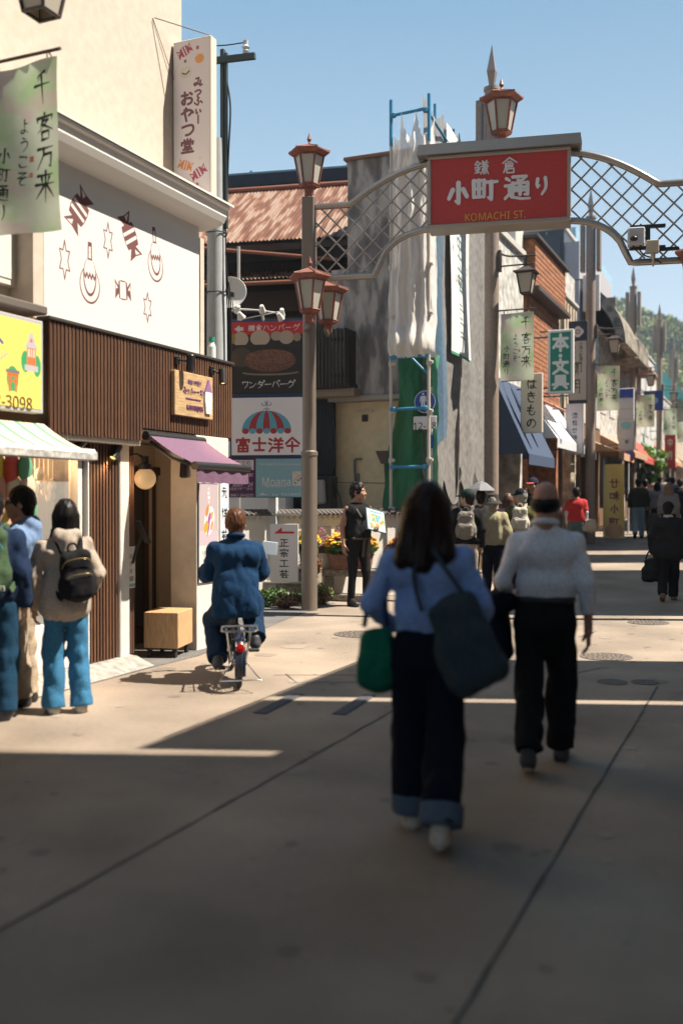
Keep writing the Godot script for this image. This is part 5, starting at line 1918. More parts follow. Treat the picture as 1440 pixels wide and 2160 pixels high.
	part(o, "band", mb, mt("galv_dark"))
	mb = MB.new()
	mb.lathe(Transform3D(Basis(), V(0.42, 7.14, 0)), [Vector2(0.03, 0), Vector2(0.045, 0.03), Vector2(0.03, 0.05), Vector2(0.05, 0.08), Vector2(0.03, 0.11), Vector2(0.035, 0.16), Vector2(0.001, 0.17)], 10)
	part(o, "insulator", mb, mt("porcelain", 0.5, 0.52, 0.55, 0.2))
	mb = MB.new()
	for k in 3:
		mb.tube(curve([V(0.14, 5.2 - k * 0.5, 0.02), V(0.15 + 0.02 * k, 4.3, 0.02), V(0.17 + 0.02 * k, 3.6, 0.0), V(0.16, 2.2, 0.02)], 6), 0.009, 5)
	mb.tube(curve([V(0.42, 7.28, 0), V(-0.3, 7.22, 0.4), V(-2.6, 7.3, 2.0), V(-6.0, 7.6, 5.0)], 6), 0.008, 5)
	mb.tube(curve([V(0.15, 6.85, 0), V(0.2, 6.5, 0), V(0.17, 5.9, 0), V(0.14, 5.2, 0)], 6), 0.012, 5)
	part(o, "cable", mb, mt("black_metal"))
	# satellite dish
	o = thing("satellite_dish", "white satellite dish on a thin pole between utility pole and old house", "satellite dish", V(-8.1, 4.95, -14.3), 0.35)
	mb = MB.new()
	mb.lathe(Transform3D(rotx(1.35), V(0, 0, 0)), [Vector2(0.001, 0.0), Vector2(0.12, 0.012), Vector2(0.22, 0.045), Vector2(0.27, 0.075), Vector2(0.275, 0.07), Vector2(0.22, 0.035), Vector2(0.001, -0.015)], 28)
	part(o, "reflector", mb, mt("dish_white", 0.55, 0.55, 0.52, 0.4))
	mb = MB.new()
	mb.tube([V(0.02, -0.27, 0.06), V(0.08, -0.32, 0.2), V(0.08, -0.1, 0.34)], 0.012, 6)
	part(o, "arm", mb, mt("dish_white"))
	mb = MB.new()
	mb.box(V(0.08, -0.08, 0.34), V(0.07, 0.08, 0.08), 0.01)
	part(o, "receiver", mb, mt("black_metal"))
	mb = MB.new()
	mb.tube([V(0.12, -4.95, -0.1), V(0.12, 0.8, -0.1)], 0.025, 10)
	mb.tube([V(0.12, 0.0, -0.1), V(0.0, 0.0, -0.03)], 0.02, 6)
	part(o, "mast", mb, mt("rail_grey"))

# ------------------------------------------------------------------ rusty roofed house, stained wall, little yellow building
func old_house() -> void:
	var rust := mt("rust_roof", 0.48, 0.46, 0.44, 0.9)
	rust.albedo_texture = T["rust"]
	rust.uv1_scale = V(3.2, 0.3, 1.0)
	var dark := mt("old_timber", 0.035, 0.028, 0.024, 0.8, {"tex": "streak", "scale": V(2, 0.4, 2)})
	var o := thing("old_house", "old timber house with rusty corrugated roof", "house", V(-8.5, 0, -16.5), deg_to_rad(11))
	var mb := MB.new()
	mb.bb(-5.0, 0, -3.2, 1.45, 6.2, -0.75)
	part(o, "wall", mb, dark)
	var corr := func(x0: float, x1: float, y0: float, z0: float, y1: float, z1: float) -> MB:
		var m := MB.new()
		var nn := int((x1 - x0) / 0.076) * 4
		m.sheet(nn, 2, func(u: float, v: float) -> Vector3:
			var x := lerpf(x0, x1, u)
			return V(x, lerpf(y0, y1, v) + 0.016 * sin(x / 0.076 * TAU), lerpf(z0, z1, v)))
		return m
	part(o, "roof", corr.call(-5.2, 1.5, 6.4, 0.0, 8.28, -3.0), rust)
	part(o, "lower_roof", corr.call(-5.2, 2.3, 5.66, 0.15, 6.0, -0.75), rust)
	mb = MB.new()
	mb.tube([V(-5.2, 8.32, -3.0), V(1.5, 8.32, -3.0)], 0.06, 8)
	part(o, "ridge_cap", mb, mt("rust_red", 0.2, 0.075, 0.045, 0.7))
	mb = MB.new()
	mb.tube([V(-5.2, 5.58, 0.2), V(2.3, 5.56, 0.2)], 0.04, 8)
	mb.tube([V(-3.0, 6.5, 0.05), V(-1.2, 6.28, 0.1), V(1.3, 5.95, 0.1)], 0.035, 8)
	part(o, "gutter", mb, mt("rust_red"))
	mb = MB.new()
	mb.bb(-5.2, 6.22, -0.1, 1.5, 6.34, -0.03)
	mb.bb(-5.2, 5.2, -0.7, 1.4, 5.6, -0.66)
	part(o, "fascia", mb, mt("fascia_dark", 0.05, 0.035, 0.028, 0.8))
	for x: float in [-1.9, -0.95, 0.0, 0.85]:
		mb = MB.new()
		mb.bb(x - 0.4, 3.9, -0.74, x + 0.4, 5.1, -0.69, 0.004)
		var w := part(o, "window", mb, mt("window_timber", 0.06, 0.04, 0.03, 0.7))
		for k: float in [-0.2, 0.2]:
			mb = MB.new()
			mb.bb(x + k - 0.17, 3.96, -0.69, x + k + 0.17, 5.04, -0.675)
			part(w, "pane", mb, mt("dark_pane", 0.02, 0.025, 0.025, 0.08))
	# concrete block with blue fence behind it
	o = thing("rear_block", "grey ribbed block with a dark blue band behind the rusty roof", "building", V(-8.5, 0, -16.5), deg_to_rad(11))
	mb = MB.new()
	mb.bb(-7.0, 0, -9, 1.6, 8.3, -3.25)
	part(o, "wall", mb, mt("grey_block", 0.16, 0.15, 0.16, 0.85))
	mb = MB.new()
	for i in 60:
		mb.bb(-6.0 + i * 0.13, 8.1, -3.25, -5.985 + i * 0.13, 8.48, -3.235)
	part(o, "siding_rib", mb, mt("grey_block"), "stuff")
	mb = MB.new()
	mb.bb(-7.0, 8.46, -9, 1.62, 8.75, -3.2, 0.02)
	part(o, "band", mb, mt("navy_band", 0.01, 0.02, 0.04, 0.6))
	o = thing("roof_fence", "pale blue railing on the flat roof behind the rusty roof", "railing", V(-8.5, 0, -16.5), deg_to_rad(11))
	var fb := mt("fence_blue", 0.25, 0.4, 0.5, 0.6)
	mb = MB.new()
	mb.tube([V(-6.5, 9.24, -4.6), V(2.2, 9.24, -4.6)], 0.022, 6)
	mb.tube([V(-6.5, 8.78, -4.6), V(2.2, 8.78, -4.6)], 0.018, 6)
	part(o, "rail", mb, fb)
	var bar := MB.new()
	bar.bb(-0.009, 8.75, -0.009, 0.009, 9.23, 0.009)
	var bm := bar.mesh()
	bm.surface_set_material(0, fb)
	for i in 86:
		piece(o, "bar", i, bm, Transform3D(Basis(), V(-6.45 + i * 0.1, 0, -4.6)))
	for i in 8:
		mb = MB.new()
		mb.bb(-6.43 + i * 1.15, 8.7, -4.63, -6.37 + i * 1.15, 9.28, -4.57)
		part(o, "post", mb, fb)
	# stained wall
	o = thing("stained_building", "grey building with black stained render overhanging a small yellow wall", "building")
	var stain := mt("stained_render", 0.46, 0.44, 0.43, 0.9, {"tex": "stain", "nrm": "n_wall", "ns": 0.15, "scale": V(0.5, 0.16, 0.5)})
	mb = MB.new()
	mb.bb(-7.05, 3.38, -20.0, -5.45, 5.6, -16.0)
	mb.bb(-6.74, 5.6, -20.0, -5.45, 7.46, -16.0)
	part(o, "upper_wall", mb, stain)
	mb = MB.new()
	mb.bb(-6.8, 7.46, -20.0, -5.4, 7.52, -15.94, 0.01)
	part(o, "coping", mb, mt("coping_rust", 0.2, 0.12, 0.09, 0.7))
	mb = MB.new()
	mb.bb(-7.1, 3.3, -16.4, -5.4, 3.39, -15.95, 0.01)
	part(o, "ledge", mb, mt("ledge_grey", 0.32, 0.3, 0.27, 0.85))
	mb = MB.new()
	mb.bb(-7.3, 0, -20.0, -5.45, 3.3, -16.25)
	var yw := part(o, "yellow_wall", mb, mt("yellow_render", 0.78, 0.66, 0.43, 0.9, {"tex": "wall", "nrm": "n_wall", "ns": 0.08, "scale": V(0.8, 0.8, 0.8)}))
	mb = MB.new()
	mb.bb(-6.57, 2.96, -16.25, -6.46, 3.08, -16.235)
	part(yw, "vent", mb, mt("black_metal"))
	mb = MB.new()
	mb.bb(-6.65, 3.12, -16.25, -6.36, 3.14, -16.2)
	part(yw, "vent_hood", mb, mt("rail_grey"))
	mb = MB.new()
	mb.tube(curve([V(-6.55, 2.3, -16.2), V(-6.67, 2.3, -16.2), V(-6.69, 2.2, -16.2), V(-6.66, 1.6, -16.2), V(-6.64, 1.3, -16.2), V(-6.75, 1.1, -16.2), V(-6.95, 1.2, -16.18), V(-7.02, 1.35, -16.18), V(-6.95, 1.42, -16.18), V(-6.93, 1.25, -16.18)], 6), 0.02, 8)
	part(yw, "conduit", mb, mt("conduit", 0.16, 0.17, 0.18, 0.5))
	mb = MB.new()
	mb.bb(-6.65, 1.25, -16.24, -6.62, 2.05, -16.2)
	part(yw, "conduit", mb, mt("conduit"))
	mb = MB.new()
	mb.tube([V(-7.2, 1.9, -16.24), V(-6.3, 1.88, -16.24), V(-5.8, 1.86, -16.24)], 0.006, 4)
	mb.tube(curve([V(-7.25, 2.2, -16.2), V(-7.0, 1.7, -16.2), V(-6.9, 1.2, -16.2), V(-7.1, 1.0, -16.2)], 5), 0.007, 4)
	part(yw, "wire", mb, mt("black_metal"))
	o = thing("downpipe", "brown rain downpipe with a hopper leaning on the yellow wall", "downpipe", V(-5.93, 0, -15.95))
	mb = MB.new()
	mb.box(V(0.0, 1.2, 0), V(0.085, 2.1, 0.085), 0.006, rotz(0.06))
	part(o, "pipe", mb, mt("pipe_brown", 0.09, 0.05, 0.035, 0.6))
	mb = MB.new()
	mb.prism(PackedVector2Array([Vector2(-0.06, 2.2), Vector2(0.06, 2.2), Vector2(0.16, 2.42), Vector2(-0.16, 2.42)]), 0.18, Transform3D(Basis(), V(-0.08, 0, -0.09)))
	part(o, "hopper", mb, mt("pipe_brown"))
	# wooden lattice balcony
	o = thing("slatted_balcony", "dark wooden slatted balcony screen on the stained wall", "balcony", V(0, 0, 0))
	var wd := mt("dark_slat", 0.035, 0.028, 0.024, 0.75)
	mb = MB.new()
	mb.bb(-7.45, 3.5, -16.0, -6.55, 3.58, -15.62, 0.004)
	mb.bb(-7.4, 4.3, -15.68, -6.62, 4.36, -15.64)
	mb.bb(-7.4, 3.68, -15.68, -6.62, 3.74, -15.64)
	part(o, "frame", mb, wd)
	var slm := MB.new()
	slm.bb(-0.022, 3.5, -0.02, 0.022, 4.5, 0.02, 0.003)
	var sm := slm.mesh()
	sm.surface_set_material(0, wd)
	for i in 12:
		piece(o, "slat", i, sm, Transform3D(Basis(), V(-7.38 + i * 0.068, 0.0 + 0.01 * (i % 2), -15.62)))
	for i in 5:
		piece(o, "slat", 12 + i, sm, Transform3D(Basis(), V(-6.6, 0, -15.66 - i * 0.075)))
	mb = MB.new()
	mb.bb(-7.5, 3.36, -16.0, -6.5, 3.5, -15.7, 0.01)
	part(o, "floor_slab", mb, mt("slab_tan", 0.25, 0.2, 0.15, 0.85))
	# meters and clutter at the corner
	o = thing("meter_cabinet", "dark wall of meters and cables beside the yellow wall", "meter cabinet", V(-7.25, 0, -15.9))
	mb = MB.new()
	mb.bb(-0.6, 0, -0.3, 0.2, 3.3, -0.15)
	part(o, "back_panel", mb, mt("clutter_dark", 0.02, 0.018, 0.017, 0.8))
	mb = MB.new()
	mb.bb(-0.05, 1.0, -0.15, 0.3, 2.0, 0.1, 0.02)
	part(o, "cabinet", mb, mt("black_metal"))
	mb = MB.new()
	mb.box(V(0.08, 1.72, 0.14), V(0.22, 0.42, 0.12), 0.03, rotz(0.06))
	part(o, "meter", mb, mt("meter_grey", 0.45, 0.44, 0.42, 0.5))
	mb = MB.new()
	for k in 7:
		mb.tube(curve([V(-0.1 + k * 0.05, 3.3, -0.1), V(-0.05 + k * 0.06, 2.6, 0.0), V(0.0 + k * 0.05, 2.1, 0.08), V(0.28 - 0.02 * k, 2.0, 0.05), V(0.32, 1.6, 0.0)], 5), 0.012, 5)
	part(o, "cable", mb, mt("black_metal"))

# ------------------------------------------------------------------ scaffold, sheets, road sign
func scaffold() -> void:
	var blue := mt("scaffold_blue", 0.03, 0.22, 0.42, 0.45)
	var pale := mt("scaffold_pale", 0.5, 0.46, 0.41, 0.5)
	var o := thing("scaffold", "blue and grey tube scaffold around the house under repair", "scaffold")
	var x0 := -5.79
	var x1 := -5.13
	for x: float in [x0, x1]:
		var mb := MB.new()
		mb.tube([V(x, 0, -15.6), V(x, 7.6, -15.6)], 0.027, 10)
		for k in 9:
			mb.tube([V(x, 0.6 + k * 0.8, -15.6), V(x, 0.68 + k * 0.8, -15.6)], 0.042, 8)
			mb.box(V(x + 0.05, 0.64 + k * 0.8, -15.58), V(0.06, 0.05, 0.05), 0.008)
		part(o, "upright", mb, pale)
		mb = MB.new()
		mb.tube([V(x, 7.45, -15.6), V(x, 8.22, -15.6)], 0.031, 10)
		part(o, "upright_top", mb, blue)
	for z: float in [-16.75, -17.85, -19.0]:
		var mb := MB.new()
		mb.tube([V(-5.4, 0, z), V(-5.4, 8.5 + 0.06 * (z + 17), z)], 0.027, 10)
		part(o, "upright", mb, blue)
	for y: float in [2.13, 3.09, 3.95, 7.95]:
		var mb := MB.new()
		mb.tube([V(x0, y, -15.57), V(x1, y + (0.03 if y > 5 else 0.0), -15.57)], 0.027, 10)
		mb.box(V(x0 + 0.05, y, -15.57), V(0.08, 0.075, 0.075), 0.012)
		mb.box(V(x1 - 0.05, y, -15.57), V(0.08, 0.075, 0.075), 0.012)
		part(o, "ledger", mb, blue)
	var mb := MB.new()
	mb.tube([V(-5.45, 3.95, -15.62), V(-5.15, 3.65, -15.62)], 0.018, 8)
	mb.tube([V(x1, 7.9, -15.6), V(-5.4, 7.9, -19.0)], 0.024, 8)
	part(o, "brace", mb, blue)
	# house under repair behind the sheets
	var nz := FastNoiseLite.new()
	nz.seed = 3
	nz.frequency = 1.0
	# white netting
	mb = MB.new()
	mb.sheet(84, 110, func(u: float, v: float) -> Vector3:
		var y := lerpf(3.93, 7.88, v)
		y -= (0.42 * pow(absf(sin(u * PI * 3.0)), 0.8) - 0.06) * pow(v, 9.0)
		var wd := lerpf(0.4, 0.33, smoothstep(0.6, 1.0, v)) + 0.02 * sin(v * 9.0)
		var x := -5.45 + (u - 0.5) * 2.0 * wd + 0.03 * nz.get_noise_2d(v * 3.0, 7.0)
		var fold := 0.05 * sin(u * 24.0 + 2.2 * nz.get_noise_2d(u * 2.0, v * 1.6)) + 0.06 * nz.get_noise_2d(u * 5.0, v * 3.0) + 0.012 * nz.get_noise_2d(u * 9.0, v * 7.0)
		var z := -15.5 + fold + 0.12 * exp(-pow((v - 0.06) / 0.07, 2.0)) - 0.08 * smoothstep(0.03, 0.0, v)
		z -= 0.22 * pow(absf(u - 0.5) * 2.0, 3.0)
		return V(x, y, z))
	one("white_netting", mb, mt("net_white", 0.76, 0.73, 0.7, 0.9, {"alpha": 0.8, "nrm": "n_cloth", "ns": 0.2, "scale": V(3, 3, 3), "back": Color(0.4, 0.38, 0.35)}), "off white netting bundled down the front of the scaffold", "netting")
	mb = MB.new()
	mb.sheet(44, 50, func(u: float, v: float) -> Vector3:
		var y := lerpf(0.6, 3.98, v)
		var x := lerpf(-5.98 + 0.24 * smoothstep(0.35, 0.8, v), -5.02, u)
		var z := -15.8 + 0.07 * sin(u * 11.0 + v * 5.0 + 3.0 * nz.get_noise_2d(u, v * 2.0)) + 0.07 * nz.get_noise_2d(u * 4.0 + 9.0, v * 5.0)
		return V(x, y, z))
	one("green_netting", mb, mt("net_green", 0.015, 0.17, 0.075, 0.75, {"alpha": 0.93, "nrm": "n_cloth", "ns": 0.2, "scale": V(3, 3, 3), "back": Color(0.01, 0.14, 0.06)}), "dark green netting hung on the lower scaffold", "netting")
	mb = MB.new()
	mb.sheet(90, 60, func(u: float, v: float) -> Vector3:
		var z := lerpf(-15.75, -20.25, u)
		var k := fposmod(u * 4.0, 1.0)
		var y := lerpf(1.95 - 0.45 * sin(k * PI), 8.3 - 0.02 * (z + 16), v)
		y -= 0.22 * sin(fposmod(u * 4.5, 1.0) * PI) * pow(v, 16.0)
		var x := -5.28 + 0.02 * sin(u * 34.0 + 2.5 * nz.get_noise_2d(u * 3.0, v * 1.3)) + 0.03 * nz.get_noise_2d(u * 8.0, v * 4.0) + 0.03 * sin(k * PI)
		return V(x, y, z))
	one("grey_sheeting", mb, mt("net_grey", 0.32, 0.305, 0.3, 0.85, {"alpha": 0.9, "tex": "streak", "nrm": "n_cloth", "ns": 0.2, "scale": V(2, 0.3, 2), "back": Color(0.12, 0.11, 0.1)}), "grey mesh sheeting over the street side of the scaffold", "sheeting")
	mb = MB.new()
	mb.sheet(16, 50, func(u: float, v: float) -> Vector3:
		return V(-5.2 + 0.03 * sin(v * 8.0 + u * 6.0), lerpf(2.3 + 0.4 * u, 6.3, v), lerpf(-15.72, -16.85 + 0.3 * v, u) + 0.05 * nz.get_noise_2d(u * 4.0, v * 6.0)))
	one("blue_sheeting", mb, mt("net_blue", 0.08, 0.2, 0.34, 0.8, {"alpha": 0.72, "tex": "streak", "scale": V(3, 0.5, 3), "back": Color(0.04, 0.12, 0.2)}), "blue strip of sheeting at the corner of the grey sheeting", "sheeting")
	mb = MB.new()
	mb.sheet(60, 24, func(u: float, v: float) -> Vector3:
		var z := lerpf(-15.7, -20.1, u)
		var k := fposmod(u * 4.0, 1.0)
		return V(-5.3 + 0.16 * (1.0 - v) * sin(u * 20.0) + 0.05 * nz.get_noise_2d(u * 9.0, v * 4.0), lerpf(0.5, 2.2 - 0.35 * sin(k * PI), v), z))
	one("black_sheeting", mb, mt("net_black", 0.035, 0.032, 0.03, 0.85, {"nrm": "n_cloth", "ns": 0.2, "scale": V(3, 3, 3)}), "black sheeting gathered along the foot of the scaffold", "sheeting")
	# banner of the builder
	var p := Pic.new(170, 520, L(0.66, 0.66, 0.66))
	p.ell(95, 24, 26, 26, L(0.01, 0.09, 0.35))
	p.column("田中工芸", 66, 180, 44, 46, 0.13, L(0.04, 0.1, 0.1))
	p.column("千本小町", 20, 200, 18, 22, 0.1, L(0.1, 0.12, 0.12))
	for k in 9:
		p.rect(70, 380 + k * 11, 76 + 20 * ((k * 7) % 3), 384 + k * 11, L(0.08, 0.12, 0.1))
	p.rect(0, 514, 170, 520, L(0.04, 0.25, 0.15))
	mb = MB.new()
	mb.sheet(10, 36, func(u: float, v: float) -> Vector3:
		return V(-5.2 + 0.02 * sin(v * 5.0 + u * 3.0) + 0.07 * (1.0 - v) * u, lerpf(4.2 - 0.06 * u, 8.2 - 0.45 * u * u, v), lerpf(-16.97, -18.12, u) + 0.25 * (1.0 - u) * (v - 0.5)))
	o = one("builder_banner", mb, p.mat(0.7, 0.3), "tall white builder's banner hung on the grey sheeting", "banner")
	text_mesh(o, "engineering", 0.09, Transform3D(roty(PI / 2), V(-5.1, 7.0, -17.45)), mt("ink_grey", 0.3, 0.32, 0.34, 0.6), 0.004)
	text_mesh(o, "0467", 0.14, Transform3D(roty(PI / 2), V(-5.08, 5.72, -17.5)), mt("ink_teal", 0.04, 0.1, 0.1, 0.6), 0.004)
	# pedestrian sign
	o = thing("pedestrian_sign", "round blue pedestrian road sign with a 12-18 plate behind the scaffold tubes", "road sign", V(-5.235, 0, -15.72))
	mb = MB.new()
	mb.tube([V(0.09, 0, -0.05), V(0.09, 3.45, -0.05)], 0.03, 10)
	part(o, "post", mb, mt("post_pale"))
	mb = MB.new()
	mb.lathe(Transform3D(rotx(PI / 2), V(0, 3.21, -0.02)), [Vector2(0.001, 0.02), Vector2(0.185, 0.02), Vector2(0.19, 0.015), Vector2(0.19, 0.0), Vector2(0.001, 0.0)], 40)
	part(o, "disc", mb, mt("road_blue", 0.01, 0.065, 0.32, 0.35))
	var wm := mt("road_white", 0.66, 0.67, 0.7, 0.4)
	mb = MB.new()
	var man := func(cx: float, cy: float, s: float) -> void:
		mb.lathe(Transform3D(rotx(PI / 2), V(cx, cy + 0.118 * s, 0.006)), [Vector2(0.001, 0.004), Vector2(0.019 * s, 0.004), Vector2(0.019 * s, 0.0)], 14)
		mb.prism(PackedVector2Array([Vector2(-0.045, 0.085), Vector2(0.045, 0.085), Vector2(0.06, -0.01), Vector2(0.047, -0.012), Vector2(0.034, 0.05), Vector2(0.034, -0.14), Vector2(0.008, -0.14), Vector2(0.004, -0.02), Vector2(-0.004, -0.02), Vector2(-0.012, -0.14), Vector2(-0.036, -0.14), Vector2(-0.034, 0.05), Vector2(-0.047, -0.012), Vector2(-0.06, -0.01)]), 0.006, Transform3D(Basis().scaled(V(s, s, 1)), V(cx, cy, 0.004)))
	man.call(-0.03, 3.22, 1.0)
	man.call(0.07, 3.15, 0.55)
	part(o, "figure_print", mb, wm)
	mb = MB.new()
	mb.lathe(Transform3D(rotx(PI / 2), V(0, 3.21, -0.01)), [Vector2(0.172, 0.0145), Vector2(0.183, 0.0145), Vector2(0.183, 0.006)], 40)
	part(o, "rim", mb, wm)
	mb = MB.new()
	mb.box(V(0, 2.86, 0.0), V(0.4, 0.22, 0.016), 0.006)
	part(o, "plate", mb, wm)
	text_mesh(o, "12-18", 0.12, Transform3D(Basis(), V(0, 2.805, 0.012)), mt("ink_black", 0.01, 0.012, 0.015, 0.5), 0.004)
	mb = MB.new()
	mb.box(V(0.09, 2.55, 0.0), V(0.1, 0.22, 0.02), 0.003)
	part(o, "small_plate", mb, mt("road_blue"))

# ------------------------------------------------------------------ low white wall, benches, flowers
func leaves(mb: MB, rng: RandomNumberGenerator, c: Vector3, r: Vector3, n: int, s: float, up := 0.0) -> void:
	for i in n:
		var d := V(rng.randfn(), rng.randfn(), rng.randfn()).normalized() * pow(rng.randf(), 0.4)
		var p := c + d * r
		var x := V(rng.randfn(), rng.randfn() * 0.6, rng.randfn()).normalized()
		var y := (x.cross(V(rng.randfn(), rng.randfn(), rng.randfn())) + Vector3.UP * up).normalized()
		var w := x.cross(y).normalized()
		var k := s * (0.6 + 0.8 * rng.randf())
		mb.tri(p - w * k * 0.35, p + y * k * 0.5 + x * k * 0.1, p - y * k * 0.5)
		mb.tri(p + w * k * 0.35, p - y * k * 0.5, p + y * k * 0.5 + x * k * 0.1)

func planter(called: String, label: String, at: Vector3, rad: float, hgt: float, mat: Material, flowers: Array, seed_n: int, long := 1.0) -> void:
	var o := thing(called, label, "flower pot", at)
	var rng := RandomNumberGenerator.new()
	rng.seed = seed_n
	var mb := MB.new()
	mb.lathe(Transform3D(Basis().scaled(V(long, 1, 1)), V(0, 0, 0)), [Vector2(0.001, 0.0), Vector2(rad * 0.78, 0.0), Vector2(rad * 0.95, hgt * 0.85), Vector2(rad * 1.04, hgt * 0.86), Vector2(rad * 1.04, hgt), Vector2(rad * 0.92, hgt), Vector2(rad * 0.88, hgt * 0.9), Vector2(0.001, hgt * 0.9)], 24)
	part(o, "pot", mb, mat)
	mb = MB.new()
	leaves(mb, rng, V(0, hgt + 0.12, 0), V(rad * 1.4 * long, 0.17, rad * 1.3), 600, 0.06)
	part(o, "foliage", mb, mt("leaf_mid", 0.07, 0.13, 0.03, 0.6, {"back": Color(0.1, 0.2, 0.04)}), "stuff")
	for k in flowers.size():
		mb = MB.new()
		var c: Array = flowers[k]
		for i in 46:
			var a := rng.randf() * TAU
			var r := sqrt(rng.randf())
			var q := V(cos(a) * r * rad * 1.35 * long, hgt + 0.1 + 0.2 * (1.0 - r * r) + 0.06 * rng.randf(), sin(a) * r * rad * 1.3)
			var B := rotx(rng.randf_range(-0.2, 1.1)) * roty(rng.randf() * 6.0)
			for e in 5:
				var t := TAU * e / 5.0
				mb.ball(q + B * V(cos(t) * 0.018, 0, sin(t) * 0.018), V(0.02, 0.005, 0.02), 6, 4, B)
		part(o, "flower", mb, mt("petal_%d%d%d" % [int(c[0] * 99), int(c[1] * 99), int(c[2] * 99)], c[0], c[1], c[2], 0.6, {"back": Color(c[0], c[1], c[2]) * 0.6}), "stuff")

func shrub(label: String, at: Vector3, r: Vector3, cols: Array, seed_n: int, n := 500, s := 0.05) -> void:
	var o := thing("low_shrub", label, "shrub", at)
	var rng := RandomNumberGenerator.new()
	rng.seed = seed_n
	var mb := MB.new()
	for i in 9:
		var a := TAU * i / 9.0
		mb.tube([V(0, 0, 0), V(cos(a) * r.x * 0.4, r.y * 0.7, sin(a) * r.z * 0.4), V(cos(a) * r.x * 0.7, r.y * 1.3, sin(a) * r.z * 0.7)], [0.008, 0.006, 0.003], 5)
	part(o, "stem", mb, mt("stem_brown", 0.06, 0.04, 0.025, 0.8))
	for c: Array in cols:
		mb = MB.new()
		for k in 5:
			leaves(mb, rng, V(rng.randf_range(-0.6, 0.6) * r.x, r.y * rng.randf_range(0.5, 1.3), rng.randf_range(-0.6, 0.6) * r.z), r * 0.55, n / 5, s)
		part(o, "foliage", mb, mt("leaf_%d_%d_%d" % [int(c[0] * 999), int(c[1] * 999), int(c[2] * 999)], c[0], c[1], c[2], 0.6, {"back": Color(c[0], c[1], c[2])}), "stuff")

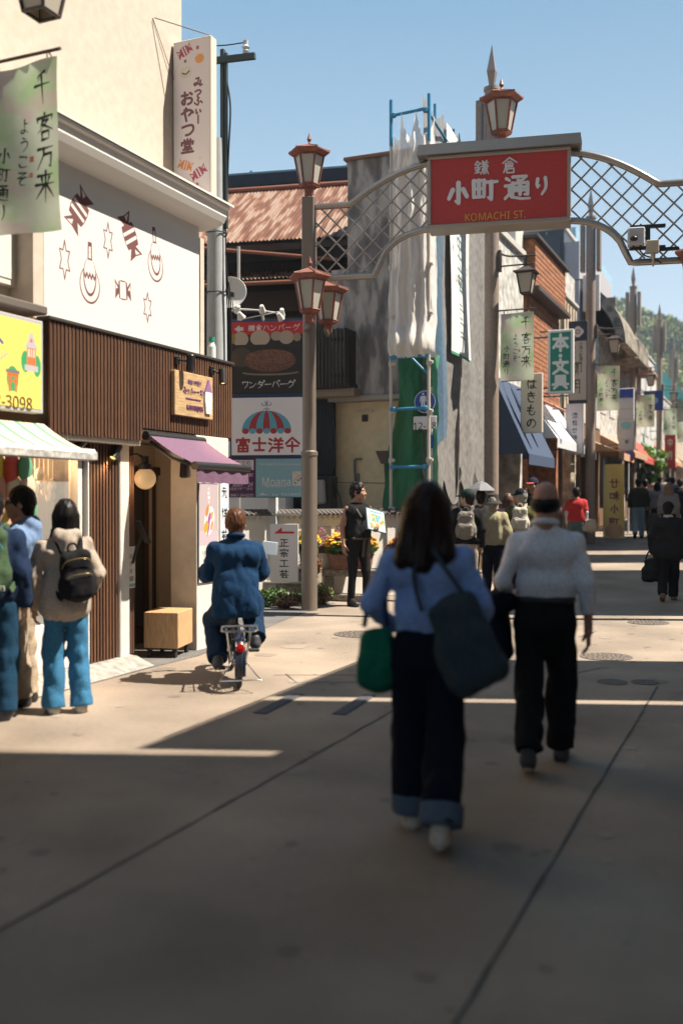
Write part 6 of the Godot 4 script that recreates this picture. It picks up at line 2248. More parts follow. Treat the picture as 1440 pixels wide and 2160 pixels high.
func low_wall() -> void:
	var o := thing("garden_wall", "low white wall with dark tiled coping and hung posters behind the flower pots", "wall", V(-6.85, 0, -14.0), deg_to_rad(55))
	var mb := MB.new()
	mb.bb(-0.9, 0, -0.08, 2.6, 1.3, 0.08)
	part(o, "wall", mb, mt("wall_white", 0.72, 0.69, 0.65, 0.9, {"tex": "wall", "scale": V(0.8, 0.8, 0.8)}))
	mb = MB.new()
	mb.prism(PackedVector2Array([Vector2(-0.16, 1.34), Vector2(0.16, 1.34), Vector2(0.16, 1.365), Vector2(0, 1.44), Vector2(-0.16, 1.365)]), 3.5, Transform3D(Basis(V(0, 0, 1), V(0, 1, 0), V(-1, 0, 0)), V(2.6, 0, 0)))
	part(o, "coping", mb, mt("coping_dark", 0.09, 0.075, 0.068, 0.7))
	var tile := MB.new()
	tile.tube([V(0, 1.36, 0.17), V(0, 1.43, 0.0)], 0.02, 7)
	var tm := tile.mesh()
	tm.surface_set_material(0, mt("coping_dark"))
	for i in 44:
		piece(o, "tile", i, tm, Transform3D(Basis(), V(-0.85 + i * 0.08, 0, 0)))
	mb = MB.new()
	for i in 34:
		mb.prism(PackedVector2Array([Vector2(0, 1.27), Vector2(0.03, 1.31), Vector2(0.075, 1.31), Vector2(0.06, 1.34), Vector2(-0.01, 1.34)]), 0.03, Transform3D(Basis(), V(-0.88 + i * 0.1, 0, 0.085)))
	part(o, "scallop_trim", mb, mt("wall_white"))
	var k := 0
	for e in [[0.18, 0.97, 0.16, 0.3, 0.68, 0.66, 0.62], [0.55, 0.95, 0.24, 0.42, 0.1, 0.07, 0.06], [0.88, 0.95, 0.24, 0.42, 0.06, 0.06, 0.06]]:
		var p := Pic.new(48, 130, L(e[4], e[5], e[6]))
		for i in 22:
			var rr := fposmod(sin(i * 12.9 + k * 3.0) * 43758.5, 1.0)
			p.ell(4 + 40 * rr, 6 + i * 5.4, 3 + 7 * fposmod(rr * 7.0, 1.0), 2 + 5 * fposmod(rr * 13.0, 1.0), L(0.35, 0.2 * rr + 0.1, 0.1 + 0.2 * fposmod(rr * 3.0, 1.0)) if k else L(0.1, 0.14, 0.14))
		var t := thing("small_poster", ["thin white paper notice nearest the arch post on the white wall", "dark photo poster in the middle on the white wall", "black and white photo poster right of the other dark one"][k], "poster", V(-6.85, 0, -14.0) + roty(deg_to_rad(55)) * V(e[0], e[1], 0.09), deg_to_rad(55))
		mb = MB.new()
		mb.box(V(0, 0, 0), V(e[2], e[3], 0.01))
		part(t, "sheet", mb, mt("sign_white"))
		print_sheet(t, "print", V(-e[2] / 2, -e[3] / 2, 0.007), V(e[2], 0, 0), V(0, e[3], 0), p.mat(0.6))
		k += 1
	var st := mt("bench_stone", 0.34, 0.3, 0.25, 0.9, {"tex": "dirt", "nrm": "n_wall", "ns": 0.7, "scale": V(1.6, 1.6, 1.6)})
	o = thing("stone_bench", "weathered stone bench carrying flower pots", "bench", V(-6.1, 0, -14.55))
	mb = MB.new()
	mb.box(V(0, 0.44, 0), V(1.15, 0.12, 0.4), 0.02)
	part(o, "seat", mb, st)
	for x: float in [-0.35, 0.36]:
		mb = MB.new()
		mb.box(V(x, 0.19, 0), V(0.17, 0.38, 0.3), 0.02)
		part(o, "leg", mb, st)
	mb = MB.new()
	mb.box(V(0.05, 0.06, 0.22), V(1.2, 0.12, 0.16), 0.02)
	part(o, "step", mb, st)
	mb = MB.new()
	var f := Field.new(0.03)
	f.rbox(V(0, 0.28, 0), V(0.22, 0.3, 0.22), 0.06)
	f.noise(wrinkle, 0.05, V(20, 20, 20))
	f.build(mb)
	o = one("stone_block", mb, st, "rough upright stone block between arch post and bench", "stone")
	o.position = V(-6.58, 0, -13.9)
	var terra := mt("terracotta", 0.28, 0.13, 0.09, 0.75, {"tex": "dirt", "scale": V(2, 2, 2)})
	planter("terracotta_pot", "terracotta pot of yellow and red flowers on the bench beside the dark pot", V(-6.2, 0.5, -14.45), 0.19, 0.23, terra, [[0.7, 0.42, 0.02], [0.5, 0.05, 0.03], [0.7, 0.5, 0.05]], 1, 1.15)
	planter("terracotta_pot", "terracotta pot of yellow flowers on the bench beside the tour guide", V(-5.88, 0.5, -14.55), 0.17, 0.24, terra, [[0.7, 0.45, 0.03], [0.65, 0.25, 0.03]], 2, 1.1)
	planter("dark_pot", "dark ribbed pot of yellow flowers on the stone block", V(-6.52, 0.56, -13.9), 0.14, 0.22, mt("pot_dark", 0.09, 0.07, 0.06, 0.7), [[0.72, 0.5, 0.02], [0.7, 0.38, 0.02]], 3)
	planter("terracotta_pot", "pot of orange flowers right of the tour guide", V(-5.3, 0.42, -14.75), 0.18, 0.24, terra, [[0.7, 0.3, 0.03], [0.6, 0.08, 0.03]], 4, 1.1)
	shrub("hanging rust coloured plant beside the arch post", V(-6.35, 0.35, -13.62), V(0.15, 0.28, 0.15), [[0.3, 0.13, 0.05], [0.22, 0.1, 0.03]], 5, 420)
	shrub("green and bronze shrub at the foot of the sign tower", V(-6.85, 0, -13.15), V(0.32, 0.16, 0.22), [[0.09, 0.16, 0.04], [0.1, 0.06, 0.04]], 6, 600)
	shrub("bright green grassy tuft at the left end of the bed", V(-7.2, 0, -12.9), V(0.25, 0.13, 0.2), [[0.1, 0.2, 0.03]], 7, 500)
	shrub("bronze leaved shrub left of the arch post", V(-6.42, 0, -13.0), V(0.26, 0.15, 0.2), [[0.12, 0.06, 0.04], [0.06, 0.1, 0.03]], 8, 600)
	shrub("brown and green shrub right of the arch post", V(-6.3, 0, -13.75), V(0.3, 0.2, 0.22), [[0.14, 0.08, 0.04], [0.1, 0.15, 0.04]], 9, 650)
	mb = MB.new()
	mb.tube([V(-7.6, 0.32, -13.4), V(-6.5, 0.32, -13.7)], 0.03, 8)
	one("bed_rail", mb, mt("rail_grey"), "pale pipe rail along the planting bed under the arrow sign", "rail")
	mb = MB.new()
	mb.bb(-9.5, 0.0, -15.4, -7.5, 2.6, -15.1)
	one("grey_side_wall", mb, mt("side_wall", 0.27, 0.24, 0.2, 0.9, {"tex": "dirt", "scale": V(0.5, 0.5, 0.5)}), "plain grey brown wall behind the sign tower posts", "wall")

# ------------------------------------------------------------------ ground
func ground() -> void:
	var mb := MB.new()
	var zs := [30.0, 0.0, -5.0, -10.0, -15.0, -20.0, -30.0, -45.0, -60.0, -80.0, -120.0, -200.0, -420.0]
	for i in zs.size() - 1:
		mb.quad(V(-160, gy(zs[i]), zs[i]), V(120, gy(zs[i]), zs[i]), V(120, gy(zs[i + 1]), zs[i + 1]), V(-160, gy(zs[i + 1]), zs[i + 1]))
	setting("road", mb, mt("road_tan", 0.305, 0.244, 0.193, 0.88, {"tex": "road", "nrm": "n_grit", "ns": 0.05, "scale": V(0.13, 0.13, 0.13)}))
	# grey asphalt strip along the shops
	mb = MB.new()
	var edge := [[-5.0, -5.36], [-6.95, -5.34], [-8.0, -5.33], [-8.7, -5.3], [-10.07, -5.5], [-11.54, -5.81], [-13.05, -6.03], [-14.0, -6.1]]
	for i in edge.size() - 1:
		mb.quad(V(-8.5, 0.004, edge[i][0]), V(edge[i][1], 0.004, edge[i][0]), V(edge[i + 1][1], 0.004, edge[i + 1][0]), V(-8.5, 0.004, edge[i + 1][0]))
	setting("pavement", mb, mt("asphalt_grey", 0.16, 0.152, 0.15, 0.92, {"tex": "road", "nrm": "n_grit", "ns": 0.3, "scale": V(0.3, 0.3, 0.3)}))
	# sealed joints in the road surface
	var rng := RandomNumberGenerator.new()
	rng.seed = 2
	mb = MB.new()
	for e in [[-2.58, 2.0, -7.6, 0.008], [-0.86, 2.0, -8.6, 0.0075], [-3.68, -5.6, -9.0, 0.004]]:
		var z: float = e[1]
		var px: float = e[0]
		while z > e[2]:
			var nxp: float = e[0] + rng.randf_range(-0.004, 0.004)
			var w: float = e[3] * rng.randf_range(0.6, 1.3)
			mb.quad(V(px - w, 0.004, z), V(px + w, 0.004, z), V(nxp + w, 0.004, z - 0.22), V(nxp - w, 0.004, z - 0.22))
			px = nxp
			z -= 0.22
	setting("road_joint", mb, mt("joint_dark", 0.055, 0.048, 0.042, 0.8))
	mb = MB.new()
	for e in [[-4.1, -8.0, -3.3, -8.35], [-4.02, -8.1, -3.75, -7.75], [-3.75, -7.75, -3.0, -8.1], [-6.2, -9.3, -5.0, -9.35], [-5.0, -11.9, -3.8, -12.3], [-3.9, -10.0, -3.0, -10.3], [-1.6, -9.2, -1.45, -9.55], [-2.0, -11.6, -1.9, -12.2]]:
		var a := V(e[0], 0.0035, e[1])
		var b := V(e[2], 0.0035, e[3])
		var n := (b - a).cross(Vector3.UP).normalized() * 0.006
		mb.quad(a - n, a + n, b + n, b - n)
	setting("road_crack", mb, mt("joint_dark"))
	# old stains and trodden spots
	for k in 2:
		mb = MB.new()
		for i in 130:
			var c := V(rng.randf_range(-5.2, 0.6), 0.0022 + 0.0006 * k, rng.randf_range(-14.5, -2.5))
			var r := rng.randf_range(0.012, 0.05) * (1.0 if i % 9 else 3.0)
			var q := []
			for e in 9:
				var a := TAU * e / 9.0
				q.append(c + V(cos(a) * r * rng.randf_range(0.7, 1.3), 0, sin(a) * r * rng.randf_range(0.7, 1.3)))
			for e in 9:
				mb.tri(c, q[(e + 1) % 9], q[e])
		setting("road_stain", mb, mt("stain_%d" % k, [0.235, 0.335][k], [0.19, 0.28][k], [0.158, 0.236][k], 0.9, {"tex": "road", "scale": V(0.13, 0.13, 0.13)}))
	# manhole covers and drain gratings
	var iron := mt("cast_iron", 0.2, 0.165, 0.14, 0.65, {"metal": 0.1, "tex": "dirt", "scale": V(6, 6, 6)})
	var k := 0
	for e in [[-4.42, -10.85, 0.3, "round patterned manhole cover on the sunlit road left of the walkers"], [-1.42, -13.35, 0.26, "round manhole cover at the far edge of the sunlit patch"], [-1.5, -10.26, 0.26, "manhole cover on the shadow edge right of the man in the white shirt"], [-1.24, -8.85, 0.13, "small round valve cover in the shade by the road joint"], [-0.98, -8.95, 0.12, "smallest valve cover, right of the other small one"]]:
		var o := thing("manhole_cover", e[3], "manhole cover", V(e[0], 0, e[1]))
		mb = MB.new()
		mb.lathe(Transform3D(), [Vector2(e[2], 0.001), Vector2(e[2], 0.006), Vector2(e[2] * 0.93, 0.007), Vector2(e[2] * 0.91, 0.004), Vector2(0.001, 0.004)], 36)
		part(o, "plate", mb, iron)
		mb = MB.new()
		for q in 60:
			var a := q * 2.399
			var r: float = e[2] * 0.88 * sqrt(q / 60.0)
			mb.box(V(cos(a) * r, 0.006, sin(a) * r), V(0.022, 0.006, 0.022) * (e[2] / 0.28), 0.002, roty(a))
		part(o, "stud", mb, iron, "stuff")
	for e in [[-3.48, -6.9, "dark drain grating in the shade behind the cyclist"], [-2.93, -7.1, "dark drain grating beside the woman with the bags"]]:
		var o := thing("drain_grating", e[2], "drain", V(e[0], 0, e[1]))
		mb = MB.new()
		mb.box(V(0, 0.004, 0), V(0.11, 0.006, 0.78), 0.002, roty(0.08))
		part(o, "frame", mb, mt("grate_dark", 0.07, 0.075, 0.09, 0.7))
		mb = MB.new()
		for q in 26:
			mb.box(roty(0.08) * V(0, 0.009, -0.36 + q * 0.029), V(0.09, 0.006, 0.01), 0.002, roty(0.08))
		part(o, "grating", mb, mt("grate_bar", 0.14, 0.14, 0.16, 0.6), "stuff")

# ------------------------------------------------------------------ tall street poles with hanging lamps and banners
func banner_pic() -> Pic:
	var p := Pic.new(200, 400, L(0.4, 0.46, 0.33))
	var n := FastNoiseLite.new()
	n.seed = 4
	n.frequency = 0.005
	for y in 400:
		for x in 200:
			var a := n.get_noise_2d(x, y)
			var b := n.get_noise_2d(x + 900, y * 1.4)
			var c := Color(0.6, 0.64, 0.52)
			c = c.lerp(Color(0.36, 0.56, 0.26), clampf(a * 1.4 + 0.1 + absf(x - 100) / 300.0, 0, 0.75))
			c = c.lerp(Color(0.62, 0.42, 0.46), clampf(b * 1.6 - 0.05, 0, 0.55))
			if x + y * 0.55 < 60 + 40 * a:
				c = c.lerp(Color(0.45, 0.36, 0.38), 0.7)
			p.im.set_pixel(x, y, c.linear_to_srgb())
	var ink := L(0.018, 0.02, 0.02)
	var ys := [30, 128, 200, 262]
	for i in 4:
		p.glyph("千客万来"[i], 126, ys[i] - 4, 58 if i else 52, 0.085, ink, 1.1, [1.45, 1.05, 1.0, 1.25][i])
	for i in 4:
		p.glyph("ようこそ"[i], 70, 124 + i * 42, 34, 0.08, ink, 1.0, 1.1)
	for i in 4:
		p.glyph("小町通り"[i], 18, 190 + i * 46, 38, 0.085, ink, 1.0, 1.05)
	p.rect(104, 216, 116, 230, L(0.5, 0.14, 0.1))
	p.rect(106, 256, 116, 268, L(0.5, 0.2, 0.16))
	return p

var banner_mat: Material

func spire_pole(at: Vector3, hgt: float, label: String, lamp_label: String, banner_label: String, dx := 0.0) -> void:
	if banner_mat == null:
		banner_mat = banner_pic().mat(0.8, 0.9)
	var brown := mt("pole_brown", 0.3, 0.235, 0.195, 0.5, {"tex": "soft", "scale": V(1, 1, 1), "world": false})
	var o := thing("street_pole", label, "pole", at, 0.0, "brown street poles with spires")
	var mb := MB.new()
	mb.lathe(Transform3D(), [Vector2(0.15, 0), Vector2(0.15, 0.5), Vector2(0.135, 0.55), Vector2(0.13, hgt - 0.85), Vector2(0.15, hgt - 0.84), Vector2(0.15, hgt - 0.78), Vector2(0.001, hgt - 0.78)], 26)
	part(o, "shaft", mb, brown)
	mb = MB.new()
	mb.lathe(Transform3D(Basis(), V(0, hgt - 0.8, 0)), [Vector2(0.06, 0), Vector2(0.06, 0.05), Vector2(0.11, 0.32), Vector2(0.001, 0.82)], 4, true, PI / 4)
	part(o, "spire", mb, mt("spire_grey", 0.25, 0.21, 0.19, 0.4, {"metal": 0.3}))
	for s: float in [-1.0, 1.0]:
		mb = MB.new()
		mb.box(V(s * 0.22, hgt - 1.65, 0), V(0.12, 1.3, 0.22), 0.015)
		part(o, "side_box", mb, brown)
	mb = MB.new()
	mb.box(V(0.16, 5.88, 0.02), V(0.06, 0.4, 0.08), 0.008)
	mb.tube(curve([V(0.16, 6.02, 0.02), V(0.35, 5.95, 0.02), V(0.82, 5.93, 0.02)], 5), 0.018, 6)
	mb.tube([V(0.16, 5.78, 0.02), V(0.8, 5.78, 0.02)], 0.016, 6)
	mb.tube([V(0.1, 4.97, 0.02), V(0.82, 4.97, 0.02)], 0.014, 6)
	for x: float in [0.24, 0.72]:
		var ring := []
		for k in 10:
			ring.append(V(x, 4.93 + 0.025 * cos(TAU * k / 10.0), 0.02 + 0.025 * sin(TAU * k / 10.0)))
		mb.tube(ring, 0.005, 5, false, true)
	part(o, "bracket", mb, mt("bracket_brown", 0.07, 0.05, 0.042, 0.5))
	if lamp_label:
		o = thing("hanging_lamp", lamp_label, "lamp", at + V(0.65, 5.24, 0.02), 0.0, "square hanging lamps of the street poles")
		var blk := mt("lamp_bronze", 0.05, 0.04, 0.034, 0.45)
		mb = MB.new()
		mb.tube([V(0, 0.5, 0), V(0, 0.68, 0)], 0.025, 8)
		mb.lathe(Transform3D(Basis(), V(0, 0.36, 0)), [Vector2(0.24, 0.0), Vector2(0.29, 0.025), Vector2(0.28, 0.045), Vector2(0.18, 0.07), Vector2(0.07, 0.14), Vector2(0.001, 0.15)], 4, true, PI / 4)
		part(o, "roof", mb, blk)
		mb = MB.new()
		for k in 4:
			var a := TAU * k / 4.0 + PI / 4
			var b := a + TAU / 4.0
			mb.tube([V(cos(a) * 0.125, 0, sin(a) * 0.125), V(cos(a) * 0.21, 0.37, sin(a) * 0.21)], 0.014, 5)
			mb.tube([V(cos(a) * 0.125, 0.008, sin(a) * 0.125), V(cos(b) * 0.125, 0.008, sin(b) * 0.125)], 0.014, 5)
		part(o, "frame", mb, blk)
		for k in 4:
			var a := TAU * k / 4.0 + PI / 4
			var b := a + TAU / 4.0
			mb = MB.new()
			mb.quad(V(cos(a) * 0.118, 0.01, sin(a) * 0.118), V(cos(b) * 0.118, 0.01, sin(b) * 0.118), V(cos(b) * 0.2, 0.36, sin(b) * 0.2), V(cos(a) * 0.2, 0.36, sin(a) * 0.2))
			part(o, "pane", mb, mt("lamp_pane", 0.42, 0.38, 0.32, 0.3, {"back": Color(0.3, 0.27, 0.22)}))
	if banner_label:
		mb = MB.new()
		mb.sheet(8, 16, func(u: float, v: float) -> Vector3: return V(0.18 + 0.61 * u + dx, 3.68 + 1.23 * v, 0.02 + 0.03 * sin(u * 5.0 + v * 3.0 + at.z) + 0.02 * sin(v * 7.0) * (1.0 - v)))
		o = one("street_banner", mb, banner_mat, banner_label, "banner", "green brush lettered banners on the street poles")
		o.position = at

# ------------------------------------------------------------------ shops further along the street
func shop_sign(called: String, label: String, at: Vector3, w: float, h: float, p: Pic, case_mat: Material, depth := 0.12, yaw := 0.0, arm := true) -> Node3D:
	var o := thing(called, label, "sign", at, yaw)
	var mb := MB.new()
	mb.box(V(0, 0, 0), V(w, h, depth), 0.012)
	part(o, "case", mb, case_mat)
	print_sheet(o, "print", V(-w / 2 + 0.02, -h / 2 + 0.02, depth / 2 + 0.003), V(w - 0.04, 0, 0), V(0, h - 0.04, 0), p.mat(0.4))
	if arm:
		mb = MB.new()
		mb.tube([V(-w / 2, h * 0.4, 0), V(-w / 2 - 0.7, h * 0.4, 0)], 0.02, 6)
		part(o, "bracket", mb, mt("galv_dark"))
		mb = MB.new()
		mb.tube([V(-w / 2, -h * 0.4, 0), V(-w / 2 - 0.7, -h * 0.4, 0)], 0.02, 6)
		part(o, "bracket", mb, mt("galv_dark"))
	return o

func shop(label: String, z0: float, z1: float, xf: float, top: float, wall: Material, o2 := {}) -> Node3D:
	var b := gy((z0 + z1) / 2)
	var o := thing("shop_house", label, "building", V(0, b, 0), 0.0, "")
	var mb := MB.new()
	var fl: float = o2.get("floor", 2.7)
	mb.bb(xf - 6.0, fl, z0, xf, top, z1)
	mb.bb(xf - 6.0, -0.5, z0, xf - 0.9, fl, z1)
	mb.bb(xf - 1.0, -0.5, z0, xf - 0.02, fl, z0 - 0.25)
	mb.bb(xf - 1.0, -0.5, z1 + 0.25, xf - 0.02, fl, z1)
	part(o, "wall", mb, wall)
	if o2.has("roof"):
		mb = MB.new()
		var ov: float = o2.get("over", 0.35)
		var rh: float = o2.get("rise", 1.0)
		mb.prism(PackedVector2Array([Vector2(xf + ov, top - 0.05), Vector2(xf + ov, top + 0.07), Vector2(xf - 3.0, top + rh), Vector2(xf - 6.2, top + 0.07), Vector2(xf - 6.2, top - 0.05)]), z0 - z1 + 0.2, Transform3D(Basis(), V(0, 0, z1 - 0.1)))
		part(o, "roof", mb, o2.roof)
	else:
		mb = MB.new()
		mb.bb(xf - 6.05, top, z0 + 0.05, xf + 0.06, top + 0.12, z1 - 0.05, 0.02)
		part(o, "parapet", mb, mt("parapet", 0.42, 0.4, 0.38, 0.8))
	var nw: int = o2.get("windows", 2)
	for r in o2.get("rows", [4.2]):
		for i in nw:
			var zc := lerpf(z0, z1, (i + 0.5) / nw)
			var hw := absf(z1 - z0) / nw * 0.3
			mb = MB.new()
			mb.bb(xf - 0.02, r - 0.55, zc + hw, xf + 0.03, r + 0.55, zc - hw, 0.006)
			var w := part(o, "window", mb, mt("window_frame", 0.4, 0.4, 0.4, 0.5))
			for s: float in [-1.0, 1.0]:
				mb = MB.new()
				mb.bb(xf + 0.0, r - 0.49, zc + s * hw * 0.48 + hw * 0.43, xf + 0.036, r + 0.49, zc + s * hw * 0.48 - hw * 0.43)
				part(w, "pane", mb, mt("far_pane", 0.03, 0.04, 0.045, 0.08))
	mb = MB.new()
	mb.bb(xf - 0.95, 0, z0 - 0.25, xf - 0.88, fl, z1 + 0.25)
	part(o, "shopfront", mb, o2.get("front", mt("shopfront_dark", 0.05, 0.03, 0.02, 0.6)))
	var rng := RandomNumberGenerator.new()
	rng.seed = int(-z0 * 10)
	mb = MB.new()
	mb.bb(xf - 0.85, 0, z0 - 0.35, xf - 0.2, 0.75, z1 + 0.35, 0.02)
	part(o, "counter", mb, mt("counter_wood", 0.16, 0.09, 0.05, 0.6))
	for i in 9:
		mb = MB.new()
		mb.box(V(xf - 0.5 + 0.25 * rng.randf(), 0.85 + 0.1 * rng.randf(), lerpf(z0 - 0.5, z1 + 0.5, rng.randf())), V(0.25, 0.2, 0.3), 0.02)
		var c: Array = [[0.5, 0.1, 0.06], [0.6, 0.55, 0.45], [0.55, 0.4, 0.08], [0.12, 0.16, 0.3], [0.5, 0.3, 0.3]][rng.randi() % 5]
		part(o, "goods", mb, mt("goods_%d" % int(c[0] * 100 + c[2] * 1000), c[0], c[1], c[2], 0.6))
	if o2.has("awning"):
		mb = MB.new()
		var ay: float = o2.get("ay", 3.3)
		var al: float = o2.get("al", 0.75)
		var ad: float = o2.get("ad", 0.8)
		mb.sheet(6, 4, func(u: float, v: float) -> Vector3: return V(xf + al * (1.0 - v), ay - ad * (1.0 - v) - 0.03 * sin(v * PI), lerpf(z0 - 0.1, z1 + 0.1, u)))
		mb.sheet(6, 2, func(u: float, v: float) -> Vector3: return V(xf + al + 0.01, ay - ad - 0.22 * (1.0 - v), lerpf(z0 - 0.1, z1 + 0.1, u)))
		mb.tri(V(xf, ay, z0 - 0.1), V(xf + al, ay - ad, z0 - 0.1), V(xf, ay - ad, z0 - 0.1))
		mb.tri(V(xf, ay, z1 + 0.1), V(xf + al, ay - ad, z1 + 0.1), V(xf, ay - ad, z1 + 0.1))
		part(o, "awning", mb, o2.awning)
	return o

func far_street() -> void:
	var white := mt("far_white", 0.6, 0.585, 0.56, 0.9, {"tex": "dirt", "scale": V(0.4, 0.4, 0.4)})
	var creamw := mt("far_cream", 0.6, 0.5, 0.38, 0.9, {"tex": "dirt", "scale": V(0.4, 0.4, 0.4)})
	var brownw := mt("brown_siding", 0.4, 0.16, 0.075, 0.8, {"tex": "dirt", "scale": V(0.6, 0.6, 0.6)})
	var blueaw := mt("awning_navy", 0.032, 0.055, 0.11, 0.8, {"back": Color(0.03, 0.06, 0.12)})
	# 1 white building with blue awning
	var o := shop("tall white building with a navy awning beyond the grey sheeting", -20.3, -23.15, -5.3, 7.1, white, {"awning": blueaw, "ay": 4.0, "al": 0.75, "ad": 1.65, "rows": [], "floor": 3.4})
	var mb := MB.new()
	mb.bb(-11.3, 7.1, -20.3, -5.4, 7.75, -21.9)
	part(o, "upper_block", mb, white)
	mb = MB.new()
	mb.bb(-5.32, 7.05, -20.3, -5.22, 7.13, -23.15)
	part(o, "cornice", mb, mt("parapet"))
	mb = MB.new()
	mb.box(V(-5.6, 7.62, -23.0), V(0.5, 0.65, 0.75), 0.02)
	var ac := one("air_conditioner", mb, mt("ac_white", 0.55, 0.53, 0.5, 0.5), "white outdoor air conditioner unit on the roof of the white building", "air conditioner")
	ac.position = V(0, gy(-21.7), 0)
	# 2 brown sided building
	o = shop("orange brown building clad in horizontal boards", -23.3, -27.2, -5.25, 6.2, brownw, {"rows": [], "awning": mt("awning_stripe", 0.5, 0.53, 0.58, 0.8, {"back": Color(0.3, 0.32, 0.35)}), "ay": 3.75, "al": 0.7, "ad": 1.0, "floor": 2.9})
	mb = MB.new()
	mb.bb(-11.2, 6.35, -23.4, -5.1, 7.45, -27.2)
	part(o, "upper_wall", mb, brownw)
	var board := MB.new()
	board.bb(0, -0.055, -1.89, 0.02, 0.055, 1.89, 0.006)
	var bm := board.mesh()
	bm.surface_set_material(0, brownw)
	for i in 9:
		piece(o, "board", i, bm, Transform3D(Basis(), V(-5.095, 6.42 + i * 0.12, -25.3)))
	for i in 20:
		piece(o, "board", 9 + i, bm, Transform3D(Basis(), V(-5.245, 3.75 + i * 0.12, -25.25)))
	mb = MB.new()
	mb.bb(-11.3, 6.2, -23.3, -4.95, 6.34, -27.3, 0.02)
	mb.bb(-11.3, 7.45, -23.3, -4.98, 7.56, -27.3, 0.02)
	part(o, "roof_edge", mb, mt("roof_dark", 0.05, 0.04, 0.038, 0.7))
	mb = MB.new()
	for i in 24:
		mb.box(V(-5.0 + 0.55 * (i / 12) * 0.3, 3.9 - 0.3 * (i / 12), -23.6 - 0.15 * (i % 12)), V(0.3, 0.05, 0.13), 0.015, rotz(-0.5))
	part(o, "roof_tile", mb, mt("tile_pink", 0.42, 0.2, 0.15, 0.8), "stuff")
	# 3 cream panelled
	o = shop("narrow cream panelled building with a white top", -27.3, -30.2, -5.3, 6.9, creamw, {"rows": [], "floor": 2.8, "awning": mt("awning_black", 0.015, 0.015, 0.02, 0.8), "ay": 3.1, "al": 0.6, "ad": 0.5})
	mb = MB.new()
	mb.bb(-11.0, 6.9, -27.4, -5.35, 7.75, -30.1)
	part(o, "upper_block", mb, white)
	mb = MB.new()
	for i in 6:
		mb.bb(-5.3, 3.2, -27.6 - i * 0.45, -5.27, 6.8, -27.62 - i * 0.45)
	part(o, "panel_joint", mb, mt("joint_tan", 0.35, 0.28, 0.2, 0.8), "stuff")
	mb = MB.new()
	mb.bb(-5.2, 0, -27.4, -4.95, 2.75, -28.0, 0.02)
	part(o, "pillar", mb, creamw)
	# 4 dark grey block behind
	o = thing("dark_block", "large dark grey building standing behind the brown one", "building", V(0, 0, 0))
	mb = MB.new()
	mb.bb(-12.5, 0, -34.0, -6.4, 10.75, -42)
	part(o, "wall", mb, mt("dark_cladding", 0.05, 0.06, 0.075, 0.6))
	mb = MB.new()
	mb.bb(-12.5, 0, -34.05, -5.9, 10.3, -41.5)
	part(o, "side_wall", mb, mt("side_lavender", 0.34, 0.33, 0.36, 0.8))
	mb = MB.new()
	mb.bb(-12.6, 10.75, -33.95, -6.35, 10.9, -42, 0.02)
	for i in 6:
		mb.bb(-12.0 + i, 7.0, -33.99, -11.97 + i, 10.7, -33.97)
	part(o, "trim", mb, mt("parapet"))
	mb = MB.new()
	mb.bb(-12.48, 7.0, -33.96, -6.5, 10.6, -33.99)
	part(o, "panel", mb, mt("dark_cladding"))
	# glass tower
	o = thing("glass_building", "pale blue glazed building far behind", "building")
	mb = MB.new()
	mb.bb(-20, 0, -60, -10.6, 17.8, -75)
	part(o, "wall", mb, mt("glass_blue", 0.24, 0.4, 0.5, 0.2))
	mb = MB.new()
	for y in 14:
		mb.bb(-20, 10.5 + y * 0.52, -59.96, -10.55, 10.56 + y * 0.52, -60.0)
	for x in 10:
		mb.bb(-19.9 + x * 1.0, 10, -59.95, -19.84 + x, 17.8, -60)
	part(o, "mullion", mb, mt("mullion", 0.42, 0.48, 0.5, 0.5), "stuff")
	# 5 white shop under the curved concrete roof
	o = shop("white shop under a large curved concrete gable", -34.2, -40.8, -5.3, 6.6, white, {"rows": [4.5], "windows": 3, "awning": mt("awning_tan", 0.4, 0.25, 0.16, 0.8), "ay": 3.2, "al": 0.9, "ad": 0.5})
	mb = MB.new()
	var conc := mt("raw_concrete", 0.33, 0.29, 0.24, 0.9, {"tex": "stain", "scale": V(0.3, 0.3, 0.3)})
	var arc := PackedVector2Array()
	for i in 15:
		var a := PI * 0.5 * i / 14.0
		arc.append(Vector2(-8.5 + cos(a) * 4.1, 6.2 + sin(a) * 2.9))
	arc.append(Vector2(-8.5, 8.7))
	for i in range(14, -1, -1):
		var a := PI * 0.5 * i / 14.0
		arc.append(Vector2(-8.5 + cos(a) * 3.8, 6.2 + sin(a) * 2.5))
	mb.prism(arc, 3.6, Transform3D(Basis(), V(0, 0, -37.8)))
	part(o, "curved_roof", mb, conc)
	mb = MB.new()
	mb.bb(-7.0, 6.0, -37.8, -4.4, 7.0, -41.2, 0.15)
	part(o, "balcony", mb, conc)
	mb = MB.new()
	mb.bb(-8.5, 6.2, -37.6, -5.2, 8.4, -37.8)
	part(o, "gable_wall", mb, mt("gable_dark", 0.12, 0.11, 0.1, 0.8))
	# between
	o = shop("low timber shop with a tan awning and warm light boards", -30.3, -34.1, -5.2, 5.0, mt("timber_brown", 0.13, 0.075, 0.045, 0.8), {"rows": [4.0], "windows": 3, "awning": mt("awning_tan"), "ay": 3.0, "al": 1.1, "ad": 0.45, "roof": mt("roof_dark"), "rise": 0.8})
	# 6.. further
	o = shop("white plastered building with a pink brown tiled roof", -41.0, -46.5, -5.3, 6.3, white, {"rows": [4.6], "windows": 3, "roof": mt("tile_brown", 0.34, 0.19, 0.14, 0.8), "over": 0.7, "rise": 1.9, "awning": mt("awning_red", 0.4, 0.06, 0.05, 0.8)})
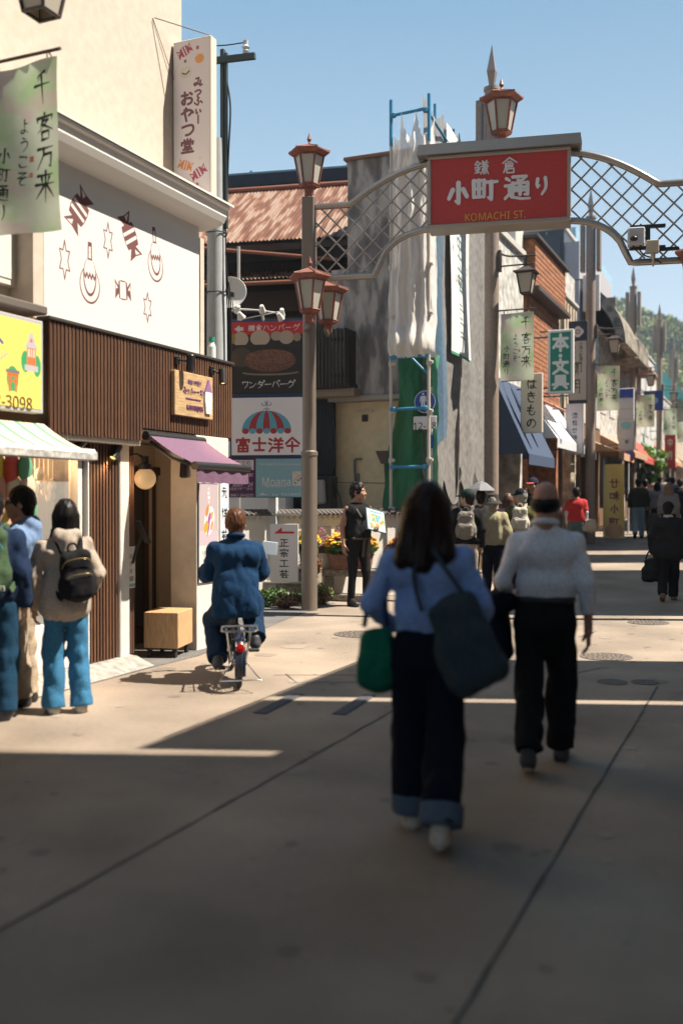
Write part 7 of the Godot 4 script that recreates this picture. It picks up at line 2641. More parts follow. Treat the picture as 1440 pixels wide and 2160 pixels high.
	o = shop("pale grey building with two rows of windows", -46.7, -53.0, -5.4, 7.5, mt("far_grey", 0.42, 0.42, 0.44, 0.9), {"rows": [4.2, 6.2], "windows": 3, "awning": mt("awning_green", 0.1, 0.2, 0.1, 0.8)})
	o = shop("cream building with a brick red awning far along the street", -53.2, -59.0, -5.5, 6.8, creamw, {"rows": [4.2, 5.9], "windows": 3, "awning": mt("awning_red")})
	o = shop("white building before the teal roof", -59.2, -66.0, -5.7, 6.2, white, {"rows": [4.4], "windows": 4, "awning": mt("awning_tan")})
	o = shop("building with a steep teal metal roof", -66.2, -80.0, -5.6, 6.4, creamw, {"rows": [4.4], "windows": 5, "roof": mt("roof_teal", 0.1, 0.34, 0.33, 0.6), "over": 0.8, "rise": 4.6})
	o = shop("pale building at the far end of the street", -80.2, -96.0, -5.2, 7.0, white, {"rows": [4.4, 6.0], "windows": 6})
	o = shop("grey house closing the view at the far bend", -96.4, -112.0, -3.8, 8.0, mt("far_grey"), {"rows": [4.4, 6.3], "windows": 6, "roof": mt("tile_brown"), "rise": 1.4})
	# signs
	var p := Pic.new(130, 320, L(0.66, 0.68, 0.68))
	p.rect(9, 9, 121, 311, L(0.005, 0.2, 0.15))
	p.glyph("本", 24, 22, 82, 0.19, L(0.68, 0.7, 0.7))
	p.ell(65, 130, 10, 10, L(0.68, 0.7, 0.7))
	p.glyph("文", 24, 150, 82, 0.19, L(0.68, 0.7, 0.7), 0.0, 0.88)
	p.glyph("具", 24, 232, 82, 0.17, L(0.68, 0.7, 0.7), 0.0, 0.82)
	shop_sign("vertical_sign", "green vertical bookshop sign with large white characters", V(-4.2, 4.61, -22.0), 0.56, 1.4, p, mt("case_white", 0.6, 0.6, 0.6, 0.5))
	p = Pic.new(100, 400, L(0.42, 0.36, 0.3))
	p.rect(0, 0, 100, 96, L(0.012, 0.014, 0.03))
	p.ell(50, 50, 34, 20, L(0.6, 0.5, 0.45))
	p.ell(50, 50, 24, 28, L(0.6, 0.5, 0.45))
	p.ell(50, 50, 15, 12, L(0.2, 0.12, 0.12))
	p.ell(50, 50, 9, 6, L(0.6, 0.5, 0.45))
	p.column("甘味小町通り", 58, 104, 20, 18, 0.1, L(0.05, 0.04, 0.04), 0.6)
	p.column("銘元芸", 18, 116, 18, 26, 0.1, L(0.05, 0.04, 0.04), 0.6)
	p.glyph("卯", 24, 196, 50, 0.1, L(0.02, 0.02, 0.02), 1.0, 1.5)
	p.glyph("月", 24, 286, 46, 0.11, L(0.02, 0.02, 0.02), 1.0, 1.6)
	p.rect(0, 388, 100, 400, L(0.012, 0.014, 0.03))
	shop_sign("vertical_sign", "tall dark topped vertical sign with brush characters and a round crest", V(-4.17, 4.85, -24.0), 0.44, 1.95, p, mt("case_navy", 0.015, 0.018, 0.035, 0.5), 0.16)
	p = Pic.new(110, 300, L(0.78, 0.7, 0.52))
	p.column("はきもの", 28, 22, 56, 68, 0.12, L(0.03, 0.025, 0.02), 0.5)
	shop_sign("vertical_sign", "cream footwear sign with four black kana, leaning out over the navy awning", V(-4.62, 3.63, -21.0), 0.46, 1.26, p, mt("case_cream"), 0.1)
	p = Pic.new(100, 300, L(0.5, 0.48, 0.52))
	p.column("酒銘甘味り", 36, 56, 32, 44, 0.12, L(0.02, 0.02, 0.02), 0.7)
	shop_sign("vertical_sign", "small grey white sign with black brush writing below the dark topped sign", V(-4.6, 3.42, -26.0), 0.44, 1.32, p, mt("case_grey", 0.3, 0.28, 0.28, 0.5))
	p = Pic.new(100, 420, L(0.58, 0.58, 0.6))
	p.rect(0, 0, 100, 62, L(0.02, 0.05, 0.36))
	for k in 5:
		p.rect(0, 66 + k * 70, 100, 70 + k * 70, L(0.42, 0.4, 0.4))
	p.ell(50, 250, 40, 26, L(0.25, 0.5, 0.6))
	p.glyph("本", 40, 350, 30, 0.14, L(0.05, 0.05, 0.06))
	shop_sign("vertical_sign", "white segmented tenants' sign with a blue head beside the third pole", V(-4.02, 4.05, -31.5), 0.46, 1.9, p, mt("case_white"))
	p = Pic.new(80, 300, L(0.78, 0.6, 0.2))
	p.column("甘味小町", 22, 60, 36, 52, 0.13, L(0.2, 0.05, 0.1), 0.4)
	p.ell(40, 270, 36, 30, L(0.6, 0.35, 0.2))
	mb = MB.new()
	mb.sheet(6, 14, func(u: float, v: float) -> Vector3: return V(-4.3 + 0.55 * u, 0.5 + 2.1 * v, -29.0 + 0.06 * sin(u * 5.0 + v * 4.0)))
	o = one("flag_banner", mb, p.mat(0.8, 0.3), "yellow upright flag banner outside the timber shop", "flag")
	mb = MB.new()
	mb.tube([V(-4.32, 0.2, -29.0), V(-4.32, 2.75, -29.0)], 0.015, 6)
	part(o, "pole", mb, mt("rail_white"))
	o = thing("traffic_sign", "small round blue and red no parking sign", "road sign", V(-4.15, gy(-33.0), -33.0))
	mb = MB.new()
	mb.lathe(Transform3D(rotx(PI / 2), V(0, 2.5, 0)), [Vector2(0.001, 0.015), Vector2(0.22, 0.015), Vector2(0.22, 0), Vector2(0.001, 0)], 28)
	part(o, "disc", mb, mt("road_red", 0.4, 0.02, 0.03, 0.4))
	mb = MB.new()
	mb.lathe(Transform3D(rotx(PI / 2), V(0, 2.5, 0.004)), [Vector2(0.001, 0.016), Vector2(0.18, 0.016), Vector2(0.18, 0)], 28)
	part(o, "face", mb, mt("road_blue"))
	mb = MB.new()
	mb.tube([V(0.0, 0, -0.03), V(0.0, 2.7, -0.03)], 0.03, 8)
	part(o, "post", mb, mt("post_pale"))
	mb = MB.new()
	mb.box(V(0, 2.5, 0.024), V(0.04, 0.36, 0.006), 0.001, rotz(0.78))
	part(o, "bar", mb, mt("road_red"))
	p = Pic.new(60, 160, L(0.42, 0.03, 0.03))
	p.rect(0, 0, 60, 30, L(0.7, 0.35, 0.12))
	p.column("中月", 14, 46, 32, 50, 0.14, L(0.6, 0.55, 0.5))
	shop_sign("vertical_sign", "red sign with an orange head far along the street", V(-4.35, 4.1, -50.0), 0.5, 2.0, p, mt("case_red", 0.35, 0.03, 0.03, 0.5))
	p = Pic.new(60, 60, L(0.02, 0.06, 0.3))
	p.ell(30, 30, 16, 12, L(0.3, 0.4, 0.6))
	shop_sign("square_sign", "small dark blue square sign behind the third pole lamp", V(-4.3, 5.6, -42.0), 0.75, 0.8, p, mt("case_navy"))
	p = Pic.new(60, 120, L(0.58, 0.5, 0.5))
	p.ell(34, 40, 10, 12, L(0.55, 0.1, 0.08))
	p.rect(14, 92, 46, 104, L(0.1, 0.1, 0.12))
	shop_sign("square_sign", "pinkish white sign high beside the second street pole", V(-5.0, 7.9, -31.0), 0.5, 1.1, p, mt("case_white"))
	# small street tree
	tree("bright green street tree far along the shops", V(-4.75, gy(-45.0), -45.0), 2.9, 0.75, 11, 900)
	# long street poles
	spire_pole(V(-5.5, -0.15, -5.83), 9.9, "brown street pole just outside the left edge, holding the nearest banner", "bronze hanging lamp cut by the top left corner", "nearest green brush lettered banner at the left edge", 0.02)
	spire_pole(V(-4.71, gy(-18.0), -18.0), 9.85, "nearest full brown street pole, beside the grey sheeting", "black hanging lamp on the pole beside the grey sheeting", "green banner on the pole beside the grey sheeting")
	spire_pole(V(-4.57, gy(-28.2), -28.2), 9.85, "second brown street pole, behind the dark topped sign", "hanging lamp on the second street pole", "green banner on the second street pole")
	spire_pole(V(-4.8, gy(-39.5), -39.5), 9.85, "third brown street pole under the arch corner", "hanging lamp on the third street pole", "green banner on the third street pole")
	spire_pole(V(-4.75, gy(-48.9), -48.9), 9.85, "fourth brown street pole", "hanging lamp on the fourth street pole", "green banner on the fourth street pole")
	spire_pole(V(-5.25, gy(-62.5), -62.5), 9.85, "farthest brown street pole", "", "green banner on the farthest street pole")

func tree(label: String, at: Vector3, h: float, r: float, sd: int, n: int) -> void:
	var o := thing("street_tree", label, "tree", at)
	var rng := RandomNumberGenerator.new()
	rng.seed = sd
	var mb := MB.new()
	mb.tube(curve([V(0, 0, 0), V(0.04, h * 0.3, 0.02), V(-0.02, h * 0.7, 0)], 4), [0.07, 0.068, 0.066, 0.064, 0.06, 0.055, 0.05, 0.045, 0.04], 8)
	for i in 7:
		var a := TAU * i / 7.0
		mb.tube([V(0, h * 0.5 + 0.06 * i, 0), V(cos(a) * r * 0.6, h * 0.7 + 0.05 * i, sin(a) * r * 0.6)], [0.03, 0.01], 5)
	part(o, "trunk", mb, mt("bark", 0.09, 0.06, 0.04, 0.9))
	mb = MB.new()
	for i in 16:
		leaves(mb, rng, V(rng.randf_range(-0.7, 0.7) * r, h * rng.randf_range(0.55, 1.0), rng.randf_range(-0.7, 0.7) * r), V(0.35, 0.28, 0.35) * r, n / 8, 0.13)
	part(o, "crown", mb, mt("leaf_bright", 0.12, 0.22, 0.035, 0.6, {"back": Color(0.16, 0.3, 0.05)}), "stuff")

func hill() -> void:
	var nz := FastNoiseLite.new()
	nz.seed = 8
	nz.frequency = 0.03
	var hf := func(x: float, z: float) -> float:
		var d := Vector2((x + 42.0) / 48.0, (z + 250.0) / 60.0).length()
		return gy(-200.0) + 40.0 * exp(-d * d * 1.1) + 3.5 * nz.get_noise_2d(x, z) - 1.0
	var mb := MB.new()
	mb.sheet(50, 40, func(u: float, v: float) -> Vector3:
		var x := lerpf(-130, 60, u)
		var z := lerpf(-170, -330, v)
		return V(x, hf.call(x, z), z))
	setting("hill", mb, mt("hill_floor", 0.06, 0.085, 0.03, 0.95))
	var rng := RandomNumberGenerator.new()
	rng.seed = 21
	var shapes := []
	for k in 3:
		var m := MB.new()
		for i in 14:
			leaves(m, rng, V(rng.randf_range(-1.6, 1.6), rng.randf_range(-0.4, 2.2), rng.randf_range(-1.6, 1.6)), V(1.2, 0.9, 1.2), 150, 0.42)
		shapes.append(m.mesh())
	var mats := [mt("wood_dark", 0.1, 0.12, 0.04, 0.8, {"back": Color(0.05, 0.07, 0.02)}), mt("wood_mid", 0.18, 0.2, 0.06, 0.8, {"back": Color(0.1, 0.13, 0.03)}), mt("wood_light", 0.28, 0.28, 0.09, 0.8, {"back": Color(0.14, 0.17, 0.04)})]
	for k in 3:
		var mm := MultiMesh.new()
		mm.transform_format = MultiMesh.TRANSFORM_3D
		mm.mesh = shapes[k]
		mm.mesh.surface_set_material(0, mats[k])
		mm.instance_count = 420
		for i in 420:
			var x := rng.randf_range(-75, 10)
			var z := rng.randf_range(-190, -262)
			var s := rng.randf_range(1.2, 2.6)
			mm.set_instance_transform(i, Transform3D(roty(rng.randf() * TAU).scaled(V(s, s * rng.randf_range(0.8, 1.2), s)), V(x, hf.call(x, z) + s * 0.4, z)))
		var o := MultiMeshInstance3D.new()
		o.multimesh = mm
		o.name = numbered("hill_woods")
		add_child(o)
		tag(o, ["dark green woods covering the distant hill", "mid green woods covering the distant hill", "light yellow green spring woods covering the distant hill"][k], "woods", "", "stuff")

# ------------------------------------------------------------------ the other side of the street, whose shade lies on the road
func right_side() -> void:
	var k := 0
	for e in [[8.0, -6.84, 25.0, 1.0, "tall beige building on the right whose shade covers the near road"], [-6.97, -8.66, 7.66, 1.0, "narrow two storey shop on the right next to the tall beige one"], [-8.81, -10.9, 7.66, 1.0, "second two storey shop on the right"], [-14.95, -22.0, 8.3, 0.75, "grey shop on the right beyond the open lot"], [-23.75, -26.15, 8.3, 0.75, "white shop on the right, fifth along"], [-27.25, -33.2, 10.7, 0.5, "three storey building on the right"], [-36.0, -52.0, 10.0, 0.6, "long building on the right, far along"], [-54.0, -75.0, 9.0, 0.4, "last long building on the right"]]:
		var o := thing("right_shop_house", e[4], "building")
		var b := gy(e[0])
		var mb := MB.new()
		# footprints run square to the street at the front and slant with the plots behind
		var sk := -0.36 * 8.0
		mb.prism(PackedVector2Array([Vector2(e[3], -e[0]), Vector2(e[3] + 8.0, -(e[0] + sk)), Vector2(e[3] + 8.0, -(e[1] + sk)), Vector2(e[3], -e[1])]), e[2] + b, Transform3D(Basis(V(1, 0, 0), V(0, 0, -1), V(0, 1, 0)), V(0, 0, 0)))
		part(o, "wall", mb, mt("right_wall_%d" % (k % 3), [0.45, 0.36, 0.5][k % 3], [0.4, 0.34, 0.48][k % 3], [0.33, 0.32, 0.45][k % 3], 0.9, {"tex": "dirt", "scale": V(0.4, 0.4, 0.4)}))
		var n := maxi(1, int((e[0] - e[1]) / 2.2))
		for i in n:
			for y: float in [1.3, 4.3] if e[2] < 8.0 else [1.3, 4.3, 7.0]:
				var z := lerpf(e[0], e[1], (i + 0.5) / n)
				mb = MB.new()
				mb.bb(e[3] - 0.05, b + y - 0.8, z + 0.6, e[3] + 0.02, b + y + 0.8, z - 0.6, 0.01)
				var w := part(o, "window", mb, mt("window_frame"))
				mb = MB.new()
				mb.bb(e[3] - 0.056, b + y - 0.72, z + 0.52, e[3] - 0.03, b + y + 0.72, z - 0.52)
				part(w, "pane", mb, mt("far_pane"))
		k += 1
	var mb := MB.new()
	mb.bb(1.03, 0, -6.8, 1.3, 6.3, -7.0)
	one("alley_wall", mb, mt("side_wall"), "low wall closing the narrow gap between the first two buildings on the right", "wall")

# ------------------------------------------------------------------ the bicycle and everybody in the street
func bicycle(at: Vector3, yaw: float) -> void:
	var o := thing("bicycle", "small dark folding bicycle with chrome rear rack and red reflector", "bicycle", at, yaw)
	var blk := mt("tyre_black", 0.015, 0.015, 0.016, 0.75)
	var chrome := mt("chrome", 0.6, 0.6, 0.6, 0.2, {"metal": 0.95})
	var navy := mt("frame_navy", 0.015, 0.02, 0.035, 0.3)
	for z: float in [0.0, -0.98]:
		var mb := MB.new()
		var ring := []
		for k in 40:
			ring.append(V(0, 0.222 + 0.2 * sin(TAU * k / 40.0), z + 0.2 * cos(TAU * k / 40.0)))
		mb.tube(ring, 0.022, 10, false, true)
		var w := part(o, "wheel", mb, blk)
		mb = MB.new()
		ring = []
		for k in 36:
			ring.append(V(0, 0.222 + 0.176 * sin(TAU * k / 36.0), z + 0.176 * cos(TAU * k / 36.0)))
		mb.tube(ring, 0.012, 6, false, true)
		mb.tube([V(-0.05, 0.222, z), V(0.05, 0.222, z)], 0.025, 10)
		part(w, "rim", mb, chrome)
		mb = MB.new()
		for k in 20:
			var a := TAU * k / 20.0
			mb.tube([V(0.02 if k % 2 else -0.02, 0.222, z), V(0, 0.222 + 0.175 * sin(a), z + 0.175 * cos(a))], 0.0025, 4, false)
		part(w, "spoke", mb, chrome, "stuff")
		mb = MB.new()
		for s: float in [-0.034, 0.034]:
			var pts := []
			for k in 15:
				var a := (-0.35 + k * 0.19) if z == 0.0 else (0.2 + k * 0.19)
				pts.append(V(s, 0.222 + 0.245 * sin(a), z + 0.245 * cos(a)))
			mb.tube(pts, 0.01, 5)
		mb.sheet(3, 16, func(u: float, v: float) -> Vector3:
			var a := (-0.35 + v * 2.7) if z == 0.0 else (0.2 + v * 2.7)
			return V(lerpf(-0.034, 0.034, u), 0.222 + (0.245 + 0.012 * sin(u * PI)) * sin(a), z + (0.245 + 0.012 * sin(u * PI)) * cos(a)))
		part(o, "mudguard", mb, navy)
	var mb := MB.new()
	mb.tube([V(0, 0.26, -0.42), V(0, 0.62, -0.28)], 0.02, 10)
	mb.tube([V(0, 0.26, -0.42), V(0, 0.4, -0.7), V(0, 0.62, -0.86)], 0.026, 10)
	for s: float in [-1.0, 1.0]:
		mb.tube([V(s * 0.02, 0.26, -0.42), V(s * 0.055, 0.222, 0.0)], 0.011, 8)
		mb.tube([V(s * 0.02, 0.5, -0.32), V(s * 0.055, 0.222, 0.0)], 0.01, 8)
		mb.tube([V(s * 0.04, 0.5, -0.88), V(s * 0.05, 0.222, -0.98)], 0.012, 8)
	mb.tube([V(0, 0.48, -0.87), V(0, 0.7, -0.84)], 0.022, 10)
	part(o, "frame", mb, navy)
	mb = MB.new()
	mb.tube([V(0, 0.6, -0.285), V(0, 0.68, -0.26)], 0.014, 8)
	mb.tube([V(0, 0.7, -0.84), V(0, 0.92, -0.82)], 0.014, 8)
	mb.tube(curve([V(-0.28, 0.94, -0.62), V(-0.24, 0.95, -0.74), V(-0.06, 0.92, -0.83), V(0.06, 0.92, -0.83), V(0.24, 0.95, -0.74), V(0.28, 0.94, -0.62)], 5), 0.012, 8)
	part(o, "handlebar", mb, chrome)
	mb = MB.new()
	var f := Field.new(0.014)
	f.cap(V(-0.05, 0.69, -0.2), V(0.05, 0.69, -0.2), 0.05, 0.05, 0.04)
	f.cap(V(0, 0.69, -0.22), V(0, 0.69, -0.4), 0.06, 0.025, 0.04)
	f.build(mb)
	part(o, "saddle", mb, blk)
	mb = MB.new()
	mb.tube([V(-0.13, 0.5, 0.16), V(0.13, 0.5, 0.16), V(0.15, 0.5, 0.1), V(0.13, 0.5, -0.2), V(-0.13, 0.5, -0.2), V(-0.15, 0.5, 0.1), V(-0.13, 0.5, 0.16)], 0.009, 7)
	mb.tube([V(-0.14, 0.545, 0.17), V(0.14, 0.545, 0.17)], 0.008, 7)
	mb.tube([V(-0.14, 0.545, 0.17), V(-0.145, 0.5, 0.12)], 0.008, 6)
	mb.tube([V(0.14, 0.545, 0.17), V(0.145, 0.5, 0.12)], 0.008, 6)
	for x: float in [-0.05, 0.0, 0.05]:
		mb.tube([V(x, 0.505, 0.16), V(x, 0.505, -0.2)], 0.006, 5)
	for s: float in [-1.0, 1.0]:
		mb.tube([V(s * 0.1, 0.5, 0.1), V(s * 0.062, 0.23, 0.01)], 0.007, 6)
		mb.tube([V(s * 0.1, 0.5, -0.05), V(s * 0.062, 0.23, 0.0)], 0.007, 6)
	part(o, "rack", mb, chrome)
	mb = MB.new()
	mb.tube([V(-0.06, 0.222, 0), V(-0.13, 0.14, 0.12), V(-0.17, 0.11, 0.25), V(0.17, 0.11, 0.25), V(0.13, 0.14, 0.12), V(0.06, 0.222, 0)], 0.0065, 7)
	part(o, "stand", mb, chrome)
	mb = MB.new()
	mb.lathe(Transform3D(rotx(PI / 2), V(0, 0.37, 0.225)), [Vector2(0.036, 0), Vector2(0.034, 0.014), Vector2(0.001, 0.018)], 18)
	part(o, "reflector", mb, mt("reflector_red", 0.5, 0.012, 0.01, 0.15))
	mb = MB.new()
	mb.box(V(0.06, 0.25, -0.22), V(0.02, 0.12, 0.46), 0.008)
	mb.tube([V(0.05, 0.26, -0.42), V(0.1, 0.36, -0.36)], 0.01, 6)
	mb.tube([V(-0.05, 0.26, -0.42), V(-0.1, 0.16, -0.48)], 0.01, 6)
	mb.box(V(0.14, 0.3, -0.13), V(0.09, 0.025, 0.07), 0.006)
	mb.box(V(-0.14, 0.13, -0.28), V(0.09, 0.025, 0.07), 0.006)
	part(o, "drive", mb, blk)
	mb = MB.new()
	mb.tube([V(0.26, 0.95, -0.7), V(0.31, 1.06, -0.74)], 0.006, 5)
	mb.box(V(0.335, 1.14, -0.74), V(0.14, 0.12, 0.012), 0.003, rotz(-0.12))
	part(o, "mirror", mb, mt("mirror_pale", 0.6, 0.68, 0.78, 0.15))

func pos_uv(u: float, d: float) -> Vector3:      # a spot on the street d metres off, u across (in units of the lens)
	var x := u * d
	var a := 0.40487
	var p := V(x * cos(a) - d * sin(a), 0, -(d * cos(a) + x * sin(a)))
	p.y = gy(p.z)
	return p

func belt(p: Dictionary, m: Material) -> void:
	var mb := MB.new()
	var f := Field.new(0.01)
	var c: Vector3 = p.J.pel
	f.cap(c + V(-0.072, 0.062, 0) * p.S, c + V(0.072, 0.062, 0) * p.S, 0.107 * p.S, 0.107 * p.S, 0.02)
	f.cut(V(0, 1, 0), c.y + 0.085 * p.S)
	f.cut(V(0, -1, 0), -(c.y + 0.045 * p.S))
	f.build(mb)
	part(p.node, "belt", mb, m)

func people() -> void:
	wrinkle.seed = 12
	wrinkle.frequency = 0.1
	wrinkle.fractal_octaves = 2
	crease.seed = 31
	crease.frequency = 0.1
	crease.fractal_type = FastNoiseLite.FRACTAL_RIDGED
	crease.fractal_octaves = 2
	var s1 := skin("skin_light", 0.5, 0.3, 0.21)
	var s2 := skin("skin_tan", 0.36, 0.19, 0.12)
	var blackh := hairm("hair_black2", 0.012, 0.01, 0.01)
	var brownh := hairm("hair_brown", 0.02, 0.009, 0.007)
	var ginger := hairm("hair_chestnut", 0.1, 0.04, 0.02)
	var greyh := mt("hair_grey", 0.2, 0.19, 0.18, 0.6)
	var blackc := cloth("cloth_black", 0.014, 0.014, 0.016)
	var navyc := cloth("cloth_navy", 0.007, 0.009, 0.02)
	var sole := mt("sole_white", 0.55, 0.52, 0.47, 0.7)
	var blackshoe := mt("shoe_black", 0.018, 0.017, 0.018, 0.5)
	# 1 woman with two bags, nearest
	var p := person("woman with long brown hair, blue shirt and wide cuffed trousers, nearest walker", V(-1.46, 0, -4.42), 0.22, {
		"h": 1.64, "w": 0.88, "cell": 0.01, "hcell": 0.007, "skin": s1, "hair": "long", "hairlen": 0.23, "hairmat": brownh,
		"pose": mixd(WALK_B, {"elL": V(-0.27, 1.13, 0.02), "wrL": V(-0.2, 1.0, -0.2), "elR": V(0.27, 1.12, 0.04), "wrR": V(0.22, 1.02, -0.2)}),
		"alongL": V(0.3, 0.1, -1), "alongR": V(-0.3, 0.2, -1),
		"top": {"mat": cloth("shirt_blue", 0.27, 0.4, 0.74), "t": 0.012, "hemy": 0.95, "tuck": true, "wrinkle": 0.018, "name": "shirt", "collar": cloth("shirt_blue", 0.27, 0.4, 0.74)},
		"bottom": {"mat": navyc, "t": 0.012, "knee": 0.102, "hem": 0.1, "hemdrop": -0.005, "cuff": cloth("cuff_denim", 0.09, 0.12, 0.17), "wrinkle": 0.014}, "shoes": cloth("shoe_beige", 0.6, 0.52, 0.44), "sole": sole})
	soft_bag("tote_bag", "large slate grey tote bag on the right shoulder of the woman in blue", p.xf * Transform3D(roty(-0.35) * rotz(0.42), V(0.1, 1.15, 0.19)), V(0.3, 0.42, 0.14), cloth("tote_slate", 0.045, 0.062, 0.075), [[V(-0.12, -0.02, 0.03), V(-0.1, 0.16, 0.0), V(-0.02, 0.22, -0.1), V(0.05, 0.1, -0.18)], [V(0.1, -0.02, 0.03), V(0.04, 0.16, 0.0), V(-0.0, 0.23, -0.1), V(0.07, 0.1, -0.2)]], cloth("tote_slate", 0.045, 0.062, 0.075), 0.02)
	soft_bag("shopping_bag", "green folded shopping bag hanging from the left arm of the woman in blue", p.xf * Transform3D(roty(0.25), V(-0.25, 0.98, -0.02)), V(0.2, 0.3, 0.12), cloth("bag_green", 0.01, 0.16, 0.095), [[V(-0.05, 0.0, 0), V(-0.02, 0.16, 0.0), V(0.04, 0.3, 0.03), V(0.1, 0.42, 0.06)], [V(0.06, 0.0, 0), V(0.05, 0.16, 0.02), V(0.08, 0.3, 0.05), V(0.12, 0.42, 0.06)]], cloth("strap_navy", 0.02, 0.05, 0.12), 0.03)
	# 2 man in the white shirt
	p = person("balding man in a white shirt and black trousers walking away", V(-1.21, 0, -5.88), 0.16, {
		"h": 1.67, "w": 1.0, "cell": 0.01, "hcell": 0.007, "handcell": 0.005, "skin": skin("skin_ruddy", 0.4, 0.2, 0.14), "hair": "bald", "hairmat": blackh,
		"pose": mixd(WALK, {"elL": V(-0.25, 1.12, 0.06), "wrL": V(-0.22, 1.0, -0.16), "elR": V(0.245, 1.11, 0.03), "wrR": V(0.25, 0.86, -0.02)}),
		"alongL": V(0.4, 0, -1), "curl": 0.45,
		"top": {"mat": cloth("shirt_white", 0.8, 0.8, 0.86), "t": 0.0, "hemy": 0.93, "tuck": true, "wrinkle": 0.013, "collar": cloth("shirt_white", 0.8, 0.8, 0.86), "cuffr": 0.042},
		"bottom": {"mat": blackc, "t": 0.01, "knee": 0.082, "hem": 0.075, "hemdrop": -0.005, "wrinkle": 0.02}, "shoes": mt("shoe_dark", 0.05, 0.05, 0.06, 0.5), "sole": sole})
	belt(p, blackshoe)
	var o := thing("folded_jacket", "dark jacket folded over the left forearm of the man in the white shirt", "jacket", p.at, p.yaw)
	var mb := MB.new()
	var f := Field.new(0.012)
	f.rbox(V(-0.27, 0.83, -0.03), V(0.06, 0.2, 0.12), 0.05, 0.03, rotz(0.1))
	f.rbox(V(-0.25, 0.97, -0.06), V(0.085, 0.06, 0.15), 0.05, 0.04)
	f.noise(wrinkle, 0.03, V(60, 25, 60))
	f.build(mb)
	part(o, "cloth", mb, navyc)
	mb = MB.new()
	mb.box(V(0, 0.925, 0.138), V(0.05, 0.035, 0.012), 0.004)
	# 3 cyclist
	var cat := V(-4.08, 0, -7.33)
	var cy := 0.575
	bicycle(cat, cy)
	person("cyclist in an indigo work jacket riding away, reddish brown hair", cat + roty(cy) * V(0, 0, -0.3), cy, {
		"h": 1.7, "cell": 0.011, "hcell": 0.007, "skin": skin("skin_ruddy2", 0.45, 0.24, 0.16), "hair": "short", "hairmat": ginger, "w": 1.0,
		"pose": {"pel": V(0, 0.76, 0.02), "waist": V(0, 0.9, 0.0), "chest": V(0, 1.07, -0.03), "neck": V(0, 1.235, -0.06), "head": V(0, 1.365, -0.1),
			"shL": V(-0.18, 1.155, -0.05), "shR": V(0.18, 1.155, -0.05), "elL": V(-0.225, 0.95, -0.14), "elR": V(0.225, 0.95, -0.14), "wrL": V(-0.25, 0.92, -0.36), "wrR": V(0.25, 0.92, -0.36),
			"hipL": V(-0.1, 0.7, 0), "hipR": V(0.1, 0.7, 0), "knL": V(-0.17, 0.5, -0.36), "knR": V(0.17, 0.64, -0.38), "anL": V(-0.16, 0.215, 0.0), "anR": V(0.16, 0.39, 0.08), "toL": V(-0.17, 0.16, -0.15), "toR": V(0.17, 0.32, -0.08)},
		"alongL": V(0, -0.2, -1), "alongR": V(0, -0.2, -1), "palmL": V(0, -1, 0), "palmR": V(0, -1, 0), "thumbL": V(1, 0, 0), "thumbR": V(-1, 0, 0), "curl": 1.1,
		"top": {"mat": cloth("indigo", 0.008, 0.038, 0.1), "t": 0.014, "hemy": 0.57, "long": 0.12, "wrinkle": 0.02, "elbow": 0.07, "cuffr": 0.085, "sleeve": 0.8, "name": "work_jacket", "collar": cloth("indigo", 0.008, 0.038, 0.1)},
		"bottom": {"mat": cloth("indigo_dark", 0.01, 0.03, 0.07), "t": 0.02, "knee": 0.085, "hem": 0.07, "wrinkle": 0.014}, "shoes": mt("shoe_dark", 0.03, 0.03, 0.035, 0.5), "sole": mt("sole_tan", 0.45, 0.38, 0.3, 0.7)})
	# 4 guide with the board
	p = person("young man in a black sleeveless top smiling to the right with a photo board", V(-5.63, 0, -13.76), -2.2, {
		"h": 1.82, "cell": 0.014, "hcell": 0.006, "skin": s2, "hair": "messy", "face": true, "smile": true, "turn": 0.65,
		"pose": {"elR": V(0.235, 1.12, 0.04), "wrR": V(0.245, 0.88, -0.02), "elL": V(-0.24, 1.1, 0.0), "wrL": V(-0.13, 1.06, -0.26), "knL": V(-0.12, 0.49, -0.02), "anL": V(-0.17, 0.085, 0.02), "toL": V(-0.2, 0.03, -0.13)},
		"alongL": V(0.6, 0.1, -1), "palmL": V(0.2, 0.9, 0.2), "thumbL": V(0, 0.5, 1),
		"top": {"mat": blackc, "t": 0.012, "hemy": 0.95, "sleeve": 0.0, "name": "tank_top", "wrinkle": 0.012},
		"bottom": {"mat": blackc, "t": 0.0, "knee": 0.066, "hem": 0.05}, "shoes": blackshoe})
	mb = MB.new()
	mb.box(p.J.pel + V(0.02, 0.0, 0), V(0.29, 0.05, 0.26), 0.02)
	for x: float in [-0.1, -0.02]:
		mb.box(p.J.pel + V(x, -0.14, -0.135), V(0.045, 0.28, 0.015), 0.005, rotz(0.12))
	part(p.node, "belt", mb, mt("strap_brown", 0.06, 0.045, 0.035, 0.7))
	mb = MB.new()
	mb.tube(curve([p.J.neck + V(-0.07, 0, 0), p.J.chest + V(-0.09, 0.05, -0.13), p.J.chest + V(-0.04, -0.04, -0.16)], 4), 0.014, 6)
	mb.tube(curve([p.J.neck + V(0.07, 0, 0), p.J.chest + V(0.09, 0.05, -0.13), p.J.chest + V(0.04, -0.04, -0.16)], 4), 0.014, 6)
	part(p.node, "strap", mb, mt("strap_grey", 0.1, 0.09, 0.085, 0.8))
	var pc := Pic.new(200, 150, L(0.5, 0.62, 0.66))
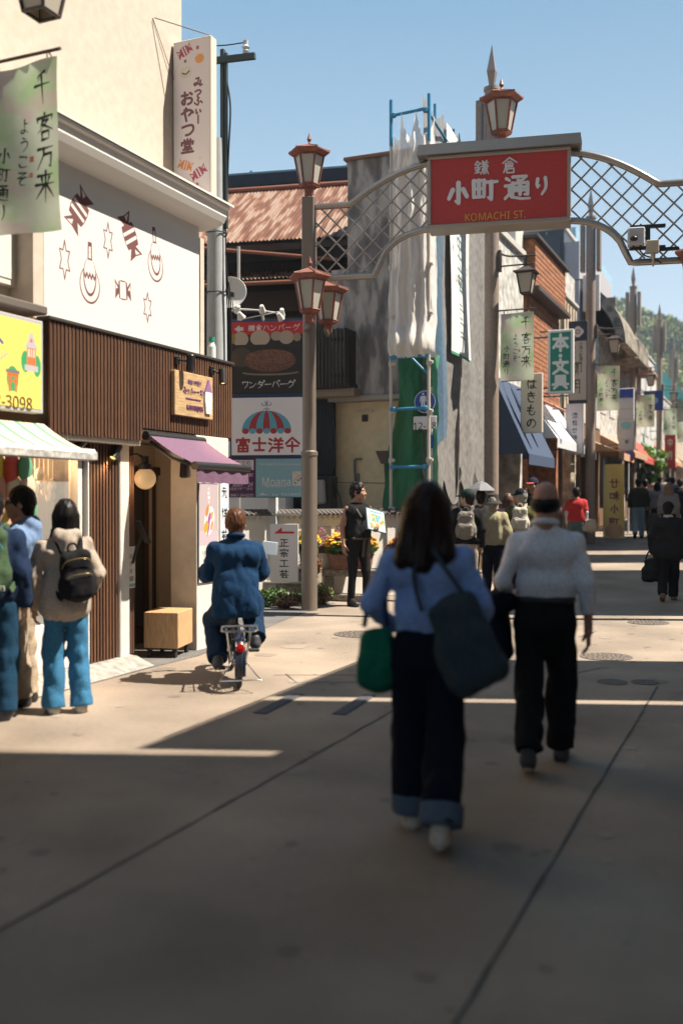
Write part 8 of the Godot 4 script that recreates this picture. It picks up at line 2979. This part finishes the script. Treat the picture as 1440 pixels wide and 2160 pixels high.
	for i in 90:
		var r := fposmod(sin(i * 7.13) * 9137.3, 1.0)
		var q := fposmod(sin(i * 3.71) * 4371.9, 1.0)
		pc.ell(16 + 170 * r, 34 + 100 * q, 5 + 14 * fposmod(r * 5, 1), 4 + 9 * fposmod(q * 7, 1), [L(0.5, 0.25, 0.12), L(0.15, 0.35, 0.45), L(0.25, 0.35, 0.12), L(0.6, 0.5, 0.25), L(0.4, 0.5, 0.5)][i % 5])
	pc.rect(30, 10, 170, 22, L(0.2, 0.35, 0.42))
	o = thing("photo_board", "photo board held up by the young man in black", "board", p.at, p.yaw)
	var bb := roty(0.35) * rotz(0.18) * rotx(0.25)
	mb = MB.new()
	mb.box(V(-0.1, 1.28, -0.33), V(0.46, 0.34, 0.018), 0.005, bb)
	part(o, "frame", mb, mt("board_edge", 0.05, 0.09, 0.1, 0.5))
	var bc := V(-0.1, 1.28, -0.33)
	print_sheet(o, "print", bc + bb * V(0.215, -0.155, -0.0115), bb * V(-0.43, 0, 0), bb * V(0, 0.31, 0), pc.mat(0.3))
	# 5 woman with black rucksack, beige jacket
	p = person("woman in a beige jacket and wide bright blue jeans, black bob", V(-4.8, 0, -6.0), 0.85, {
		"h": 1.56, "w": 0.93, "cell": 0.011, "hcell": 0.007, "handcell": 0.005, "skin": s1, "hair": "bob",
		"pose": {"elL": V(-0.25, 1.12, 0.0), "wrL": V(-0.24, 0.88, -0.06), "elR": V(0.25, 1.12, 0.0), "wrR": V(0.21, 0.95, -0.16), "anL": V(-0.1, 0.085, 0.02), "anR": V(0.11, 0.085, 0.05), "toR": V(0.14, 0.03, -0.1)},
		"top": {"mat": cloth("jacket_beige", 0.42, 0.35, 0.29), "t": 0.018, "hemy": 0.74, "long": 0.1, "wrinkle": 0.024, "elbow": 0.064, "cuffr": 0.052, "hood": true, "name": "jacket"},
		"bottom": {"mat": cloth("denim_bright", 0.03, 0.17, 0.33), "t": 0.008, "knee": 0.088, "hem": 0.094, "hemdrop": 0.03, "wrinkle": 0.018}, "shoes": cloth("shoe_cream", 0.6, 0.54, 0.46), "sole": sole})
	rucksack(p, "black rucksack with gold zips on the woman in the beige jacket", cloth("pack_black", 0.012, 0.012, 0.014), cloth("pack_black", 0.012, 0.012, 0.014), V(0.29, 0.4, 0.17), 0.1, mt("zip_gold", 0.4, 0.28, 0.12, 0.3, {"metal": 0.8}), 0.14, 0.05)
	# 6 man with sunglasses
	p = person("man in sunglasses and a blue denim hooded top facing left", V(-5.3, 0, -6.1), 2.0, {
		"h": 1.66, "cell": 0.012, "hcell": 0.006, "skin": s1, "hair": "short", "face": true, "turn": 0.15,
		"top": {"mat": cloth("denim_light", 0.15, 0.24, 0.42), "t": 0.024, "hemy": 0.84, "wrinkle": 0.022, "hood": true, "name": "hooded_top"},
		"bottom": {"mat": cloth("khaki", 0.42, 0.33, 0.24), "t": 0.012, "knee": 0.078, "hem": 0.068, "wrinkle": 0.02}, "shoes": mt("shoe_leather", 0.03, 0.028, 0.03, 0.35), "sole": mt("sole_grey", 0.3, 0.28, 0.26, 0.7)})
	var hx: Transform3D = p.hx
	mb = MB.new()
	for s: float in [-1.0, 1.0]:
		mb.ball(hx * V(s * 0.033, 0.008, -0.1), V(0.027, 0.02, 0.007), 12, 8, hx.basis)
		mb.tube([hx * V(s * 0.058, 0.014, -0.095), hx * V(s * 0.086, 0.012, -0.02), hx * V(s * 0.084, 0.004, 0.02)], 0.005, 6)
	mb.tube([hx * V(-0.012, 0.014, -0.105), hx * V(0.012, 0.014, -0.105)], 0.004, 6)
	part(p.node, "sunglasses", mb, mt("lens_black", 0.012, 0.014, 0.018, 0.12))
	# 7 person cut by the left edge
	p = person("person in dark jeans cut off by the left edge, short black hair", V(-5.13, 0, -5.6), 0.45, {
		"h": 1.62, "cell": 0.012, "skin": s1, "hair": "short",
		"top": {"mat": cloth("jacket_navy", 0.015, 0.03, 0.075), "t": 0.03, "hemy": 0.84, "wrinkle": 0.02, "hood": true, "name": "jacket"},
		"bottom": {"mat": cloth("denim_dark", 0.012, 0.05, 0.1), "t": 0.02, "knee": 0.08, "hem": 0.075}, "shoes": mt("shoe_dark", 0.03, 0.03, 0.035, 0.5), "sole": sole})
	o = rucksack(p, "green rucksack with bright blue zips at the left edge", cloth("pack_green", 0.055, 0.095, 0.05), cloth("pack_green2", 0.07, 0.12, 0.06), V(0.34, 0.5, 0.2), 0.02, mt("zip_blue", 0.04, 0.3, 0.48, 0.5), 0.0, 0.03)
	text_mesh(o, "Champion", 0.045, Transform3D(Basis(), V(0.05, 0.98, 0.365)), mt("thread_white", 0.6, 0.6, 0.58, 0.7), 0.01)
	# 8 man with green cap
	p = person("man in a dark green cap and black jacket looking left", V(-4.31, 0, -15.0), 0.2, {
		"h": 1.72, "cell": 0.016, "hcell": 0.009, "skin": s1, "hair": "short", "turn": 1.0, "cap": cloth("cap_green", 0.018, 0.04, 0.035),
		"pose": WALK_B, "top": {"mat": blackc, "t": 0.028, "hemy": 0.82, "name": "jacket"}, "bottom": {"mat": cloth("trouser_sand", 0.4, 0.33, 0.25), "t": 0.008}, "shoes": blackshoe})
	rucksack(p, "grey rucksack on the man in the dark green cap", cloth("pack_grey", 0.2, 0.18, 0.155), cloth("strap_grey2", 0.12, 0.11, 0.1), V(0.3, 0.42, 0.17), 0.04, mt("zip_silver", 0.5, 0.5, 0.5, 0.3, {"metal": 0.7}))
	# 9 old man with cane
	p = person("old man in a khaki jacket and grey bucket hat walking with a cane", V(-4.08, 0, -15.7), 0.1, {
		"h": 1.64, "cell": 0.016, "hcell": 0.01, "skin": s2, "hair": "short", "hairmat": greyh, "bucket": cloth("hat_grey", 0.06, 0.055, 0.05),
		"pose": {"elR": V(0.25, 1.12, 0.02), "wrR": V(0.25, 0.87, -0.1)}, "curl": 1.1, "top": {"mat": cloth("jacket_khaki", 0.36, 0.32, 0.2), "t": 0.03, "hemy": 0.8, "wrinkle": 0.02, "name": "jacket"}, "bottom": {"mat": navyc, "t": 0.012}, "shoes": blackshoe})
	o = thing("walking_cane", "thin walking cane in the right hand of the old man in khaki", "cane", p.at, p.yaw)
	mb = MB.new()
	mb.tube([V(0.25, 0.0, -0.14), V(0.245, 0.8, -0.13), V(0.245, 0.83, -0.1), V(0.245, 0.84, -0.06)], 0.011, 8)
	part(o, "shaft", mb, mt("cane_pale", 0.45, 0.42, 0.38, 0.4))
	mb = MB.new()
	mb.tube([V(0.25, 0.0, -0.14), V(0.25, 0.03, -0.14)], 0.016, 8)
	part(o, "tip", mb, blackshoe)
	# 10 umbrella hat
	p = person("person under a wide grey umbrella hat behind the old man in khaki", V(-4.55, gy(-16.7), -16.7), 0.15, {
		"h": 1.68, "cell": 0.02, "hcell": 0.012, "skin": s1, "hair": "short", "top": {"mat": cloth("coat_dark", 0.03, 0.03, 0.034), "t": 0.03, "hemy": 0.7, "long": 0.1, "name": "coat"}, "bottom": {"mat": blackc}, "shoes": blackshoe})
	mb = MB.new()
	mb.lathe(p.hx * Transform3D(Basis(), V(0, 0.13, 0)), [Vector2(0.001, 0.17), Vector2(0.1, 0.13), Vector2(0.22, 0.03), Vector2(0.24, 0.0), Vector2(0.225, 0.012), Vector2(0.1, 0.11), Vector2(0.001, 0.14)], 8, true)
	part(p.node, "umbrella_hat", mb, mt("hat_slate", 0.14, 0.14, 0.16, 0.6))
	# 11 olive jacket
	p = person("man in an olive jacket and navy cap, head turned left", V(-3.82, gy(-16.5), -16.5), 0.2, {
		"h": 1.7, "cell": 0.016, "hcell": 0.009, "skin": s1, "hair": "short", "hairmat": greyh, "turn": 0.9, "cap": cloth("cap_navy", 0.012, 0.016, 0.028),
		"pose": WALK, "top": {"mat": cloth("jacket_olive", 0.11, 0.1, 0.04), "t": 0.028, "hemy": 0.82, "name": "jacket", "wrinkle": 0.018}, "bottom": {"mat": navyc}, "shoes": blackshoe})
	rucksack(p, "white rucksack with green handle on the man in the olive jacket", cloth("pack_white", 0.52, 0.48, 0.42), cloth("strap_white", 0.55, 0.52, 0.46), V(0.3, 0.4, 0.15), 0.0, mt("zip_green", 0.02, 0.06, 0.045, 0.4))
	# 12 red peaked cap
	p = person("man with a navy and red peaked cap facing the camera", V(-4.3, gy(-19.7), -19.7), 2.75, {
		"h": 1.86, "cell": 0.02, "hcell": 0.008, "skin": s2, "hair": "short", "face": true, "turn": 0.2, "cap": cloth("cap_navy2", 0.02, 0.024, 0.05), "visor": cloth("visor_red", 0.5, 0.09, 0.06),
		"top": {"mat": blackc, "t": 0.025, "hemy": 0.85}, "bottom": {"mat": navyc}, "shoes": blackshoe})
	# 13 pink
	person("woman in a pink cardigan with brown hair, beside the first pole", V(-4.33, gy(-17.75), -17.75), 0.2, {
		"h": 1.6, "cell": 0.018, "hcell": 0.01, "skin": s1, "hair": "bob", "hairmat": mt("hair_reddish", 0.08, 0.035, 0.02, 0.5), "top": {"mat": cloth("pink_knit", 0.55, 0.3, 0.34), "t": 0.03, "hemy": 0.8, "name": "cardigan"}, "bottom": {"mat": navyc}, "shoes": blackshoe})
	# 14 red shirt
	p = person("woman in a red top over white sleeves with short black hair", pos_uv(0.2357, 23.0), 0.12, {
		"h": 1.62, "cell": 0.018, "hcell": 0.01, "skin": s1, "hair": "short", "top": {"mat": cloth("red_top", 0.5, 0.025, 0.03), "t": 0.03, "hemy": 0.9, "sleeve": 0.42, "name": "top"}, "pose": WALK_B, "bottom": {"mat": cloth("teal_denim", 0.08, 0.13, 0.15), "t": 0.02, "knee": 0.085, "hem": 0.08}, "shoes": blackshoe})
	mb = MB.new()
	f = Field.new(0.016)
	for s in ["L", "R"]:
		f.cap(p.J["sh" + s].lerp(p.J["el" + s], 0.5), p.J["el" + s], 0.055, 0.05, 0.02)
		f.cap(p.J["el" + s], p.J["wr" + s], 0.05, 0.042, 0.02)
	f.build(mb)
	part(p.node, "undersleeve", mb, cloth("white_knit", 0.6, 0.58, 0.6))
	soft_bag("shoulder_bag", "cream shoulder bag at the right side of the woman in red", p.xf * Transform3D(Basis(), V(0.3, 0.92, 0.05)), V(0.34, 0.3, 0.12), cloth("bag_cream", 0.45, 0.4, 0.34), [[V(-0.1, 0.0, 0), V(-0.2, 0.25, 0.06), V(-0.42, 0.52, 0.02)]], mt("strap_tan", 0.3, 0.16, 0.08, 0.6))
	# 15 jeans and cart
	p = person("man in a dark vest and pale jeans pushing a small cart", pos_uv(0.2976, 29.6), 0.1, {
		"h": 1.76, "cell": 0.02, "hcell": 0.011, "skin": s2, "hair": "short", "pose": mixd(WALK, {"elR": V(0.26, 1.12, -0.04), "wrR": V(0.26, 0.95, -0.2)}), "top": {"mat": cloth("vest_olive", 0.045, 0.045, 0.03), "t": 0.026, "hemy": 0.88, "name": "vest"}, "bottom": {"mat": cloth("jeans_pale", 0.26, 0.36, 0.44), "t": 0.01}, "shoes": blackshoe})
	o = thing("shopping_cart", "small dark two wheeled shopping cart beside the man in pale jeans", "cart", p.at, p.yaw)
	mb = MB.new()
	mb.box(V(0.42, 0.5, -0.1), V(0.3, 0.5, 0.25), 0.03)
	part(o, "bag", mb, cloth("cart_cloth", 0.1, 0.08, 0.07))
	mb = MB.new()
	mb.tube([V(0.3, 0.1, 0.05), V(0.3, 0.95, -0.1), V(0.52, 0.95, -0.1), V(0.52, 0.1, 0.05)], 0.012, 6)
	part(o, "frame", mb, blackshoe)
	for x: float in [0.28, 0.54]:
		mb = MB.new()
		mb.tube([V(x, 0.09, 0.05), V(x + 0.03, 0.09, 0.05)], 0.09, 14)
		part(o, "wheel", mb, blackshoe)
	# 16 old woman at the right
	p = person("old woman in a dark striped jacket and cap at the right edge", V(-1.42, gy(-16.05), -16.05), 0.08, {
		"h": 1.5, "w": 1.12, "cell": 0.014, "hcell": 0.009, "skin": s1, "hair": "short", "cap": cloth("cap_black", 0.014, 0.014, 0.018), "turn": -0.2,
		"pose": mixd(WALK, {"elL": V(-0.26, 1.12, 0.02), "wrL": V(-0.26, 0.86, 0.0)}), "top": {"mat": cloth("jacket_charcoal", 0.022, 0.023, 0.026), "t": 0.034, "hemy": 0.72, "long": 0.08, "wrinkle": 0.016, "name": "jacket", "collar": cloth("white_knit", 0.6, 0.58, 0.6)}, "bottom": {"mat": blackc, "t": 0.01}, "shoes": mt("shoe_brown", 0.16, 0.09, 0.06, 0.6)})
	mb = MB.new()
	for y: float in [0.86, 1.06]:
		mb.lathe(Transform3D(Basis().scaled(V(1.42, 1, 1)), V(0, y * 0.882, 0)), [Vector2(0.139, 0.0), Vector2(0.144, 0.01), Vector2(0.144, 0.07), Vector2(0.139, 0.08)], 26)
	part(p.node, "stripe", mb, cloth("stripe_grey", 0.05, 0.05, 0.055))
	soft_bag("handbag", "dark soft handbag in the left hand of the old woman", p.xf * Transform3D(Basis(), V(-0.25, 0.66, 0.02)), V(0.3, 0.36, 0.12), cloth("bag_charcoal", 0.02, 0.022, 0.026), [[V(-0.08, -0.02, 0), V(-0.03, 0.1, 0), V(0.03, 0.1, 0), V(0.08, -0.02, 0)]], cloth("bag_charcoal", 0.02, 0.022, 0.026))
	# 17.. the walkers far off
	for e in [
		["far woman with fair brown hair and a grey top", 0.328, 26.5, 1.66, [0.22, 0.22, 0.22], [0.02, 0.02, 0.022], "long", "hair_fair", 0.1, false],
		["far woman in a grey shawl and long black skirt", 0.3165, 30.5, 1.64, [0.2, 0.19, 0.21], [0.014, 0.014, 0.016], "bob", "", 0.1, true],
		["far man in a coral shirt beyond the cart", 0.3085, 34.0, 1.78, [0.6, 0.16, 0.13], [0.05, 0.06, 0.08], "short", "", 0.2, false],
		["far walker in a white shirt left of the black skirt", 0.3185, 38.0, 1.76, [0.58, 0.57, 0.56], [0.3, 0.28, 0.25], "short", "", 0.1, false],
		["far walker in a blue top between the grey figures", 0.332, 36.0, 1.74, [0.05, 0.12, 0.26], [0.02, 0.02, 0.03], "short", "", 0.1, false],
		["far walker in a black coat at the right edge", 0.3395, 31.0, 1.72, [0.02, 0.02, 0.024], [0.02, 0.02, 0.024], "short", "", 0.1, false],
		["far walker in a light grey jacket coming this way", 0.313, 45.0, 1.72, [0.4, 0.38, 0.36], [0.05, 0.06, 0.1], "short", "", 3.0, false],
		["far walker in a lavender top", 0.3295, 44.0, 1.7, [0.36, 0.34, 0.45], [0.03, 0.03, 0.04], "bob", "", 0.1, false],
		["far walker in a pale dress coming this way", 0.322, 52.0, 1.64, [0.52, 0.46, 0.42], [0.3, 0.28, 0.26], "bob", "", 3.1, true],
		["farthest walker in black", 0.327, 60.0, 1.76, [0.02, 0.02, 0.022], [0.02, 0.02, 0.022], "short", "", 0.1, false],
		["walker in grey close behind the man in the dark vest", 0.3045, 31.4, 1.72, [0.14, 0.13, 0.13], [0.04, 0.04, 0.05], "short", "", 0.1, false]]:
		var c: Array = e[4]
		var b: Array = e[5]
		person(e[0], pos_uv(e[1], e[2]), e[8], {"h": e[3], "cell": 0.022, "hcell": 0.012, "handcell": 0.008, "skin": s1, "hair": e[6], "hairlen": 0.2, "hairmat": mt("hair_fair", 0.16, 0.09, 0.045, 0.5) if e[7] else blackh,
			"pose": [WALK, WALK_B][int(e[2]) % 2], "top": {"mat": cloth("far_top_%d" % int(e[2]), c[0], c[1], c[2]), "t": 0.03, "hemy": 0.84}, "bottom": {"mat": cloth("far_low_%d" % int(e[2]), b[0], b[1], b[2]), "skirt": e[9], "name": "skirt" if e[9] else "trousers"}, "shoes": blackshoe})

func _ready() -> void:
	# camera
	var cam := Camera3D.new()
	cam.name = "camera"
	add_child(cam)
	cam.position = V(0, 1.58, 0)
	cam.rotation = V(deg_to_rad(-0.682), deg_to_rad(23.197), 0)
	var at := CameraAttributesPhysical.new()
	at.frustum_focal_length = 23.345
	at.frustum_focus_distance = 12.5
	at.frustum_near = 0.05
	at.frustum_far = 2000.0
	at.exposure_aperture = 0.65
	cam.attributes = at
	cam.current = true
	# sky, sun, exposure
	var we := WorldEnvironment.new()
	we.name = "environment"
	var e := Environment.new()
	e.background_mode = Environment.BG_SKY
	var sk := ProceduralSkyMaterial.new()
	sk.sky_top_color = Color(0.045, 0.135, 0.235).linear_to_srgb()
	sk.sky_horizon_color = Color(0.44, 0.49, 0.52).linear_to_srgb()
	sk.sky_curve = 0.2
	sk.ground_bottom_color = Color(0.2, 0.17, 0.14).linear_to_srgb()
	sk.ground_horizon_color = Color(0.3, 0.28, 0.25).linear_to_srgb()
	sk.sun_angle_max = 1.0
	var sky := Sky.new()
	sky.sky_material = sk
	e.sky = sky
	e.tonemap_mode = Environment.TONE_MAPPER_LINEAR
	e.tonemap_exposure = 2.42
	e.sdfgi_enabled = true
	e.ssao_enabled = true
	e.ssil_enabled = true
	e.fog_enabled = true
	e.fog_density = 0.0007
	e.fog_light_color = Color(0.7, 0.77, 0.85)
	we.environment = e
	add_child(we)
	var sun := DirectionalLight3D.new()
	sun.name = "sun"
	add_child(sun)
	var to_sun := V(0.941 * cos(deg_to_rad(57)), sin(deg_to_rad(57)), -0.339 * cos(deg_to_rad(57)))
	sun.look_at_from_position(to_sun * 50.0, Vector3.ZERO, Vector3.UP)
	sun.light_energy = 1.6
	sun.light_color = Color(1.0, 0.955, 0.88)
	sun.light_angular_distance = 0.5
	sun.shadow_enabled = true
	# textures shared by the materials
	ntex("soft", 0.02, 0.86, 1.0)
	ntex("wall", 0.012, 0.92, 1.0, false, 5)
	ntex("dirt", 0.014, 0.62, 1.05, false, 6)
	ntex("stain", 0.012, 0, 1, false, 6)
	ramp_tex("stain", 0.012, [[0.0, 0.22, 0.22, 0.22], [0.4, 0.42, 0.42, 0.43], [0.58, 0.75, 0.74, 0.73], [1.0, 1.0, 0.99, 0.96]], 6)
	ramp_tex("rust", 0.018, [[0.0, 0.13, 0.05, 0.03], [0.4, 0.26, 0.1, 0.06], [0.5, 0.36, 0.17, 0.11], [0.6, 0.5, 0.33, 0.26], [1.0, 0.55, 0.45, 0.39]], 5)
	ntex("streak", 0.03, 0.55, 1.05, false, 5)
	ntex("road", 0.004, 0.76, 1.04, false, 8, 1024)
	ntex("wood", 0.03, 0.74, 1.04, false, 5)
	ntex("cloth", 0.03, 0.78, 1.04, false, 5)
	ntex("strand", 0.05, 0.45, 1.3, false, 3)
	ntex("n_cloth", 0.035, 5.0, 0, true, 4)
	ntex("n_wall", 0.06, 4.0, 0, true, 5)
	ntex("n_grit", 0.22, 6.0, 0, true, 3)
	# the place
	ground()
	right_side()
	sweet_shop()
	gate()
	sign_tower()
	old_house()
	scaffold()
	low_wall()
	far_street()
	hill()
	people()
